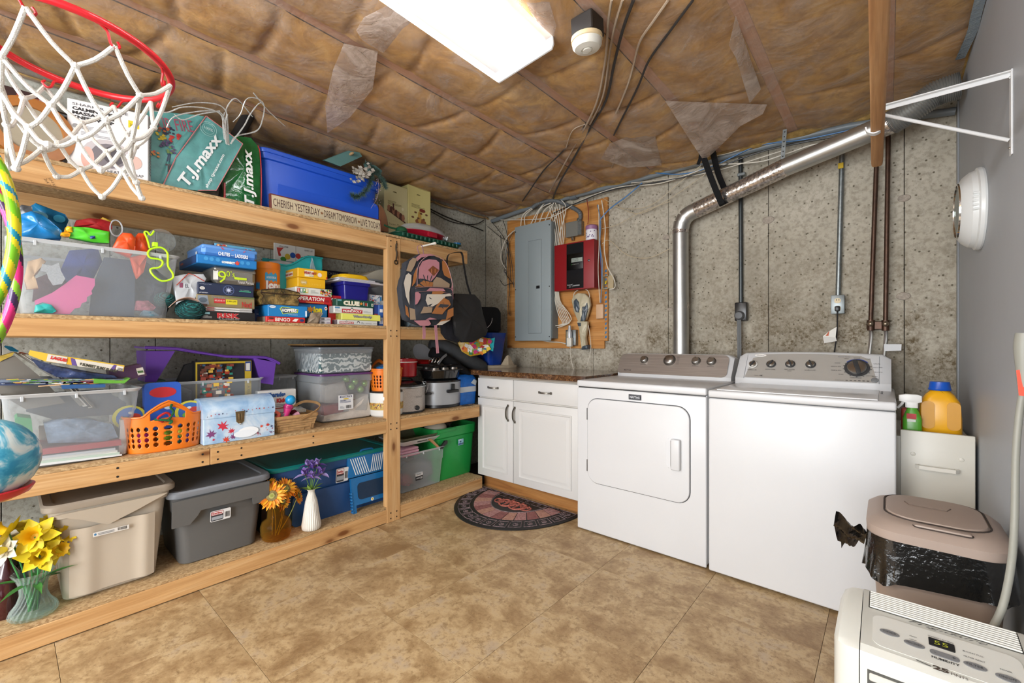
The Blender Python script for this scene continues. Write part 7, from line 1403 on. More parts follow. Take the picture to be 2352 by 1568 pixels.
m = MB(); hz = .045; m.loft([[(x,y,z) for x,z in [(.012,0),(.035,0),(.035,hz),(wst-.005,hz+.0),(wst,hz),(wst,hs0-.004),(.012,hs0-.004)]] for y in (.002,.02)]); lp = obj('leg_panel',m,SBL,st_)
obj('panel_opening',MB().loft([[(p[0],y,p[1]) for p in rr2(.05,hz+.028,wst-.012,hs0-.04,.024)] for y in (-.0008,.003)]),M('#0d2c48',.6),st_); obj('carry_handle',MB().tube([(wst*.35,.008,hst-.004),(wst*.36,.006,hst+.022),(wst*.42,.005,hst+.028),(wst*.62,.005,hst+.028),(wst*.68,.006,hst+.022),(wst*.7,.008,hst-.004)],.0065,8,smooth=2),SBL,st_)
m = MB()
for k in range(7): m.rbox(.004,-.004,.006+.018*k,.014,.018,.018+.018*k,.002,1)
g = obj('hinge_knuckles',m,SBL,st_); g['kind'] = 'stuff'; prt(st_,[('#e6e4dc',ell(wst*.55,hz+.012,.010,.010,14)),('#c9b02c',ell(wst*.55,hz+.012,.006,.007,6))],y=-.001,name='sticker')
# ---- flowers
def petal(m,c,d,up,ln,wd,cup,col,n=4,tipw=.25,th=.0006):
    """one petal with thickness: c base point, d direction, up normal"""
    d = d.normalized(); s_ = d.cross(up).normalized(); u_ = s_.cross(d).normalized(); L_ = []; R_ = []; C_ = []
    for k in range(n+1):
        t = k/n; w_ = wd*(math.sin(PI*min(.98,t*.85+.12))**.8)*(1-(1-tipw)*max(0,t-.7)/.3); p = c+d*ln*t+u_*(cup*t*t); C_.append(p-u_*w_*.25); L_.append(p+s_*w_/2); R_.append(p-s_*w_/2)
    o_ = len(m.v); vs = [];
    for k in range(n+1): vs += [L_[k],C_[k],R_[k]]
    fs = []
    for k in range(n): fs += [(3*k,3*k+1,3*k+4,3*k+3),(3*k+1,3*k+2,3*k+5,3*k+4)]
    m.add(vs,fs,0,col); m.add([v-u_*th for v in vs],[tuple(reversed(f)) for f in fs],0,col)
def stem(par,p0,p1,col='#4f7a32',r=.0022,bend=.01): return obj('stem',MB().tube([p0,(Vector(p0)+Vector(p1))/2+Vector((bend,bend*.5,0)),p1],r,6,smooth=4),M(col,.5),par)
def leaf(par,c,d,ln,wd,cup,col='#3f7a35',mb=None): m = MB(); petal(m,Vector(c),Vector(d),Vector((0,0,1)),ln,wd,cup,None,6,.05); return obj('leaf',m,M(col,.45,var=.2,vs=40),par,ang=80)
camdir = Vector((2.2,-.4,.9)).normalized()
# daffodils in a fluted glass vase
p = onZ(68,1436,Z0); dv = thing('daffodil_vase','fluted clear glass vase of yellow and white silk daffodils','vase of flowers',(-2.455,p.y+.012,Z0)); hv = onX(70,1312,-2.455).z-Z0
prof = [(.060,.003),(.066,.012),(.062,.03),(.045,.055),(.036,.085),(.038,.12),(.046,hv-.02),(.058,hv),(.056,hv),(.044,hv-.02),(.035,.12),(.033,.085),(.042,.057),(.058,.03),(.058,.012),(.02,.010)]
obj('vase_glass',MB().lathe(prof,96,flute=.045,fn=22,twist=6,caps=(True,True)),GLASS,dv,ang=60); FY = [('#e6cf1c','#dcb010'),('#e9d72c','#d9b818'),('#e8e2cf','#e6cf1c')]
def daff(c,nrm,s,pc,cc):
    c = Vector(c); nrm = Vector(nrm).normalized(); a_ = nrm.orthogonal().normalized(); f = thing_part = None; m = MB()
    for k in range(6):
        t = Matrix.Rotation(2*PI*k/6+R.uniform(-.15,.15),3,nrm) @ a_; petal(m,c,t+nrm*.15,nrm,s*R.uniform(.95,1.12),s*.62,-.1*s,pc,5)
    n = 20; rg = []
    for rr_,hh_ in ((.16,0),(.24,.25),(.30,.5),(.44,.66)):
        rg.append([c+(Matrix.Rotation(2*PI*i/n,3,nrm) @ a_)*s*rr_*(1+(.13 if i % 2 else -.1)*(hh_ > .5)+.0)+nrm*s*hh_ for i in range(n)])
    m.loft(rg,False,False,col=cc); m.loft([[q_-nrm*.001 for q_ in r_] for r_ in rg],True,False,col=cc)
    return m
for k,(px,py,dx,s,kind_,nx) in enumerate(((20,1222,.01,.046,0,(-.3,-.9,.5)),(115,1203,-.03,.040,1,(.5,.1,1)),(80,1232,.03,.055,0,(.9,-.3,.45)),(132,1238,.0,.056,1,(.7,.6,.5)),(92,1275,.035,.052,1,(1,.0,.2)),(55,1222,-.03,.044,2,(.2,-.2,1)),(12,1262,.02,.044,2,(.6,-.8,.2)),(122,1262,.02,.046,0,(.8,.6,.1)))):
    c = onX(px,py,-2.455+dx)-dv.location; m = daff(c,nx,s*1.28,*FY[kind_]); obj('daffodil',m,PRINT,dv,ang=70); stem(dv,tuple(c),(R.uniform(-.015,.015),R.uniform(-.015,.015),.02),'#3f8a4a',.0025)
for k in range(7): a_ = rad(52*k+10); leaf(dv,(.01*math.cos(a_),.01*math.sin(a_),hv*.75),(math.cos(a_),math.sin(a_),.9 if k % 2 else .4),R.uniform(.07,.12),.022,-.05)
for k in range(6): a_ = rad(60*k); leaf(dv,(.012*math.cos(a_),.012*math.sin(a_),.02),(.12*math.cos(a_+1),.12*math.sin(a_+1),1),hv*.8,.014,.0,'#4f9a62')
o = lathe_at('dark_bottle','dark red glass bottle at the far left of the bottom shelf','bottle',-2.52,14,Z0,[(.03,0),(.034,.006),(.034,.16),(.014,.2),(.014,.24),(.001,.24)],M('#3a0f14',.15,coat=.5),part='bottle_glass'); lathe_at('dark_bottle','black bottle behind the daffodil vase','bottle',-2.60,30,Z0,[(.04,0),(.042,.01),(.042,.17),(.02,.2),(.02,.22),(.001,.22)],M('#10100f',.2,coat=.4),part='bottle_glass')
# amber vase of sunflowers
p = onZ(634,1236,Z0); av = thing('sunflower_vase','amber glass bottle vase of orange sunflowers','vase of flowers',(-2.445,onX(634,1230,-2.445).y,Z0)); ha = onX(634,1160,-2.445).z-Z0; sc_ = ha
obj('vase_glass',MB().lathe([(r_*1.25,z_) for r_,z_ in [(.042,.002),(.052,.010),(.058,.035),(.059,.075),(.052,.098),(.034,.112),(.033,ha),(.036,ha+.003),(.030,ha+.001),(.030,.112),(.049,.095),(.055,.075),(.054,.035),(.048,.014),(.02,.01)]],44),AMBER,av,ang=60)
def sunf(c,nrm,s):
    c = Vector(c); nrm = Vector(nrm).normalized(); a_ = nrm.orthogonal().normalized(); m = MB(); r = R
    for ring in range(3):
        n = (20,18,14)[ring]
        for k in range(n): t = Matrix.Rotation(2*PI*(k+.5*ring)/n+r.uniform(-.1,.1),3,nrm) @ a_; petal(m,c+nrm*.002*ring+t*s*.3,t+nrm*(.1+.2*ring),nrm,s*r.uniform(.6,.82)*(1-.12*ring),s*.2,-.05*s,r.choice(['#f0a81e','#ea931c','#f4b82c','#e2801a']),3,.05)
    n = 16
    for rr_,hh_,cc in ((.46,.03,'#5f4a22'),(.36,.10,'#8a7a4a'),(.2,.14,'#a9a860'),(.1,.15,'#8a8f3c')):
        m.add([c+(Matrix.Rotation(2*PI*i/n,3,nrm) @ a_)*s*rr_+nrm*s*hh_ for i in range(n)],[tuple(range(n))],0,cc)
    for k in range(70): a2 = r.uniform(0,2*PI); rr_ = s*r.uniform(.15,.45); q_ = c+(Matrix.Rotation(a2,3,nrm) @ a_)*rr_+nrm*s*.12; d_ = a_*.002; m.add([q_-d_,q_+d_,q_+nrm*.006],[(0,1,2)],0,r.choice(['#4a3a1c','#a39a5a','#6f5c2a']))
    return m
for px,py,dx,nx,s in ((624,1138,.03,(.95,-.3,.3),.072),(656,1122,-.01,(.8,.2,.6),.064),(684,1138,.0,(.6,.8,.3),.048),(650,1150,.02,(.9,.5,.1),.05),(618,1112,-.02,(0,-.6,.8),.04)):
    c = onX(px,py,-2.445+dx)-av.location; obj('sunflower',sunf(c,nx,s),PRINT,av,ang=70); stem(av,tuple(c),(R.uniform(-.02,.02),R.uniform(-.02,.02),.02),'#8a8a2c',.0022)
for k in range(4): a_ = rad(80*k-60); leaf(av,(.012*math.cos(a_),.012*math.sin(a_),ha+.01),(math.cos(a_),math.sin(a_),.4),.04,.018,-.01,'#5f8a4a')
# white vase with irises
wv_ = thing('iris_vase','white pleated ceramic vase of purple silk irises','vase of flowers',(-2.425,onX(715,1200,-2.425).y,Z0)); hw = onX(715,1122,-2.425).z-Z0
obj('vase_body',MB().lathe([(.040,0),(.047,.006),(.049,.025),(.043,.06),(.030,hw*.7),(.017,hw*.9),(.016,hw*.95),(.024,hw),(.021,hw),(.013,hw*.94)],112,flute=.045,fn=28,caps=(True,True)),M('#dcd8cf',.5),wv_,ang=80)
def iris(c,s):
    m = MB(); c = Vector(c); cols = ['#7a5fae','#8f78c0','#5f4596','#a394cc']
    for k in range(3):
        a_ = 2*PI*k/3+R.uniform(0,1); t = Vector((math.cos(a_),math.sin(a_),.5)); petal(m,c,t,Vector((0,0,1)),s*1.1,s*.8,-.9*s,R.choice(cols),5,.6); petal(m,c,Vector((math.cos(a_)*.8,math.sin(a_)*.8,.45)),Vector((0,0,1)),s*.4,s*.25,-.05*s,'#d9c04a',3)
        t2 = Vector((math.cos(a_+1)*.35,math.sin(a_+1)*.35,1)); petal(m,c,t2,Vector((math.cos(a_),math.sin(a_),0)),s*1.0,s*.75,.35*s,R.choice(cols),5,.7)
    return m
for px,py,dx,s in ((700,1090,.02,.042),(720,1072,-.01,.042),(737,1088,.01,.042),(708,1068,-.02,.036),(716,1096,.03,.038),(730,1066,.0,.036)):
    c = onX(px,py,-2.425+dx)-wv_.location; obj('iris',iris(c,s),PRINT,wv_,ang=70); stem(wv_,tuple(c),(0,0,hw*.9),'#5f8a3c',.002,.002)
for a_,ln,cup in ((-150,.085,-.05),(-95,.045,-.005),(-60,.05,.02),(40,.06,-.015),(100,.075,-.02),(160,.045,.0)): leaf(wv_,(0,0,hw*.97),(math.cos(rad(a_)),math.sin(rad(a_)),.55),ln,.020,cup,'#7fa044')
# dark things between the grey and navy totes
mbox('dark_case','black case standing in the gap between the grey and navy totes','case',-2.56,600,632,0,Z0,h=.27,d=.2,col='#15181a')
# ---- right of the post, bottom shelf
c1 = clear_bin('clear_bin','clear bin with folded pink towels on top, right of the post',-2.49,919,1021,1047,Z0,.30,.02,.02); w_,h_,_ = W(c1)
for k,l_ in enumerate(('bottom','middle','top')): x_,z_ = frame_pt(c1,930+5*k,1036,.02); inside('folded_towel',l_+' of three folded pink towels on the clear bin','towel',MB().rbox(0,0,0,.15-.004*k,.2,.017,.007,3),cloth('#cf9fb0'),c1,(.012+.003*k,-.006+.006*k,h_-.016+.018*k),group='folded pink towels')
x_,z_ = frame_pt(c1,957,1105,0); prt(c1,[('#e2e0de',rec(x_,z_+.028,.062,.028)),('#1b1b1d',rec(x_,z_,.062,.029))]+bars(x_+.04,z_+.006,.018,.016,6,4,'#e2e0de')+lines(x_+.006,z_+.036,.045,.012,2,'#6a6a6c'),y=.012,name='printed_label'); txt(c1,'STORAGE BOX',x_+.005,z_+.010,.032,.010,'#e8e8e8',y=.0105,bold=.02)
cutin(c1,'red_mesh_bag','dark red mesh bag at the bottom left of the towel bin','bag',[(925,1115),(924,1092),(940,1090),(948,1104),(940,1116)],.03,.06,M('#8f2f3c',.6,var=.3,vs=60),puff=.012); cutin(c1,'grey_bundle','grey plastic bundle in the towel bin','bundle',[(930,1095),(935,1062),(990,1058),(1000,1085),(960,1105)],.08,.14,M('#6f7378',.4,var=.3,vs=20,bump=.6,bs=20),puff=.02)
slab(c1,'wooden_spoon','pale wooden spoon handle resting against the towels','spoon',[(984,1008),(992,1008),(1012,1028),(1010,1032)],.0,.012,M('#b98a5c',.5)); slab(c1,'utensil_handle','black and steel utensil handle sticking out of the towel bin','utensil',[(1010,1030),(1023,1012),(1028,1011),(1028,1017),(1016,1031)],-.008,.008,M('#1c1b1c',.35))
pt_ = thing('serving_tray','white handled tray with a clear rippled dish on it, above the pink towels','tray',(-2.49,onX(924,1010,-2.49).y,Z0+h_+.05),(rad(0),0,SR)); wtr = onX(1012,1010,-2.49).y-pt_.location.y
m = MB(); m.loft([rrect(e,e,wtr-e,.30-e,.012,z_,3) for z_,e in ((0,.03),(.004,.026),(.034,0),(.036,0),(.008,.03),(.006,.034))]); obj('tray_body',m,M('#dfdcd8',.35),pt_,ang=30); obj('handle_slot',MB().rbox(wtr*.4,.010,.014,wtr*.66,.016,.024,.003,1),M('#4a4744',.6),pt_)
inside('glass_dish','clear rippled glass dish with foil sitting in the white tray','dish',MB().loft([rrect(e,e,wtr-e,.28-e,.02,z_,4) for z_,e in ((.008,.03),(.05,.008),(.055,.004),(.05,.012),(.012,.034))]),see_through('ripple_glass','#d9ddd6','#8f8a72',.5,.12,.4,.9,60),pt_)
gb_ = thing('green_bin','bright green open plastic bin of kitchen bowls beside the cabinet','storage bin',(-2.50,onX(1000,1000,-2.50).y,Z0),(0,0,SR)); wgb = onX(1096,1000,-2.50).y-gb_.location.y; hgb = onX(1000,988,-2.50).z-Z0; GN = plastic('#229a48',.35)
t = .028; obj('bin_wall',MB().loft([rrect(t+.006,t+.006,wgb-t-.006,.34-t,.03,0,5),rrect(t,t,wgb-t,.34-t,.035,.01,5),rrect(.01,.012,wgb-.01,.33,.04,hgb*.80,5),rrect(-.002,0,wgb+.002,.34,.045,hgb*.83,5),rrect(-.006,-.004,wgb+.006,.344,.048,hgb,5),rrect(-.000,.002,wgb,.338,.044,hgb,5),rrect(.012,.016,wgb-.012,.326,.04,hgb*.8,5),rrect(t+.01,t+.01,wgb-t-.01,.33-t,.03,.02,5)],True,True),GN,gb_,ang=35)
obj('grip_lip',MB().rbox(.02,-.010,hgb-.03,wgb*.45,.0,hgb-.004,.006,2),GN,gb_)
x_,z_ = frame_pt(gb_,1053,1023,0); prt(gb_,[('#8fbcd4',rec(x_,z_,.055,.046)),('#dfe6ea',rec(x_+.003,z_+.036,.03,.007)),('#1f3f78',rec(x_+.003,z_+.004,.032,.01)),('#2b4a5c',ell(x_+.026,z_+.026,.007,.008,5))]+bars(x_+.038,z_+.004,.014,.012,5,2),y=.003,name='sticker')
inside('mixing_bowl','cream mixing bowl upside down on the green bin','bowl',MB().lathe([(.085,0),(.082,.02),(.06,.045),(.03,.055),(.001,.055)],36),M('#cfc6b4',.35),gb_,(.09,.11,hgb-.012)); inside('red_rim_plate','red-rimmed plate on the cream bowl','plate',MB().lathe([(.06,0),(.07,.006),(.001,.006)],30),M('#b86a64',.35),gb_,(.13,.14,hgb+.048)); inside('steel_bowl','clear and steel bowl at the right of the green bin','bowl',MB().lathe([(.04,0),(.055,.03),(.058,.032),(.001,.028)],30),M('#9a9c9c',.2,.8),gb_,(.2,.13,hgb-.02))
# ================================================================== BAGS ON THE SHELF END
XK = -2.235
bp = thing('backpack','camouflage backpack in pink, tan, white and charcoal hanging from a white peg','backpack',(XK,onX(926,700,XK).y,onX(926,750,XK).z),(0,0,SR)); q = lambda px,py: frame_pt(bp,px,py,0)
CHAR,PINK,TAN,BGE,WHT = '#3a3d44','#b97f88','#a56a3a','#a08a72','#cfc6b8'
outl = [(938,600),(958,588),(968,582),(990,582),(1015,592),(1028,605),(1040,640),(1042,690),(1040,725),(1036,732),(1010,748),(972,748),(950,740),(938,735),(930,700),(926,660),(930,640),(936,625)]
qq = [q(*c) for c in outl]; cx = sum(x for x,z in qq)/len(qq); cz = sum(z for x,z in qq)/len(qq); CK = cloth(CHAR)
obj('pack_body',blob(qq,.02,.055,.02,MB(),3),CK,bp,ang=60)
q3 = [q(*c) for c in ((954,660),(955,668),(952,700),(955,735),(1030,733),(1038,725),(1040,690),(1038,668),(1030,662))]; fp_ = obj('front_pocket',blob(q3,-.004,.02,.010,MB(),3),CK,bp,ang=60)
def patchset(items,y): prt(bp,[(c_,[q(*p_) for p_ in pp]) for c_,pp in items],y=y,name='printed_patch')
patchset([(PINK,[(961,640),(962,615),(970,600),(985,595),(1002,597),(1009,603),(1009,620),(1000,635),(990,646),(975,640)]),(PINK,[(955,592),(966,583),(988,583),(1004,587),(985,588),(968,591),(958,600)]),(TAN,[(953,658),(972,644),(988,647),(995,648),(993,659)]),(BGE,[(994,659),(995,645),(1002,636),(1012,638),(1033,652),(1032,660)]),(TAN,[(1016,620),(1015,600),(1020,598),(1030,615),(1036,640),(1030,638),(1020,632)]),(BGE,[(933,622),(940,600),(948,592),(958,594),(952,610),(944,624)]),(WHT,[(927,650),(932,632),(938,627),(945,632),(944,650),(940,672),(940,700),(932,680),(929,660)]),(TAN,[(946,658),(950,630),(957,614),(958,628),(954,648)]),(TAN,[(930,700),(936,706),(940,730),(932,722)]),(PINK,[(1036,660),(1040,650),(1041,685),(1038,708),(1033,700)])],-.0005+.0)
patchset([(BGE,[(942,734),(940,706),(958,712),(960,722),(956,734)]),(PINK,[(950,736),(985,735),(990,744),(984,748),(965,748)]),(TAN,[(1005,743),(1018,730),(1036,728),(1034,734),(1015,746)]),(WHT,[(1002,746),(1012,738),(1034,735),(1015,746)])],-.001)
patchset([(PINK,[(950,700),(950,672),(956,670),(963,676),(962,686),(955,698)]),(PINK,[(976,668),(984,661),(1015,663),(1020,669)]),(TAN,[(988,676),(990,669),(1010,668),(1018,672),(1010,676)]),(WHT,[(976,680),(978,676),(1020,676),(1030,674),(1034,680),(1020,681),(1012,692),(990,704),(980,704),(974,690)]),(BGE,[(962,720),(970,704),(990,706),(988,718)]),(TAN,[(988,720),(1000,700),(1016,684),(1028,690),(1032,700),(1020,712),(1012,722)]),(TAN,[(1020,735),(1025,712),(1038,706),(1038,725)]),(PINK,[(973,735),(984,729),(1000,733)]),(CHAR,[(1002,706),(1008,698),(1028,700),(1024,706)])],-.0155)
patchset([('#7a4526',[(983,620),(994,610),(1008,620),(996,634)]),('#b06a42',[(990,617),(992,617),(992,627),(990,627)]),('#b06a42',[(998,617),(1000,617),(1000,627),(998,627)])],-.0015)
for nm,pp in (('zip',((951,662),(975,659),(1010,660),(1040,664))),('zip',((952,671),(975,669),(1000,670),(1034,675)))): obj(nm,MB().tube([(q(*p_)[0],-.014,q(*p_)[1]) for p_ in pp],.0022,5,smooth=3),M('#8a6a6c',.5),bp)
obj('piping',MB().tube([(q(*p_)[0],-.002,q(*p_)[1]) for p_ in ((958,656),(958,620),(968,598),(988,586),(1008,590),(1024,604),(1034,630),(1040,660))],.002,5,smooth=4),M('#b58a8e',.5),bp)
x0_,z0_ = q(972,582); obj('hang_loop',MB().strip([(x0_-.01,.03,z0_),(q(963,566)[0],.02,q(963,566)[1]),(q(973,563)[0],.02,q(973,562)[1]),(q(980,582)[0],.03,z0_)],.008,.002,wdir=(0,1,0),smooth=4),M('#8f6a6e',.8),bp)
for nm,pp in (('webbing_strap',((978,748),(979,765),(978,778))),('webbing_strap',((1005,746),(1007,775),(1010,811)))): obj(nm,MB().strip([(q(*p_)[0],.02,q(*p_)[1]) for p_ in pp],.022,.002,wdir=(1,0,0)),M('#b07a84',.85,bump=.4,bs=200),bp)
pg = onX(968,565,XS+.0); o = obj('coat_peg',MB().lathe([(.006,0),(.006,.10),(.009,.135),(.009,.145),(.001,.147)],14,axis='x'),M('#ddd9d0',.4),None,(XS+.001,pg.y,pg.z-.002)); tag(o,'white wooden peg in the top shelf rail holding the backpack','peg')
# black sling bag
XG = -2.30; bs2 = thing('sling_bag','black hard-shell sling bag hanging by its strap over the top shelf end','bag',(XG,onX(1031,700,XG).y,onX(1031,788,XG).z),(0,0,SR)); q = lambda px,py: frame_pt(bs2,px,py,0)
obj('shell',blob([q(*c) for c in ((1046,674),(1090,676),(1103,690),(1110,722),(1121,758),(1116,770),(1085,786),(1062,786),(1048,770),(1041,730),(1040,690))],.0,.03,.022,MB(),3),M('#1e1f21',.6,bump=.2,bs=200),bs2,ang=60); obj('soft_back',blob([q(*c) for c in ((1034,680),(1046,674),(1048,770),(1062,786),(1040,780),(1029,765),(1028,740))],.03,.05,.012,MB(),3),cloth('#23242a'),bs2,ang=60)
obj('shoulder_strap',MB().strip([(q(*p_)[0],y_,q(*p_)[1]) for p_,y_ in (((1040,690),.05),(1038+0,.04) if False else ((1037,640),.04),((1037,590),.045),((1045,580),.03),((1060,578),.03),((1068,582),.03),((1070,610),.02),((1075,650),.01),((1083,676),.01))],.024,.003,wdir=(.3,1,0),smooth=4),M('#17181a',.8),bs2)
# ================================================================== ON THE COUNTER
ZC = .9205
bkq = thing('blue_bucket','deep blue plastic bin standing at the corner of the counter','bin',(-2.66,2.78,ZC)); hb_ = .30; obj('bin_wall',MB().loft([rrect(-.115+e,-.115+e,.115-e,.115-e,.05,z_,6) for z_,e in ((0,.035),(.008,.025),(.24,0),(.30,-.008),(.30,-.002),(.24,.006),(.02,.03))],True,True),plastic('#123f9c',.25),bkq,ang=35)
tt = thing('canvas_tote','beige canvas tote crumpled under the blue bin','bag',(-2.60,2.80,ZC)); obj('bag_body',MB().loft([[(x+.02*math.sin(7*x+z*20),y,z) for x,y in ((-.10,-.12),(.09,-.14),(.16,-.02),(.14,.10),(-.04,.12))] for z in (0,.012,.022)]),cloth('#a89a84'),tt,ang=60); obj('bag_flap',MB().loft([[(.09,-.03,.02),(.17,-.02,.02),(.165,.06,.02),(.1,.05,.02)],[(.13,-.005,.10),(.15,-.0,.11),(.15,.02,.10),(.13,.02,.09)]]),cloth('#a89a84'),tt,ang=60)
sp_ = thing('snack_bag','crumpled multicoloured plastic shopping bag with a teal panel beside the blue bin','bag',(-2.50,2.44,1.045),(0,0,SR-rad(35)))
qs = [(-.13,.09),(-.10,.02),(-.03,-.02),(.08,.0),(.16,.05),(.15,.12),(.02,.14),(-.08,.13)]; obj('bag_body',blob(qs,-.02,.06,.03,MB(),3),M('#c9a02c',.35,bump=.7,bs=25),sp_,ang=60); r = random.Random(6)
prt(sp_,[(r.choice(['#b5262a','#d9781e','#7fa02c','#1f5a9c','#c22a6a','#e2c23c','#2f7a4a','#e6e2d8','#1aa0a8']),[(cx_+.022*math.cos(a_+t_),cz_+.02*math.sin(a_+t_)) for t_ in (0,1.3,2.6,4.2)]) for cx_,cz_,a_ in [(r.uniform(-.09,.12),r.uniform(.01,.11),r.uniform(0,6)) for _ in range(46)]],y=-.051)
obj('teal_panel',MB().prism([(.10,.04),(.15,.02),(.165,.13),(.13,.12)],-.03,.0),M('#1aa0ab',.35),sp_)
cb = thing('cooler_bag','black insulated bag with a white curved piping on top of the blue bin','bag',(-2.66,2.62,ZC+.303),(0,0,SR-rad(40))); obj('bag_body',MB().loft([rrect(e-.02,e,.22-e,.17-e,.04,z_,5) for z_,e in ((0,.015),(.02,0),(.17,0),(.21,.02),(.22,.04))]),cloth('#1c1d20'),cb,ang=50); obj('piping',MB().tube([(.03+.11*math.sin(t_),-.003,.02+.11*(1-math.cos(t_))*.9) for t_ in [k*.2 for k in range(9)]],.0025,6),M('#c9c9c9',.4),cb); obj('carry_handle',MB().strip([(.04,.06,.178),(.06,.06,.20),(.12,.06,.20),(.14,.06,.178)],.03,.005,wdir=(0,1,0),smooth=4),cloth('#141416'),cb)
# ================================================================== DOOR MAT
mc = onZ(1180,1130,0); MX,MY,RX3,RY3 = onZ(1195,1140,0).x,2.455,.455,.47
pL,pR,pF = onZ(1115,1112,0),onZ(1322,1178,0),onZ(1150,1222,0)
mat_ = thing('door_mat','half-round rubber mat with pink brick pattern in front of the white cabinet','mat',(-1.975,2.452,.0008)); RXm,RYm = .455,.56
RUB = M('#151313',.6); arc = lambda k,n=40: (RXm*k*math.cos(PI+PI*n),RYm*k*math.sin(PI+PI*n))
def half(k,z,e=0): return [(RXm*k*math.cos(PI+PI*i/40),RYm*k*math.sin(PI+PI*i/40)-e,z) for i in range(41)]
obj('rubber_base',MB().loft([half(1,0),half(1,.005),half(.985,.007)]),RUB,mat_,ang=30)
def _brickm(name,a,b):
    t = NT(name); f = t.noise(t.coord(rnd=True),70,5,.7); t.base(t.ramp(f,[(.35,a),(.65,b)])); t.set(Roughness=.8); t.bump(f,.4,.003); return t.m
PB = [_brickm('mat_pink','#8a5a5a','#b58a86'),_brickm('mat_rose','#6f3f40','#9a6460'),_brickm('mat_tan','#96685a','#bb8f7e')]
def sector(a0,a1,r0,r1,z0,z1,n=4,y_off=-.075):
    P_ = [(RXm*r1*math.cos(a0+(a1-a0)*i/n),RYm*r1*math.sin(a0+(a1-a0)*i/n)) for i in range(n+1)]+[(RXm*r0*math.cos(a1+(a0-a1)*i/n),RYm*r0*math.sin(a1+(a0-a1)*i/n)) for i in range(n+1)]
    return MB().prism([(x,min(y,-.004)) for x,y in P_],z0,z1,axis='z')
nb = 13
for k in range(nb): a0 = PI+PI*(k+.04)/nb*.94+.09; a1 = PI+PI*(k+.96)/nb*.94+.09; obj('brick',sector(a0,a1,.50,.735,.005,.0095),PB[(k*7) % 3],mat_)
for (a_,b_) in ((0,0),): pass
CHM = _brickm('mat_frame','#4a3c3e','#8a7678')
def scroll(par,cx_,cy_,s_,mat,seed):
    m = MB(); r = random.Random(seed)
    for sx_ in (-1,1):
        m.tube([(cx_+sx_*s_*x,cy_+s_*y,.0088) for x,y in ((0,-.6),(.35,-.35),(.55,0),(.35,.4),(.1,.3),(.2,.05))],s_*.085,4,smooth=2)
    m.tube([(cx_,cy_-s_*.1,.0088),(cx_,cy_+s_*.6,.0088)],s_*.09,4); return m
n2 = 15
for k in range(n2):
    a0 = PI+PI*(k+.05)/n2; a1 = PI+PI*(k+.95)/n2; am = (a0+a1)/2
    m = sector(a0,a1,.775,.96,.005,.0075); obj('framed_tile',m,RUB,mat_); P_ = [(RXm*r_*math.cos(a_),RYm*r_*math.sin(a_),.0082) for r_,a_ in ((.79,a0+.01),(.945,a0+.01),(.945,am),(.945,a1-.01),(.79,a1-.01),(.79,am))]; m = MB(); m.tube(P_,.0028,4,closed=True)
    c_ = (RXm*.867*math.cos(am),RYm*.867*math.sin(am)); s = scroll(mat_,c_[0],c_[1],.030,CHM,k); m.add(s.v,s.f); g = obj('tile_scroll',m,CHM,mat_)
for k in range(8):
    x_ = -RXm*.90+k*RXm*1.8/8; y_ = -.058; w8 = RXm*1.8/8*.86; P_ = [(x_,-.012,.0082),(x_+w8,-.012,.0082),(x_+w8,-.072,.0082),(x_,-.072,.0082)]; m = MB().tube(P_,.0028,4,closed=True); s = scroll(mat_,x_+w8/2,-.042,.026,CHM,k); m.add(s.v,s.f); obj('tile_scroll',m,CHM,mat_)
    obj('framed_tile',MB().box(x_-.003,-.075,.005,x_+w8+.003,-.009,.0078),RUB,mat_)
m = MB(); m.tube([(RXm*.46*math.cos(PI+PI*i/24),RYm*.48*math.sin(PI+PI*i/24)-.02,.0085) for i in range(25)],.005,5,closed=True); obj('centre_ring',m,CHM,mat_)
obj('centre_field',MB().prism([(RXm*.46*math.cos(PI+PI*i/24),RYm*.48*math.sin(PI+PI*i/24)-.02) for i in range(25)],.005,.0098,axis='z'),RUB,mat_)
for k,(x_,s_) in enumerate(((-.115,.04),(-.04,.065),(.05,.065),(.12,.04))):
    m = MB()
    for sx_ in (-1,1): m.tube([(x_+sx_*s_*a_,-.15+s_*b_*1.1,.0105) for a_,b_ in ((0,-1),(.5,-.8),(.9,-.2),(.7,.5),(.2,.5),(.25,.05),(.5,.1))],[s_*q_ for q_ in (.06,.12,.14,.12,.1,.08,.05)],5,smooth=3)
    m.tube([(x_,-.15-s_,.0105),(x_,-.15+s_,.0105)],s_*.1,5); obj('scroll',m,_brickm('mat_scroll','#8a4236','#b5685a') if k == 0 else bpy.data.materials['mat_scroll'],mat_)
# ================================================================== DUCT, PIPES, CABLES ON THE BACK WALL
CZ = lambda px,py: (lambda z: [z := float(sheet_z(np.array([[onZ(px,py,z).x]]),np.array([[onZ(px,py,z).y]]))[0,0])-.006 for _ in range(3)][-1])(2.33)
du = thing('dryer_duct','shiny metal dryer duct rising behind the dryer and slanting up to the right','duct',(0,0,0))
A0 = onY(1563,520,2.94); A1 = onY(1600,482,2.93); A2 = onY(1790,390,2.86); A3 = onY(2045,283,2.76); Lo = Vector((A0.x,2.95,.93)); DU = M('#b9b9b6',.36,.9,var=.12,vs=12)
Mi = A0+Vector((0,0,-.02)); obj('vertical_pipe',MB().tube([Lo,Mi],.05,28),DU,du)
for k in range(4): t0 = k/4; a_ = Mi.lerp(A1,t0)+Vector((-.022*math.sin(PI*t0),0,.022*math.sin(PI*t0))); t1 = (k+1)/4; b_ = Mi.lerp(A1,t1)+Vector((-.022*math.sin(PI*t1),0,.022*math.sin(PI*t1))); obj('elbow_gore',MB().tube([a_,b_+(b_-a_)*.12],.052-.0006*k,28),DU,du)
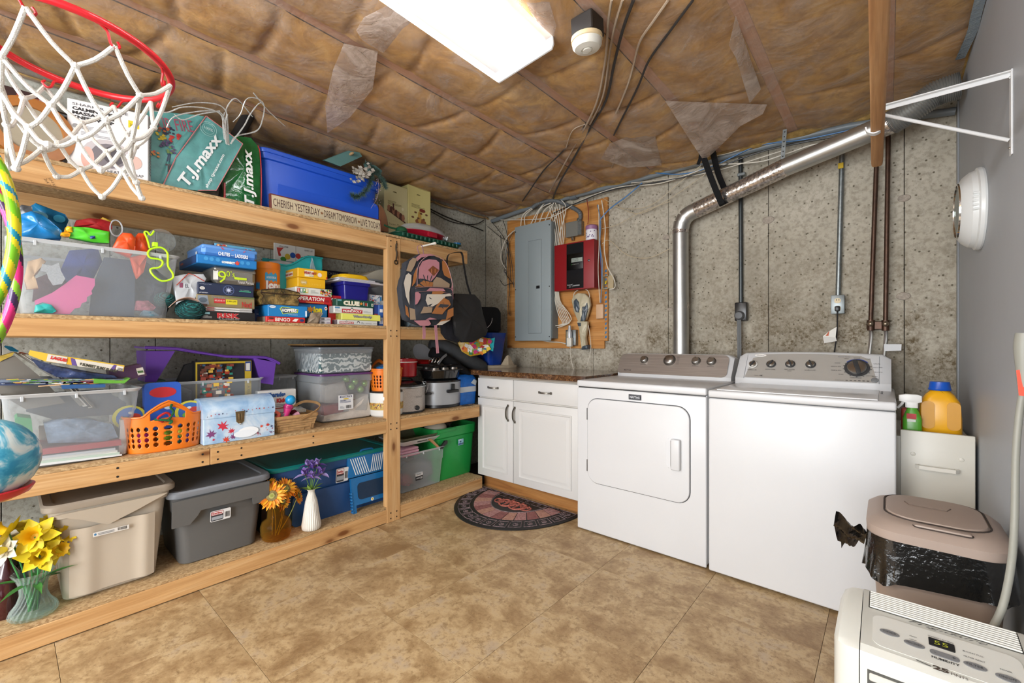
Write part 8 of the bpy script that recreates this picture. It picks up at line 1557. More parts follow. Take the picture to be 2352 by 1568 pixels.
FO = M('#c4bcb6',.2,.85,var=.75,vs=70,bump=.5,bs=60,kind='foil')
obj('slanted_pipe',MB().tube([A1,A2,A3],.050,28),DU,du); obj('foil_wrap',MB().tube([A1.lerp(A2,.0),A2+(A3-A2)*.06],.0515,28),FO,du); obj('foil_wrap',MB().tube([A3-(A3-A2)*.12,A3+(A3-A2)*.03],.0515,28),FO,du)
obj('foil_wrap',MB().tube([Mi+Vector((0,0,-.03)),Mi+Vector((0,0,.0))],.0515,28),FO,du); obj('foil_wrap',MB().tube([Vector((Lo.x,2.95,1.36)),Vector((Lo.x,2.95,1.40))],.0515,28),FO,du)
fx_ = spline([A3,onY(2095,252,2.73),onY(2150,215,2.72),onY(2205,196,2.72)],22); obj('flexible_duct',MB().tube(fx_,[.054+.0035*(1 if k % 2 else -1) for k in range(len(fx_))],24),M('#a9a9a6',.4,.75),du)
q1 = onY(1650,440,2.90); q0_ = onY(1617,352,2.90); st2 = thing('black_strap','black webbing strap slinging the duct from the ceiling','strap',(0,0,0)); SM = cloth('#1a1a1b')
obj('webbing_loop',MB().strip([Vector((q0_.x,2.83,2.345)),onY(1632,405,2.80),onY(1655,462,2.815),onY(1662,470,2.87),onY(1672,455,2.93),onY(1650,400,2.94),Vector((q0_.x+.05,2.9,2.345))],.034,.003,wdir=(1,.0,.35),smooth=4),SM,st2); obj('webbing_tail',MB().strip([Vector((q0_.x,2.84,2.34)),onY(1608,365,2.84),onY(1603,378,2.84)],.02,.003,wdir=(1,.2,0)),SM,st2)
hs = thing('hanger_strap','perforated galvanised hanger strap holding the duct','hanger',(0,0,0)); a_ = onY(1803,297,2.87); b_ = onY(1797,372,2.87); m = MB().strip([a_,b_],.02,.002,wdir=(1,0,0)); obj('steel_band',m,GALV,hs)
for k in range(6): p_ = a_.lerp(b_,.08+.15*k); obj('strap_hole',MB().lathe([(.004,0),(.001,-.0004)],8,(p_.x,p_.y-.0015,p_.z),axis='y'),DARK,hs)
def pipe(name,label,cat,pts,r,mat,extra=None,Y=3.03):
    o = thing(name,label,cat,(0,0,0)); P_ = [onY(px,py,Y) for px,py in pts]; obj('tube',MB().tube(P_,r,12),mat,o); return o,P_
EMT = M('#4d5254',.4,.8)
c1_,P_ = pipe('conduit','dark steel conduit down to the black dryer outlet','conduit',((1701,362),(1702,694)),.0125,EMT); obj('pipe_clip',MB().rbox(P_[0].x-.016,3.012,P_[0].z-.12,P_[0].x+.03,3.045,P_[0].z-.10,.003,1),GALV,c1_)
for nm,pl,pt,pr,pb2,lab,col in (('dryer_outlet',1687,693,1715,737,'black dryer outlet with a big grey plug and cord','#141416'),):
    a_,b_ = onY(pl,pb2,3.0),onY(pr,pt,3.0); o = thing(nm,lab,'outlet',(a_.x,3.0,a_.z)); w_,h_ = b_.x-a_.x,b_.z-a_.z; obj('outlet_box',MB().rbox(0,0,0,w_,.048,h_,.006,2),plastic(col,.3),o)
    obj('plug',MB().lathe([(.001,-.035),(.02,-.033),(.028,-.02),(.028,0)],24,(w_*.45,0,h_*.28),axis='y',sy=1.0),M('#55575a',.5),o)
    for k in (-1,0,1): obj('cord',MB().tube([(w_*.42+k*.008,-.015,h_*.1),(w_*.42+k*.008,-.012,-.06),(w_*.45+k*.008,-.01,-.35)],.005,6),M('#6d6f70',.45),o)
c2_,P_ = pipe('conduit','grey steel conduit with a yellow tag down to the washer outlet','conduit',((1934,352),(1925,678)),.0125,GALV); p_ = onY(1931,380,3.014); obj('yellow_tag',MB().rbox(p_.x-.012,3.012,p_.z-.015,p_.x+.012,3.02,p_.z+.015,.001,1),M('#c9a81e',.5),c2_)
a_,b_ = onY(1909,720,3.0),onY(1939,677,3.0); o = thing('wall_outlet','steel-boxed duplex outlet behind the washer with one black plug in','outlet',(a_.x,3.0,a_.z)); w_,h_ = b_.x-a_.x,b_.z-a_.z; obj('outlet_box',MB().rbox(0,.004,0,w_,.049,h_,.003,1),GALV,o); obj('cover',MB().rbox(-.002,0,-.002,w_+.002,.005,h_+.002,.004,2),M('#7d8384',.4,.8),o)
for zz_ in (.7,.28): f_ = obj('socket',MB().loft([[(p[0],y,p[1]) for p in rr2(w_*.25,h_*(zz_-.14),w_*.75,h_*(zz_+.14),.012)] for y in (0,-.004)]),M('#c9b68e',.4),o); prt(f_,[('#2c2a26',rec(w_*.38,h_*zz_,.003,.010)),('#2c2a26',rec(w_*.58,h_*zz_,.003,.010))],y=-.0045)
obj('plug',MB().rbox(w_*.3,-.03,h_*.1,w_*.7,-.004,h_*.4,.006,2),DARK,o); obj('cord',MB().tube([(w_*.5,-.02,h_*.12),(w_*.5,-.02,-.04),(w_*.45,-.015,-.12),(w_*.2,-.01,-.24),(0,-.01,-.3)],.0035,8,smooth=3),DARK,o)
tg = thing('care_tag','white folded warning tag with a red stripe hanging on the washer cord','tag',(0,0,0)); P_ = [onY(px,py,2.97) for px,py in ((1922,750),(1919,775),(1890,772),(1905,760))]; obj('paper',MB().loft([P_,[p+Vector((0,.001,0)) for p in P_]]),M('#d9d7d0',.6),tg); P_ = [onY(px,py,2.972) for px,py in ((1919,772),(1922,783),(1893,788),(1890,772))]; obj('paper_fold',MB().loft([P_,[p+Vector((0,.001,0)) for p in P_]]),M('#c4c2bd',.6),tg); P_ = [onY(px,py,2.968) for px,py in ((1905,759),(1903,771),(1896,771))]; obj('red_stripe',MB().loft([P_,[p+Vector((0,.0005,0)) for p in P_]]),M('#b5522a',.6),tg)
wv = thing('water_valves','pair of brown copper pipes with washer valves and steel hoses','pipes',(0,0,0))
for px0,py0,px1 in ((2013,372,2000),(2040,325,2034)):
    a_,b_ = onY(px0,py0,3.0),onY(px1,735,3.0); obj('copper_pipe',MB().tube([Vector((a_.x,3.0,2.34)),a_,b_],.0105,14),COPPER,wv); obj('valve_body',MB().tube([b_,b_+Vector((0,0,-.055))],[.017,.016],14),COPPER,wv); obj('valve_nut',MB().ball(b_+Vector((0,-.022,-.02)),.014,12),M('#9a8a78',.3,.9),wv)
    obj('hose',MB().tube([b_+Vector((0,0,-.05)),b_+Vector((.002,-.01,-.09)),onY(px1-6,810,2.98)+Vector((0,0,-.05))],.009,10,smooth=3),STEEL,wv)
obj('valve_plate',MB().rbox(onY(1990,750,3.0).x,3.0,onY(1990,757,3.0).z,onY(2040,750,3.0).x,3.02,onY(1990,738,3.0).z,.004,1),COPPER,wv)
P_ = [onY(px,py,2.97) for px,py in ((2030,790),(2071,790),(2070,805),(2031,806))]; o = obj('paper_tag',MB().loft([P_,[p+Vector((0,.001,0)) for p in P_]]),M('#c9cbcd',.6),None); tag(o,'small grey printed paper tag on the right washer hose','tag')
def cables(name,label,specs,group=None):
    o = thing(name,label,'cables',(0,0,0),group=group)
    for pts,r,cc,*sm in specs: obj('cable',MB().tube(pts,r,6,smooth=5),M(cc,.45),o)
    return o
YC_ = lambda Y: (lambda *pp: [onY(px,py,Y) for px,py in pp]); W3 = '#cfc9bb'; B3 = '#151515'; BU = '#2f6ea8'; yc = YC_(2.985)
pv = thing('plastic_conduit','long grey plastic conduit running along the top of the back wall','conduit',(0,0,0)); P_ = [onY(px,py,3.012) for px,py in ((1130,508),(1215,478),(1330,447),(1450,413),(1700,345),(1950,290),(2195,255))]; obj('tube',MB().tube([Vector((p.x,3.012,min(p.z,2.325))) for p in P_],.019,12,smooth=3),M('#6f777c',.45),pv)
for px,py in ((1318,452),(1500,400),(1760,331)): p_ = onY(px,py,3.012); obj('coupling',MB().tube([p_-Vector((.03,0,0)),p_+Vector((.03,0,0))],.022,12),M('#5f666b',.45),pv)
cables('cable_run','white, blue and black cables strung along the grey conduit',[(yc((1150,505),(1260,500),(1330,462),(1420,430),(1520,420),(1640,378)),.004,W3),(yc((1640,378),(1740,372),(1800,355),(1880,330),(1930,345)),.004,W3),(yc((1470,392),(1560,400),(1640,380),(1740,335),(1850,320),(1990,290)),.0035,BU),(yc((1270,490),(1390,440),(1500,420),(1620,395),(1760,345),(1990,300)),.005,B3),(yc((1450,420),(1560,408),(1660,388),(1800,345)),.003,W3),(yc((1500,385),(1600,365),(1680,350),(1790,310)),.003,W3)])
cables('loose_cables','thin tan cables drooping over the concrete right of the plywood',[(yc((1395,470),(1450,480),(1500,468),(1560,420),(1610,380)),.0022,'#b8a98c'),(yc((1385,455),(1420,475),(1470,490),(1540,455),(1620,400)),.0022,'#b8a98c'),(yc((1383,525),(1420,515),(1470,488),(1540,462)),.0022,'#b8a98c'),(yc((1383,560),(1400,552),(1440,585),(1490,592),(1540,570)),.0025,'#b8a98c'),(yc((1378,505),(1400,480),(1440,450),(1475,420)),.0045,BU)])
yp = YC_(2.985); r = random.Random(3)
cables('panel_cables','bundle of white cables dropping beside the grey electrical panel',[(yp((1262+6*k,475),(1276+4*k,540),(1270+3*k,600),(1274+2*k,680),(1282+4*k,720),(1292+3*k,742),(1276,748)),.0038,W3) for k in range(6)]+[(yp((1292,700),(1312,730),(1300,745),(1280,752)),.0038,W3)])
cables('panel_cables','fan of white cables entering the top of the grey electrical panel',[(yp((1246+5*k+r.uniform(-7,7),466+r.uniform(-4,4)),(1205+11*k+r.uniform(-8,8),490-2*k+r.uniform(-5,5)),(1196+10*k,520)),.0042,W3) for k in range(8)]+[(yp((1250,512),(1200,520),(1165,545),(1150,590),(1162,618)),.0045,W3)])
cables('black_cables','tangle of thin black cables left of the grey electrical panel',[(yp(*pp),.0028,B3) for pp in (((1155,505),(1165,540),(1168,600),(1170,680)),((1120,520),(1150,545),(1168,560),(1160,620),(1178,650)),((1130,510),(1160,550),(1175,600),(1180,660)),((1180,530),(1168,556),(1160,600),(1165,640)),((1165,556),(1172,620),(1168,700),(1172,725)),((1148,642),(1158,655),(1175,650),(1180,655)))]+[([onX(px,py,-2.935) for px,py in ((985,478),(1030,500),(1085,520),(1110,530))],.005,B3),([onX(px,py,-2.935) for px,py in ((990,486),(1040,510),(1090,515),(1112,505))],.004,B3)])
o = cables('foil_cap_cable','foil-wrapped cable end on the plywood edge',[(yp((1150,540),(1155,600),(1160,618)),.003,B3)]); p_ = onY(1160,622,2.985); obj('foil_wrap',MB().ball(p_,.02,10,(.7,.5,1.2)),FO,o)
cables('board_cables','blue, white and red cables down the right edge of the plywood',[(yp((1372,470),(1380,510),(1378,560),(1384,610),(1380,690)),.004,'#6f8296'),(yp((1382,460),(1390,520),(1388,570),(1395,612),(1410,640),(1412,660),(1400,664)),.004,W3),(yp((1375,470),(1376,560),(1374,620),(1378,695)),.003,W3),(yp((1378,505),(1378,560),(1382,640),(1380,695)),.003,BU),(yp((1348,458),(1352,490),(1350,515)),.003,'#7a1a22'),(yp((1290,460),(1300,480),(1285,540),(1282,570)),.004,W3)])
yz = lambda *pp: [onZ(px,py,CZ(px,py)) for px,py in pp]; CW3,CB3 = '#a89580','#33302e'
cables('ceiling_cables','white and black cables stapled across the ceiling under the clear sheet',[(yz((1405,0),(1396,60),(1390,140),(1372,230),(1345,290),(1300,370),(1262,440)),.005,CW3),(yz((1430,0),(1412,60),(1400,120),(1385,220),(1355,285)),.005,CW3),(yz((1455,0),(1430,70),(1410,150),(1392,230),(1358,290),(1320,360),(1285,420),(1270,455)),.006,CB3),(yz((1350,280),(1290,350),(1250,390),(1215,440),(1200,462)),.005,CB3),(yz((1535,0),(1500,50),(1470,95),(1455,150),(1440,200),(1415,260)),.005,CW3),(yz((1592,0),(1540,70),(1490,140),(1465,200),(1430,270),(1410,310)),.005,CB3),(yz((1345,285),(1315,300),(1300,340)),.003,CW3),(yz((1405,335),(1412,360),(1405,385)),.003,CW3)])
# hand vacuum, outlet with chargers, small boxes
V = thing('hand_vacuum','cream and slate handheld vacuum on its charger on the plywood','hand vacuum',(onY(1313,800,2.965).x,2.965,onY(1313,800,2.965).z)); vq = lambda px,py: (onY(px,py,2.965).x-V.location.x,onY(px,py,2.965).z-V.location.z); CRM = M('#b9b096',.35); SLT = M('#454f58',.35)
def vb(name,pts,y0,th,mat,puff): obj(name,blob([vq(*c) for c in pts],y0,th,puff,MB(),3),mat,V,ang=60)
vb('motor_body',[(1313,690),(1318,678),(1328,673),(1343,674),(1353,684),(1355,700),(1350,720),(1345,735),(1340,738),(1328,738),(1318,715)],0,.03,CRM,.022)
vb('side_grip',[(1321,692),(1327,686),(1333,694),(1335,708),(1332,718),(1326,716),(1322,706)],-.024,.006,SLT,.004); vb('back_grip',[(1341,700),(1351,696),(1352,710),(1346,736),(1336,738),(1338,718)],-.016,.01,SLT,.006)
vb('nozzle',[(1325,738),(1349,738),(1348,752),(1344,775),(1347,796),(1336,800),(1333,780),(1330,755)],.0,.03,CRM,.012); vb('button',[(1328,741),(1336,741),(1336,749),(1330,749)],-.014,.004,SLT,.002); vb('wall_cradle',[(1335,794),(1349,792),(1350,801),(1336,803)],-.0,.05,SLT,.006)
obj('charger_cord',MB().tube([(vq(*c)[0],.02,vq(*c)[1]) for c in ((1314,690),(1316,672),(1332,663),(1348,668),(1352,690))],.003,6,smooth=4),M(W3,.5),V); obj('charger_cord',MB().tube([(vq(*c)[0],.02,vq(*c)[1]) for c in ((1348,745),(1352,770),(1354,805),(1345,838))],.0025,6,smooth=4),M(W3,.5),V)
a_,b_ = onY(1299,793,2.99),onY(1322,757,2.99); o = thing('wall_outlet','steel outlet on the plywood with a plug-in freshener and charger','outlet',(a_.x,2.99,a_.z)); w_,h_ = b_.x-a_.x,b_.z-a_.z; obj('outlet_box',MB().rbox(0,0,0,w_,.04,h_,.004,2),GALV,o); obj('socket_face',MB().rbox(w_*.12,-.004,h_*.06,w_*.5,.001,h_*.9,.004,2),M('#c6b48c',.4),o)
obj('freshener',MB().lathe([(.018,.06),(.02,.10),(.012,.13),(.009,.16),(.001,.162)],18,(w_*.55,-.02,0)),M('#bfc2c6',.25,.3),o); obj('charger_block',MB().rbox(w_*.35,-.04,-.01,w_*.8,-.004,h_*.5,.006,2),M('#d6d2c6',.4),o); obj('charger_cord',MB().tube([(w_*.6,-.02,-.01),(w_*.62,-.02,-.08),(w_*.95,-.02,-.20)],.0025,6,smooth=3),M(W3,.5),o); obj('feed_cable',MB().tube([(-.0,.02,.01),(-.07,.025,.025),(-.18,.025,.03),(-.3,.025,.05)],.005,6,smooth=3),M(W3,.5),o)
a_,b_ = onY(1369,732,3.0),onY(1385,698,3.0); o = obj('chime_box',MB().rbox(a_.x,2.998,a_.z,b_.x,3.03,b_.z,.004,2),M('#cba684',.5),None); tag(o,'small pale tan rectangular box on the plywood below the cables','box')
a_,b_ = onY(1384,664,2.99),onY(1398,632,2.99); o = thing('junction_box','open almond junction box with a yellow wire nut on the board edge','junction box',(a_.x,2.99,a_.z)); w_,h_ = b_.x-a_.x,b_.z-a_.z; AL = M('#a89878',.5); m = MB(); m.box(0,0,0,w_,.045,.004); m.box(0,0,h_-.004,w_,.045,h_); m.box(0,0,0,.004,.045,h_); m.box(w_-.004,0,0,w_,.045,h_); m.box(0,.04,0,w_,.045,h_); obj('box',m,AL,o); obj('cover',MB().rbox(w_,.0,0,w_+.04,.004,h_,.002,1),AL,o); obj('wire_nut',MB().tube([(w_*.4,.01,h_*.4),(w_*.6,.0,h_*.62)],[.007,.004],8),M('#d9c01e',.4),o)
# ================================================================== RIGHT WALL SIDE
YD2 = 2.40; a_ = onY(2068,985,YD2); wd = onY(2241,1000,YD2).x-a_.x; zd = onY(2068,986,YD2).z
dw = thing('drawer_unit','off-white narrow drawer unit between the washer and the grey wall','drawer unit',(a_.x,YD2,0)); OW = M('#c9c6bc',.4,var=.03,vs=5)
m = MB(); m.box(-.014,.02,0,0.004,.52,zd-.03); m.box(wd-.02,.02,0,wd-.002,.52,zd-.03); m.box(0,.02,0,wd-.01,.52,zd-.06); m.box(0,.50,0,wd-.01,.52,zd-.03); obj('unit_body',m,OW,dw); dfp = obj('drawer',MB().rbox(0,0,zd-.36,wd,.016,zd,.004,2),OW,dw); obj('drawer',MB().rbox(0,0,.02,wd,.016,zd-.365,.004,2),OW,dw)
for px,py in ((2097,1042),(2208,1056)): p_ = onY(px,py,YD2); obj('screw_cap',MB().lathe([(.008,0),(.007,-.002),(.001,-.003)],16,(p_.x-a_.x,0,p_.z),axis='y'),OW,dfp)
p1,p2 = onY(2108,1069,YD2),onY(2196,1082,YD2); m = MB(); m.strip([(p1.x-a_.x,-.001,p1.z),(p1.x-a_.x+.004,-.024,p1.z),(p2.x-a_.x-.004,-.024,p1.z-.0),(p2.x-a_.x,-.001,p1.z)],.014,.009,wdir=(0,0,1),smooth=2); obj('handle',m,M('#d6d3ca',.35),dfp)
zf = zd-.058; px = onY(2160,900,2.50).x; jg2 = thing('detergent_jug','big yellow detergent jug with a blue cap on the drawer unit','jug',(px,2.53,zf)); YJ = plastic('#e0a312',.3); hj = onY(2160,897,2.5).z-zf
obj('jug_body',MB().loft([rrect(-.065+e,-.045+e*.6,.065-e,.045-e*.6,.028,z_,5) for z_,e in ((0,.006),(.008,0),(hj*.5,.001),(hj*.78,.006),(hj*.92,.022),(hj,.038))]),YJ,jg2,ang=40)
for sx_ in (-1,1): obj('grip_hollow',MB().loft([[(p[0],y_,p[1]) for p in rr2(sx_*.038-.02,hj*.28,sx_*.038+.02,hj*.80,.018)] for y_ in (-.046,-.0475)]),M('#c48a0c',.35),jg2)
obj('cap',MB().lathe([(.034,hj),(.036,hj+.004),(.034,hj+.008),(.030,hj+.035),(.001,hj+.036)],28),plastic('#124fb0',.3),jg2); px = onY(2095,900,2.47).x
sb = thing('spray_bottle','green spray bottle with a white trigger on the drawer unit','spray bottle',(px,2.46,zf)); obj('bottle',MB().loft([rrect(-.03+e,-.02+e*.6,.03-e,.02-e*.6,.015,z_,4) for z_,e in ((0,.003),(.01,0),(.10,0),(.125,.008),(.145,.015))]),plastic('#4f9a2c',.3),sb); prt(sb,[('#b5262a',rec(-.018,.10,.03,.022)),('#dfe3dc',rec(-.016,.088,.026,.010))],y=-.0205); WT = M('#dcdcda',.35)
obj('trigger_head',MB().loft([rrect(-.042,-.009,.03,.009,.005,z_,3) if k == 1 else rrect(-.022,-.010,.018,.010,.006,z_,3) for k,z_ in ((0,.145),(0,.165),(1,.17),(1,.195),(0,.2))]),WT,sb); obj('trigger',MB().tube([(-.025,0,.172),(-.034,0,.155),(-.046,0,.14)],.005,8,smooth=3),WT,sb)
o = mbox('detergent_pouch','red and blue detergent pouch behind the spray bottle','pouch',0,0,1,0,0,h=.1,d=.03,col='#a83226') if False else obj('detergent_pouch',MB().rbox(onY(2070,900,2.56).x,2.56,zf,onY(2108,900,2.56).x,2.60,zf+.13,.008,2),M('#a83a22',.35),None); tag(o,'red detergent pouch standing behind the green spray bottle','pouch')
# trash can
tc_ = thing('trash_can','taupe swing-lid trash can with a black liner spilling out','trash can',(0,0,0)); TP = M('#a08f84',.5,var=.03,vs=4); X0,X1,Y0,Y1 = -.045,.243,1.585,1.925; zt = .585
obj('bin_body',MB().loft([rrect(X0+e,Y0+e,X1-e,Y1-e,.05,z_,6) for z_,e in ((0,.05),(.01,.045),(zt,.010))]),TP,tc_,ang=40)
lidr = [rrect(X0+e,Y0+e,X1-e,Y1-e,.075,z_,8) for z_,e in ((zt-.008,.0),(zt+.028,-.002),(zt+.046,.016),(zt+.052,.030))]; obj('lid',MB().loft(lidr),TP,tc_,ang=30)
fl_ = obj('swing_flap',MB().loft([rrect(X0+.04+e,Y0+.055+e,X1-.035-e,Y1-.03-e,.07,z_,8) for z_,e in ((zt+.05,0),(zt+.057,.004),(zt+.060,.02))]),TP,tc_,ang=30); obj('flap_groove',MB().tube(rrect(X0+.038,Y0+.053,X1-.033,Y1-.028,.07,zt+.053,8),.0022,5,closed=True),M('#3a302b',.8),tc_)
obj('finger_pull',MB().rbox(.055,Y0+.018,zt+.046,.165,Y0+.042,zt+.056,.008,2),TP,tc_); obj('pull_groove',MB().tube(rrect(.053,Y0+.016,.167,Y0+.044,.012,zt+.050,4),.0016,5,closed=True),M('#3a302b',.8),tc_); obj('flap_recess',MB().tube([(.04,1.80,zt+.060),(.05,1.77,zt+.060),(.13,1.77,zt+.060),(.14,1.80,zt+.060)],.002,5),M('#6b5c52',.7),tc_)
LB = M('#121212',.14,coat=.6,bump=.9,bs=38,kind='liner'); n = 120
def skirt(u,v):
    P_ = rrect(X0-.001,Y0-.001,X1+.001,Y1+.001,.07,0,8); k = u*len(P_); i = int(k) % len(P_); f_ = k-int(k); a_,b_ = P_[i],P_[(i+1) % len(P_)]; x,y = a_[0]*(1-f_)+b_[0]*f_,a_[1]*(1-f_)+b_[1]*f_; cx_,cy_ = (X0+X1)/2,(Y0+Y1)/2; w_ = .006*math.sin(u*61+v*3)+.005*math.sin(u*113+1); g_ = 1+(v*.05+w_*2.2*v)*(.4+v)*.8
    return (min(cx_+(x-cx_)*g_,.256),cy_+(y-cy_)*g_,zt+.004-v*(.10+.018*math.sin(u*9+2)+.01*math.sin(u*31)))
obj('liner_skirt',MB().grid(skirt,n,10),LB,tc_,ang=180)
m = MB(); m.grid(lambda u,v: (X0-.006-.07*u+.008*math.sin(v*5+u*3),1.70+.10*v-.03*u+.01*math.sin(u*9),zt-.035-.06*v+.085*u*(1-v*.9)-.035*u*u+.012*math.sin(v*14+u*8)),14,12); obj('liner_flap',m,LB,tc_,ang=180)
# dehumidifier
dh = thing('dehumidifier','white dehumidifier with a sloping control panel in the near right corner','dehumidifier',(-.085,1.115,0)); WD2 = .335; DW = M('#c9c9c2',.32); prof = [(0,.0),(0,.500),(.005,.514),(.018,.523),(.198,.552),(.214,.548),(.226,.532),(.228,.51),(.228,0)]
m = MB(); ra = []
for x_,e in ((0,.03),(.008,.012),(.022,.003),(.042,0)): ra.append([(x_,min(max(y,e),.228-e),min(z,.547-e*1.1)) for y,z in prof])
obj('end_cap',m.loft(ra),DW,dh,ang=40); obj('end_cap',MB().loft([[(WD2-p[0],p[1],p[2]) for p in r_] for r_ in reversed(ra)]),DW,dh,ang=40)
obj('main_shell',MB().loft([[(x_,y,z) for y,z in prof] for x_ in (.0435,WD2-.0435)]),DW,dh,ang=25); an = math.atan2(.029,.18); FD = Matrix.Translation((.0435,.018,.5235)) @ Matrix.Rotation(an,4,'X'); wf = WD2-.087
for k in range(9): obj('top_slat',MB().rbox(.012,.124+.0068*k,.0,wf-.012,.1276+.0068*k,.0035,.001,1).xf(FD),M('#d9d9d3',.35),dh)
obj('grille_recess',MB().rbox(.010,.1225,-.004,wf-.010,.184,.0008,.001,1).xf(FD),M('#3a3a36',.7),dh)
cpn = obj('control_panel',MB().loft([[tuple(FD @ Vector((p[0],p[1],z_))) for p in rr2(.018,.008,wf-.018,.105,.018)] for z_ in (.0,.0012)]),M('#d0d0ca',.3),dh); T = lambda s_,u,v,w_,h_,c_='#2b2b2b',**k: txt(dh,s_,u,v,w_,h_,c_,Mx=FD @ TOP(.0022),**k)
T('Frigidaire',.075,.109,.115,.009,'#4a4a48',shear=.4)
for k,(u,v,s_) in enumerate(((.045,.055,'TIMER'),(.082,.045,'FAN SPEED'),(.165,.040,'FILTER'),(.205,.036,'ON/OFF'))): obj('button',MB().loft([[tuple(FD @ Vector((p[0],p[1],z_))) for p in ell(u,v,.0155,.0075,20)] for z_ in (.0012,.003)]),M('#77787a',.45),cpn); txt(dh,s_,u-.011,v-.0025,.022,.005,'#3a3a3c',Mx=FD @ TOP(.0034))
obj('button',MB().loft([[tuple(FD @ Vector((p[0],p[1],z_))) for p in rr2(.104,.034,.145,.048,.0069)] for z_ in (.0012,.003)]),M('#77787a',.45),cpn); txt(dh,'-      +',.110,.039,.03,.005,'#2a2a2c',Mx=FD @ TOP(.0034)); T('HUMIDITY',.106,.024,.038,.006,bold=.03)
obj('display_window',MB().loft([[tuple(FD @ Vector((p[0],p[1],z_))) for p in rr2(.104,.060,.141,.082,.002)] for z_ in (.0012,.0028)]),DARK,cpn); txt(dh,'55',.112,.065,.02,.011,'#a3a82c',Mx=FD @ TOP(.0034)); T('HUMIDITY SETTING',.104,.085,.036,.003); T('BUCKET FULL',.152,.072,.028,.0035); T('FILTER RESET',.152,.058,.028,.0035); T('POWER',.198,.054,.015,.0035); T('HIGH',.076,.066,.010,.003); T('LOW',.076,.056,.010,.003); T('25',.106,-.006,.022,.011,'#4a4038',bold=.05); T('PINTS',.130,-.006,.022,.007,'#4a4038'); prt(dh,[('#6a6a68',[(.082,.004),(.104,.0),(.103,-.003),(.084,.001)])],Mx=FD @ TOP(.002))
for k in range(14): obj('front_louver',MB().rbox(.058,-.004,.465-.030*k,WD2-.058,.006,.48-.030*k,.002,1),DW,dh)
obj('louver_recess',MB().box(.055,-.0005,.03,WD2-.055,.001,.485),M('#4a4a46',.7),dh); Me = Matrix(((0,0,-1,-.0006),(-1,0,0,0),(0,1,0,0),(0,0,0,1)));
# drain hose and cord on the wall
P_ = [onY(px,py,y_) for px,py,y_ in ((2272,1455,1.38),(2302,1395,1.41),(2322,1300,1.45),(2330,1200,1.49),(2333,1050,1.53),(2340,960,1.55),(2348,905,1.56))]; hs2 = thing('drain_hose','pale grey hose rising from the dehumidifier along the wall','hose',(0,0,0)); obj('hose_tube',MB().tube(P_,.0068,12,smooth=6),M('#8f8f86',.45),hs2)
o = obj('warning_tag',MB().loft([[onY(px,py,1.55) for px,py in ((2334,850),(2375,843),(2375,912),(2340,908))],[onY(px,py,1.552) for px,py in ((2334,850),(2375,843),(2375,912),(2340,908))]]),M('#e2482a',.5),hs2); obj('plug_head',MB().tube([onY(2352,765,1.56),onY(2350,800,1.56),onY(2352,905,1.56)],[.014,.016,.009],12,smooth=3),M('#8f8f86',.45),hs2)
# round wall light
wlq = thing('wall_light','round white wall fixture with a silver ring and ribbed glass on the grey wall','light fixture',(.2625,2.345,1.625),(0,0,-PI/2)); obj('housing',MB().lathe([(.148,0),(.15,-.006),(.148,-.016),(.140,-.020),(.136,-.034),(.120,-.052),(.102,-.062),(.098,-.060)],56,axis='y',caps=(True,False)),M('#d5d7d6',.3),wlq,ang=25); obj('silver_ring',MB().lathe([(.104,-.058),(.103,-.066),(.096,-.066),(.095,-.058)],56,axis='y',caps=(False,False)),CHROME,wlq); obj('glass_dome',MB().lathe([(.097,-.060),(.06,-.066),(.001,-.070)],48,axis='y',caps=(False,True)),see_through('ribbed_glass','#cfd6d2','#a3aaa4',.45,.2,.3,.5,90),wlq); obj('back_plate',MB().lathe([(.1,-.022),(.001,-.022)],40,axis='y'),M('#7f8580',.4),wlq)
for k in range(5): obj('rib',MB().rbox(.132,-.036,-.03+.014*k,.1405,-.018,-.022+.014*k,.002,1),M('#d5d7d6',.3),wlq)
# closet bracket and rod
cbk = thing('closet_bracket','white metal shelf-and-rod bracket on the grey wall','bracket',(0,0,0)); WB = M('#d9dadb',.3); yb_ = 1.823
obj('wall_plate',MB().rbox(XR-.004,yb_-.012,1.652,XR,yb_+.012,1.888,.001,1),WB,cbk); obj('top_arm',MB().rbox(-.02,yb_-.013,1.881,XR-.002,yb_+.013,1.885,.001,1),WB,cbk); obj('arm_flange',MB().rbox(-.02,yb_-.0015,1.869,XR-.003,yb_+.0015,1.883,.001,1),WB,cbk); obj('brace',MB().tube([(-.012,yb_,1.858),(XR-.006,yb_,1.695)],.005,10),WB,cbk)
obj('rod_hook',MB().strip([(-.02,yb_,1.884),(-.013,yb_,1.86),(-.008,yb_,1.835),(-.012,yb_,1.812),(-.030,yb_,1.802),(-.048,yb_,1.812),(-.053,yb_,1.828)],.022,.004,wdir=(0,1,0),smooth=4),WB,cbk)
for z_ in (1.672,1.868): obj('screw',MB().ball((XR-.004,yb_,z_),.004,8),STEEL,cbk)
rd_ = obj('closet_rod',MB().loft([[(p[0],y_,p[1]) for p in rr2(-.0175+e,-.0175+e,.0175-e,.0175-e,.009,4)] for y_,e in ((-1.9,.0),(.40,0),(.44,.001),(.443,.004))]),ROD,None,(-.022,1.74,1.823),(0,0,.0175)); tag(rd_,'long bare wooden closet rod held overhead by the white bracket','rod')
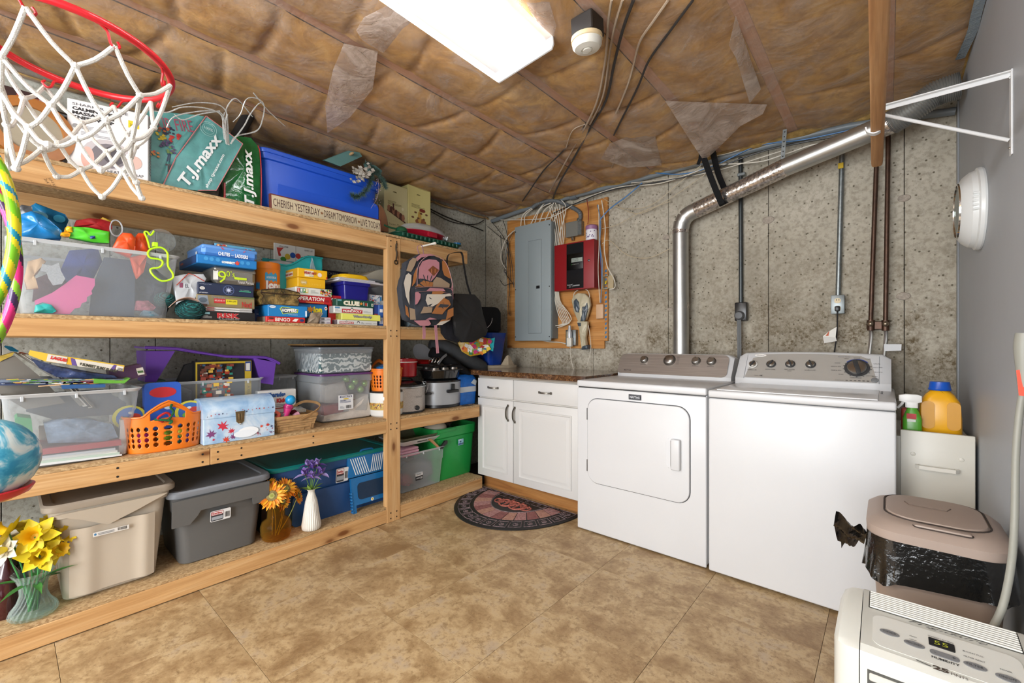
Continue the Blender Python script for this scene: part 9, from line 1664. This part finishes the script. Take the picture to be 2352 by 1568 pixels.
# ================================================================== BASKETBALL HOOP, HULA HOOPS, BALL (near left)
hp2 = thing('basketball_hoop','red toy basketball hoop with a white cord net, near the top shelf','basketball hoop',(-1.672,.1315,1.92)); RD = plastic('#c8202a',.28); ua,ub = .035,-.068; U_ = Vector((math.cos(ua),0,math.sin(ua))); V_ = Vector((-math.sin(ua)*math.sin(ub),math.cos(ub),math.cos(ua)*math.sin(ub))); N_ = U_.cross(V_); ringp = lambda a,rr=.2,dz=0: U_*(rr*math.cos(a))+V_*(rr*math.sin(a))+Vector((0,0,dz))
obj('rim',MB().tube([ringp(2*PI*k/64) for k in range(64)],.0095,12,closed=True),RD,hp2); HK = 8
for k in range(HK): a_ = 2*PI*(k+.35)/HK; obj('net_hook',MB().tube([ringp(a_-.16,.199,-.008),ringp(a_-.09,.196,-.014),ringp(a_-.05,.190,-.034),ringp(a_,.188,-.042),ringp(a_+.05,.190,-.034),ringp(a_+.02,.192,-.024)],.0032,6,smooth=4),RD,hp2)
nt = thing('hoop_net',None,None); bpy.data.objects.remove(nt); rowsn = [(.188,-.036),(.158,-.13),(.130,-.205),(.118,-.262),(.13,-.325)]; NW = M('#d9d6cf',.75,bump=.8,bs=350); rn = random.Random(9); node = lambda j,k: ringp(2*PI*(k+.35+(.5 if j % 2 else 0))/HK,rowsn[j][0]*(1+.12*math.sin(k*2.1+j)),rowsn[j][1]+.016*math.sin(k*1.7+j*2)*(j > 0)-.03*(j == 4)*(k % 3 == 0))
NODE = {(j,k): node(j,k) for j in range(5) for k in range(HK)}
for j in range(4):
    for k in range(HK):
        a_ = NODE[(j,k)]
        for dk_ in ((0,-1) if j % 2 == 0 else (0,1)):
            b_ = NODE[(j+1,(k+dk_) % HK)]; mid = (a_+b_)/2+Vector((0,0,-.010)); obj('net_cord',MB().tube([a_,mid,b_],.0054,8,smooth=3),NW,hp2)
for (j,k),p_ in NODE.items():
    if 0 < j: obj('net_knot',MB().ball(p_,.0095,8),NW,hp2)
PO = Vector((-1.98,-.34,0)); hst = M('#26262a',.4); O_ = hp2.location
obj('support_arm',MB().tube([ringp(math.atan2(-.45,-.35)),Vector((PO.x,PO.y,1.90))-O_],.012,10),RD,hp2); obj('pole',MB().tube([Vector((PO.x,PO.y,.03))-O_,Vector((PO.x,PO.y,2.1))-O_],.02,14),hst,hp2); obj('stand_base',MB().lathe([(.2,0),(.2,.03),(.03,.05)],32,(PO.x-O_.x,PO.y-O_.y,-O_.z)),hst,hp2)
def hoop(label,cpx,cpy,d,Rr,tr,cols,ph,name='hula_hoop'):
    t = (cpx-PX)/FPX; c_ = Vector(((-_s+_c*t)*d,(_c+_s*t)*d,CAM_H+(PY-cpy)/FPX*d)); m = MB(); n = 480; g = 20; vs = []
    for i in range(n):
        A_ = 2*PI*i/n
        for j in range(g): b_ = 2*PI*j/g; rr_ = Rr+tr*math.cos(b_); vs.append((rr_*math.cos(A_),tr*math.sin(b_),rr_*math.sin(A_)))
    off = 0
    m.v = vs
    for i in range(n):
        for j in range(g): m.f.append((i*g+j,((i+1) % n)*g+j,((i+1) % n)*g+(j+1) % g,i*g+(j+1) % g)); m.m.append(0); m.c.append(cols[int((i*20/480+j/g+ph/12) % 1*len(cols))])
    t_ = NT('striped_hoop'); a_ = t_.n('ShaderNodeVertexColor',_layer_name='Col'); t_.base(a_.outputs[0]); t_.set(Roughness=.25); o = obj(name,m,t_.m,None,c_,(0,0,rad(YAW))); return tag(o,label,'hula hoop','striped hula hoops')
hoop('yellow, green and blue striped hula hoop hanging at the left edge',-292,528,1.10,.357,.0125,['#ccc01e','#6fae1c','#6fae1c','#ccc01e','#167f96','#ccc01e'],0); hoop('pink, purple and green striped hula hoop behind the yellow one',-290,610,1.17,.385,.0115,['#d9307a','#3f2850','#7fb02c','#d9307a'],3)
t = (-42-PX)/FPX; d = 1.05; c_ = Vector(((-_s+_c*t)*d,(_c+_s*t)*d,CAM_H+(PY-1058)/FPX*d)); mb_ = NT('marbled_ball'); f = mb_.noise(mb_.coord(),7,5,.6,1.5); mb_.base(mb_.ramp(f,[(.40,'#1f86ae'),(.48,'#4fa6c4'),(.54,'#c9dbe0'),(.62,'#dfe1de')])); mb_.set(Roughness=.3); o = obj('play_ball',MB().ball((0,0,0),.100,36),mb_.m,None,c_); tag(o,'blue and white marbled ball on a red holder at the left edge','ball')
bh = thing('ball_holder','red plastic ball holder ring under the marbled ball','holder',(c_.x,c_.y,c_.z-.085)); obj('holder_ring',MB().lathe([(.055,-.012),(.08,.0),(.088,.014),(.082,.016),(.07,.004),(.05,-.006)],36,caps=(True,True)),RD,bh); obj('holder_arm',MB().tube([(0,0,-.01),(PO.x-c_.x,PO.y-c_.y,-.02)],.01,8),RD,bh)
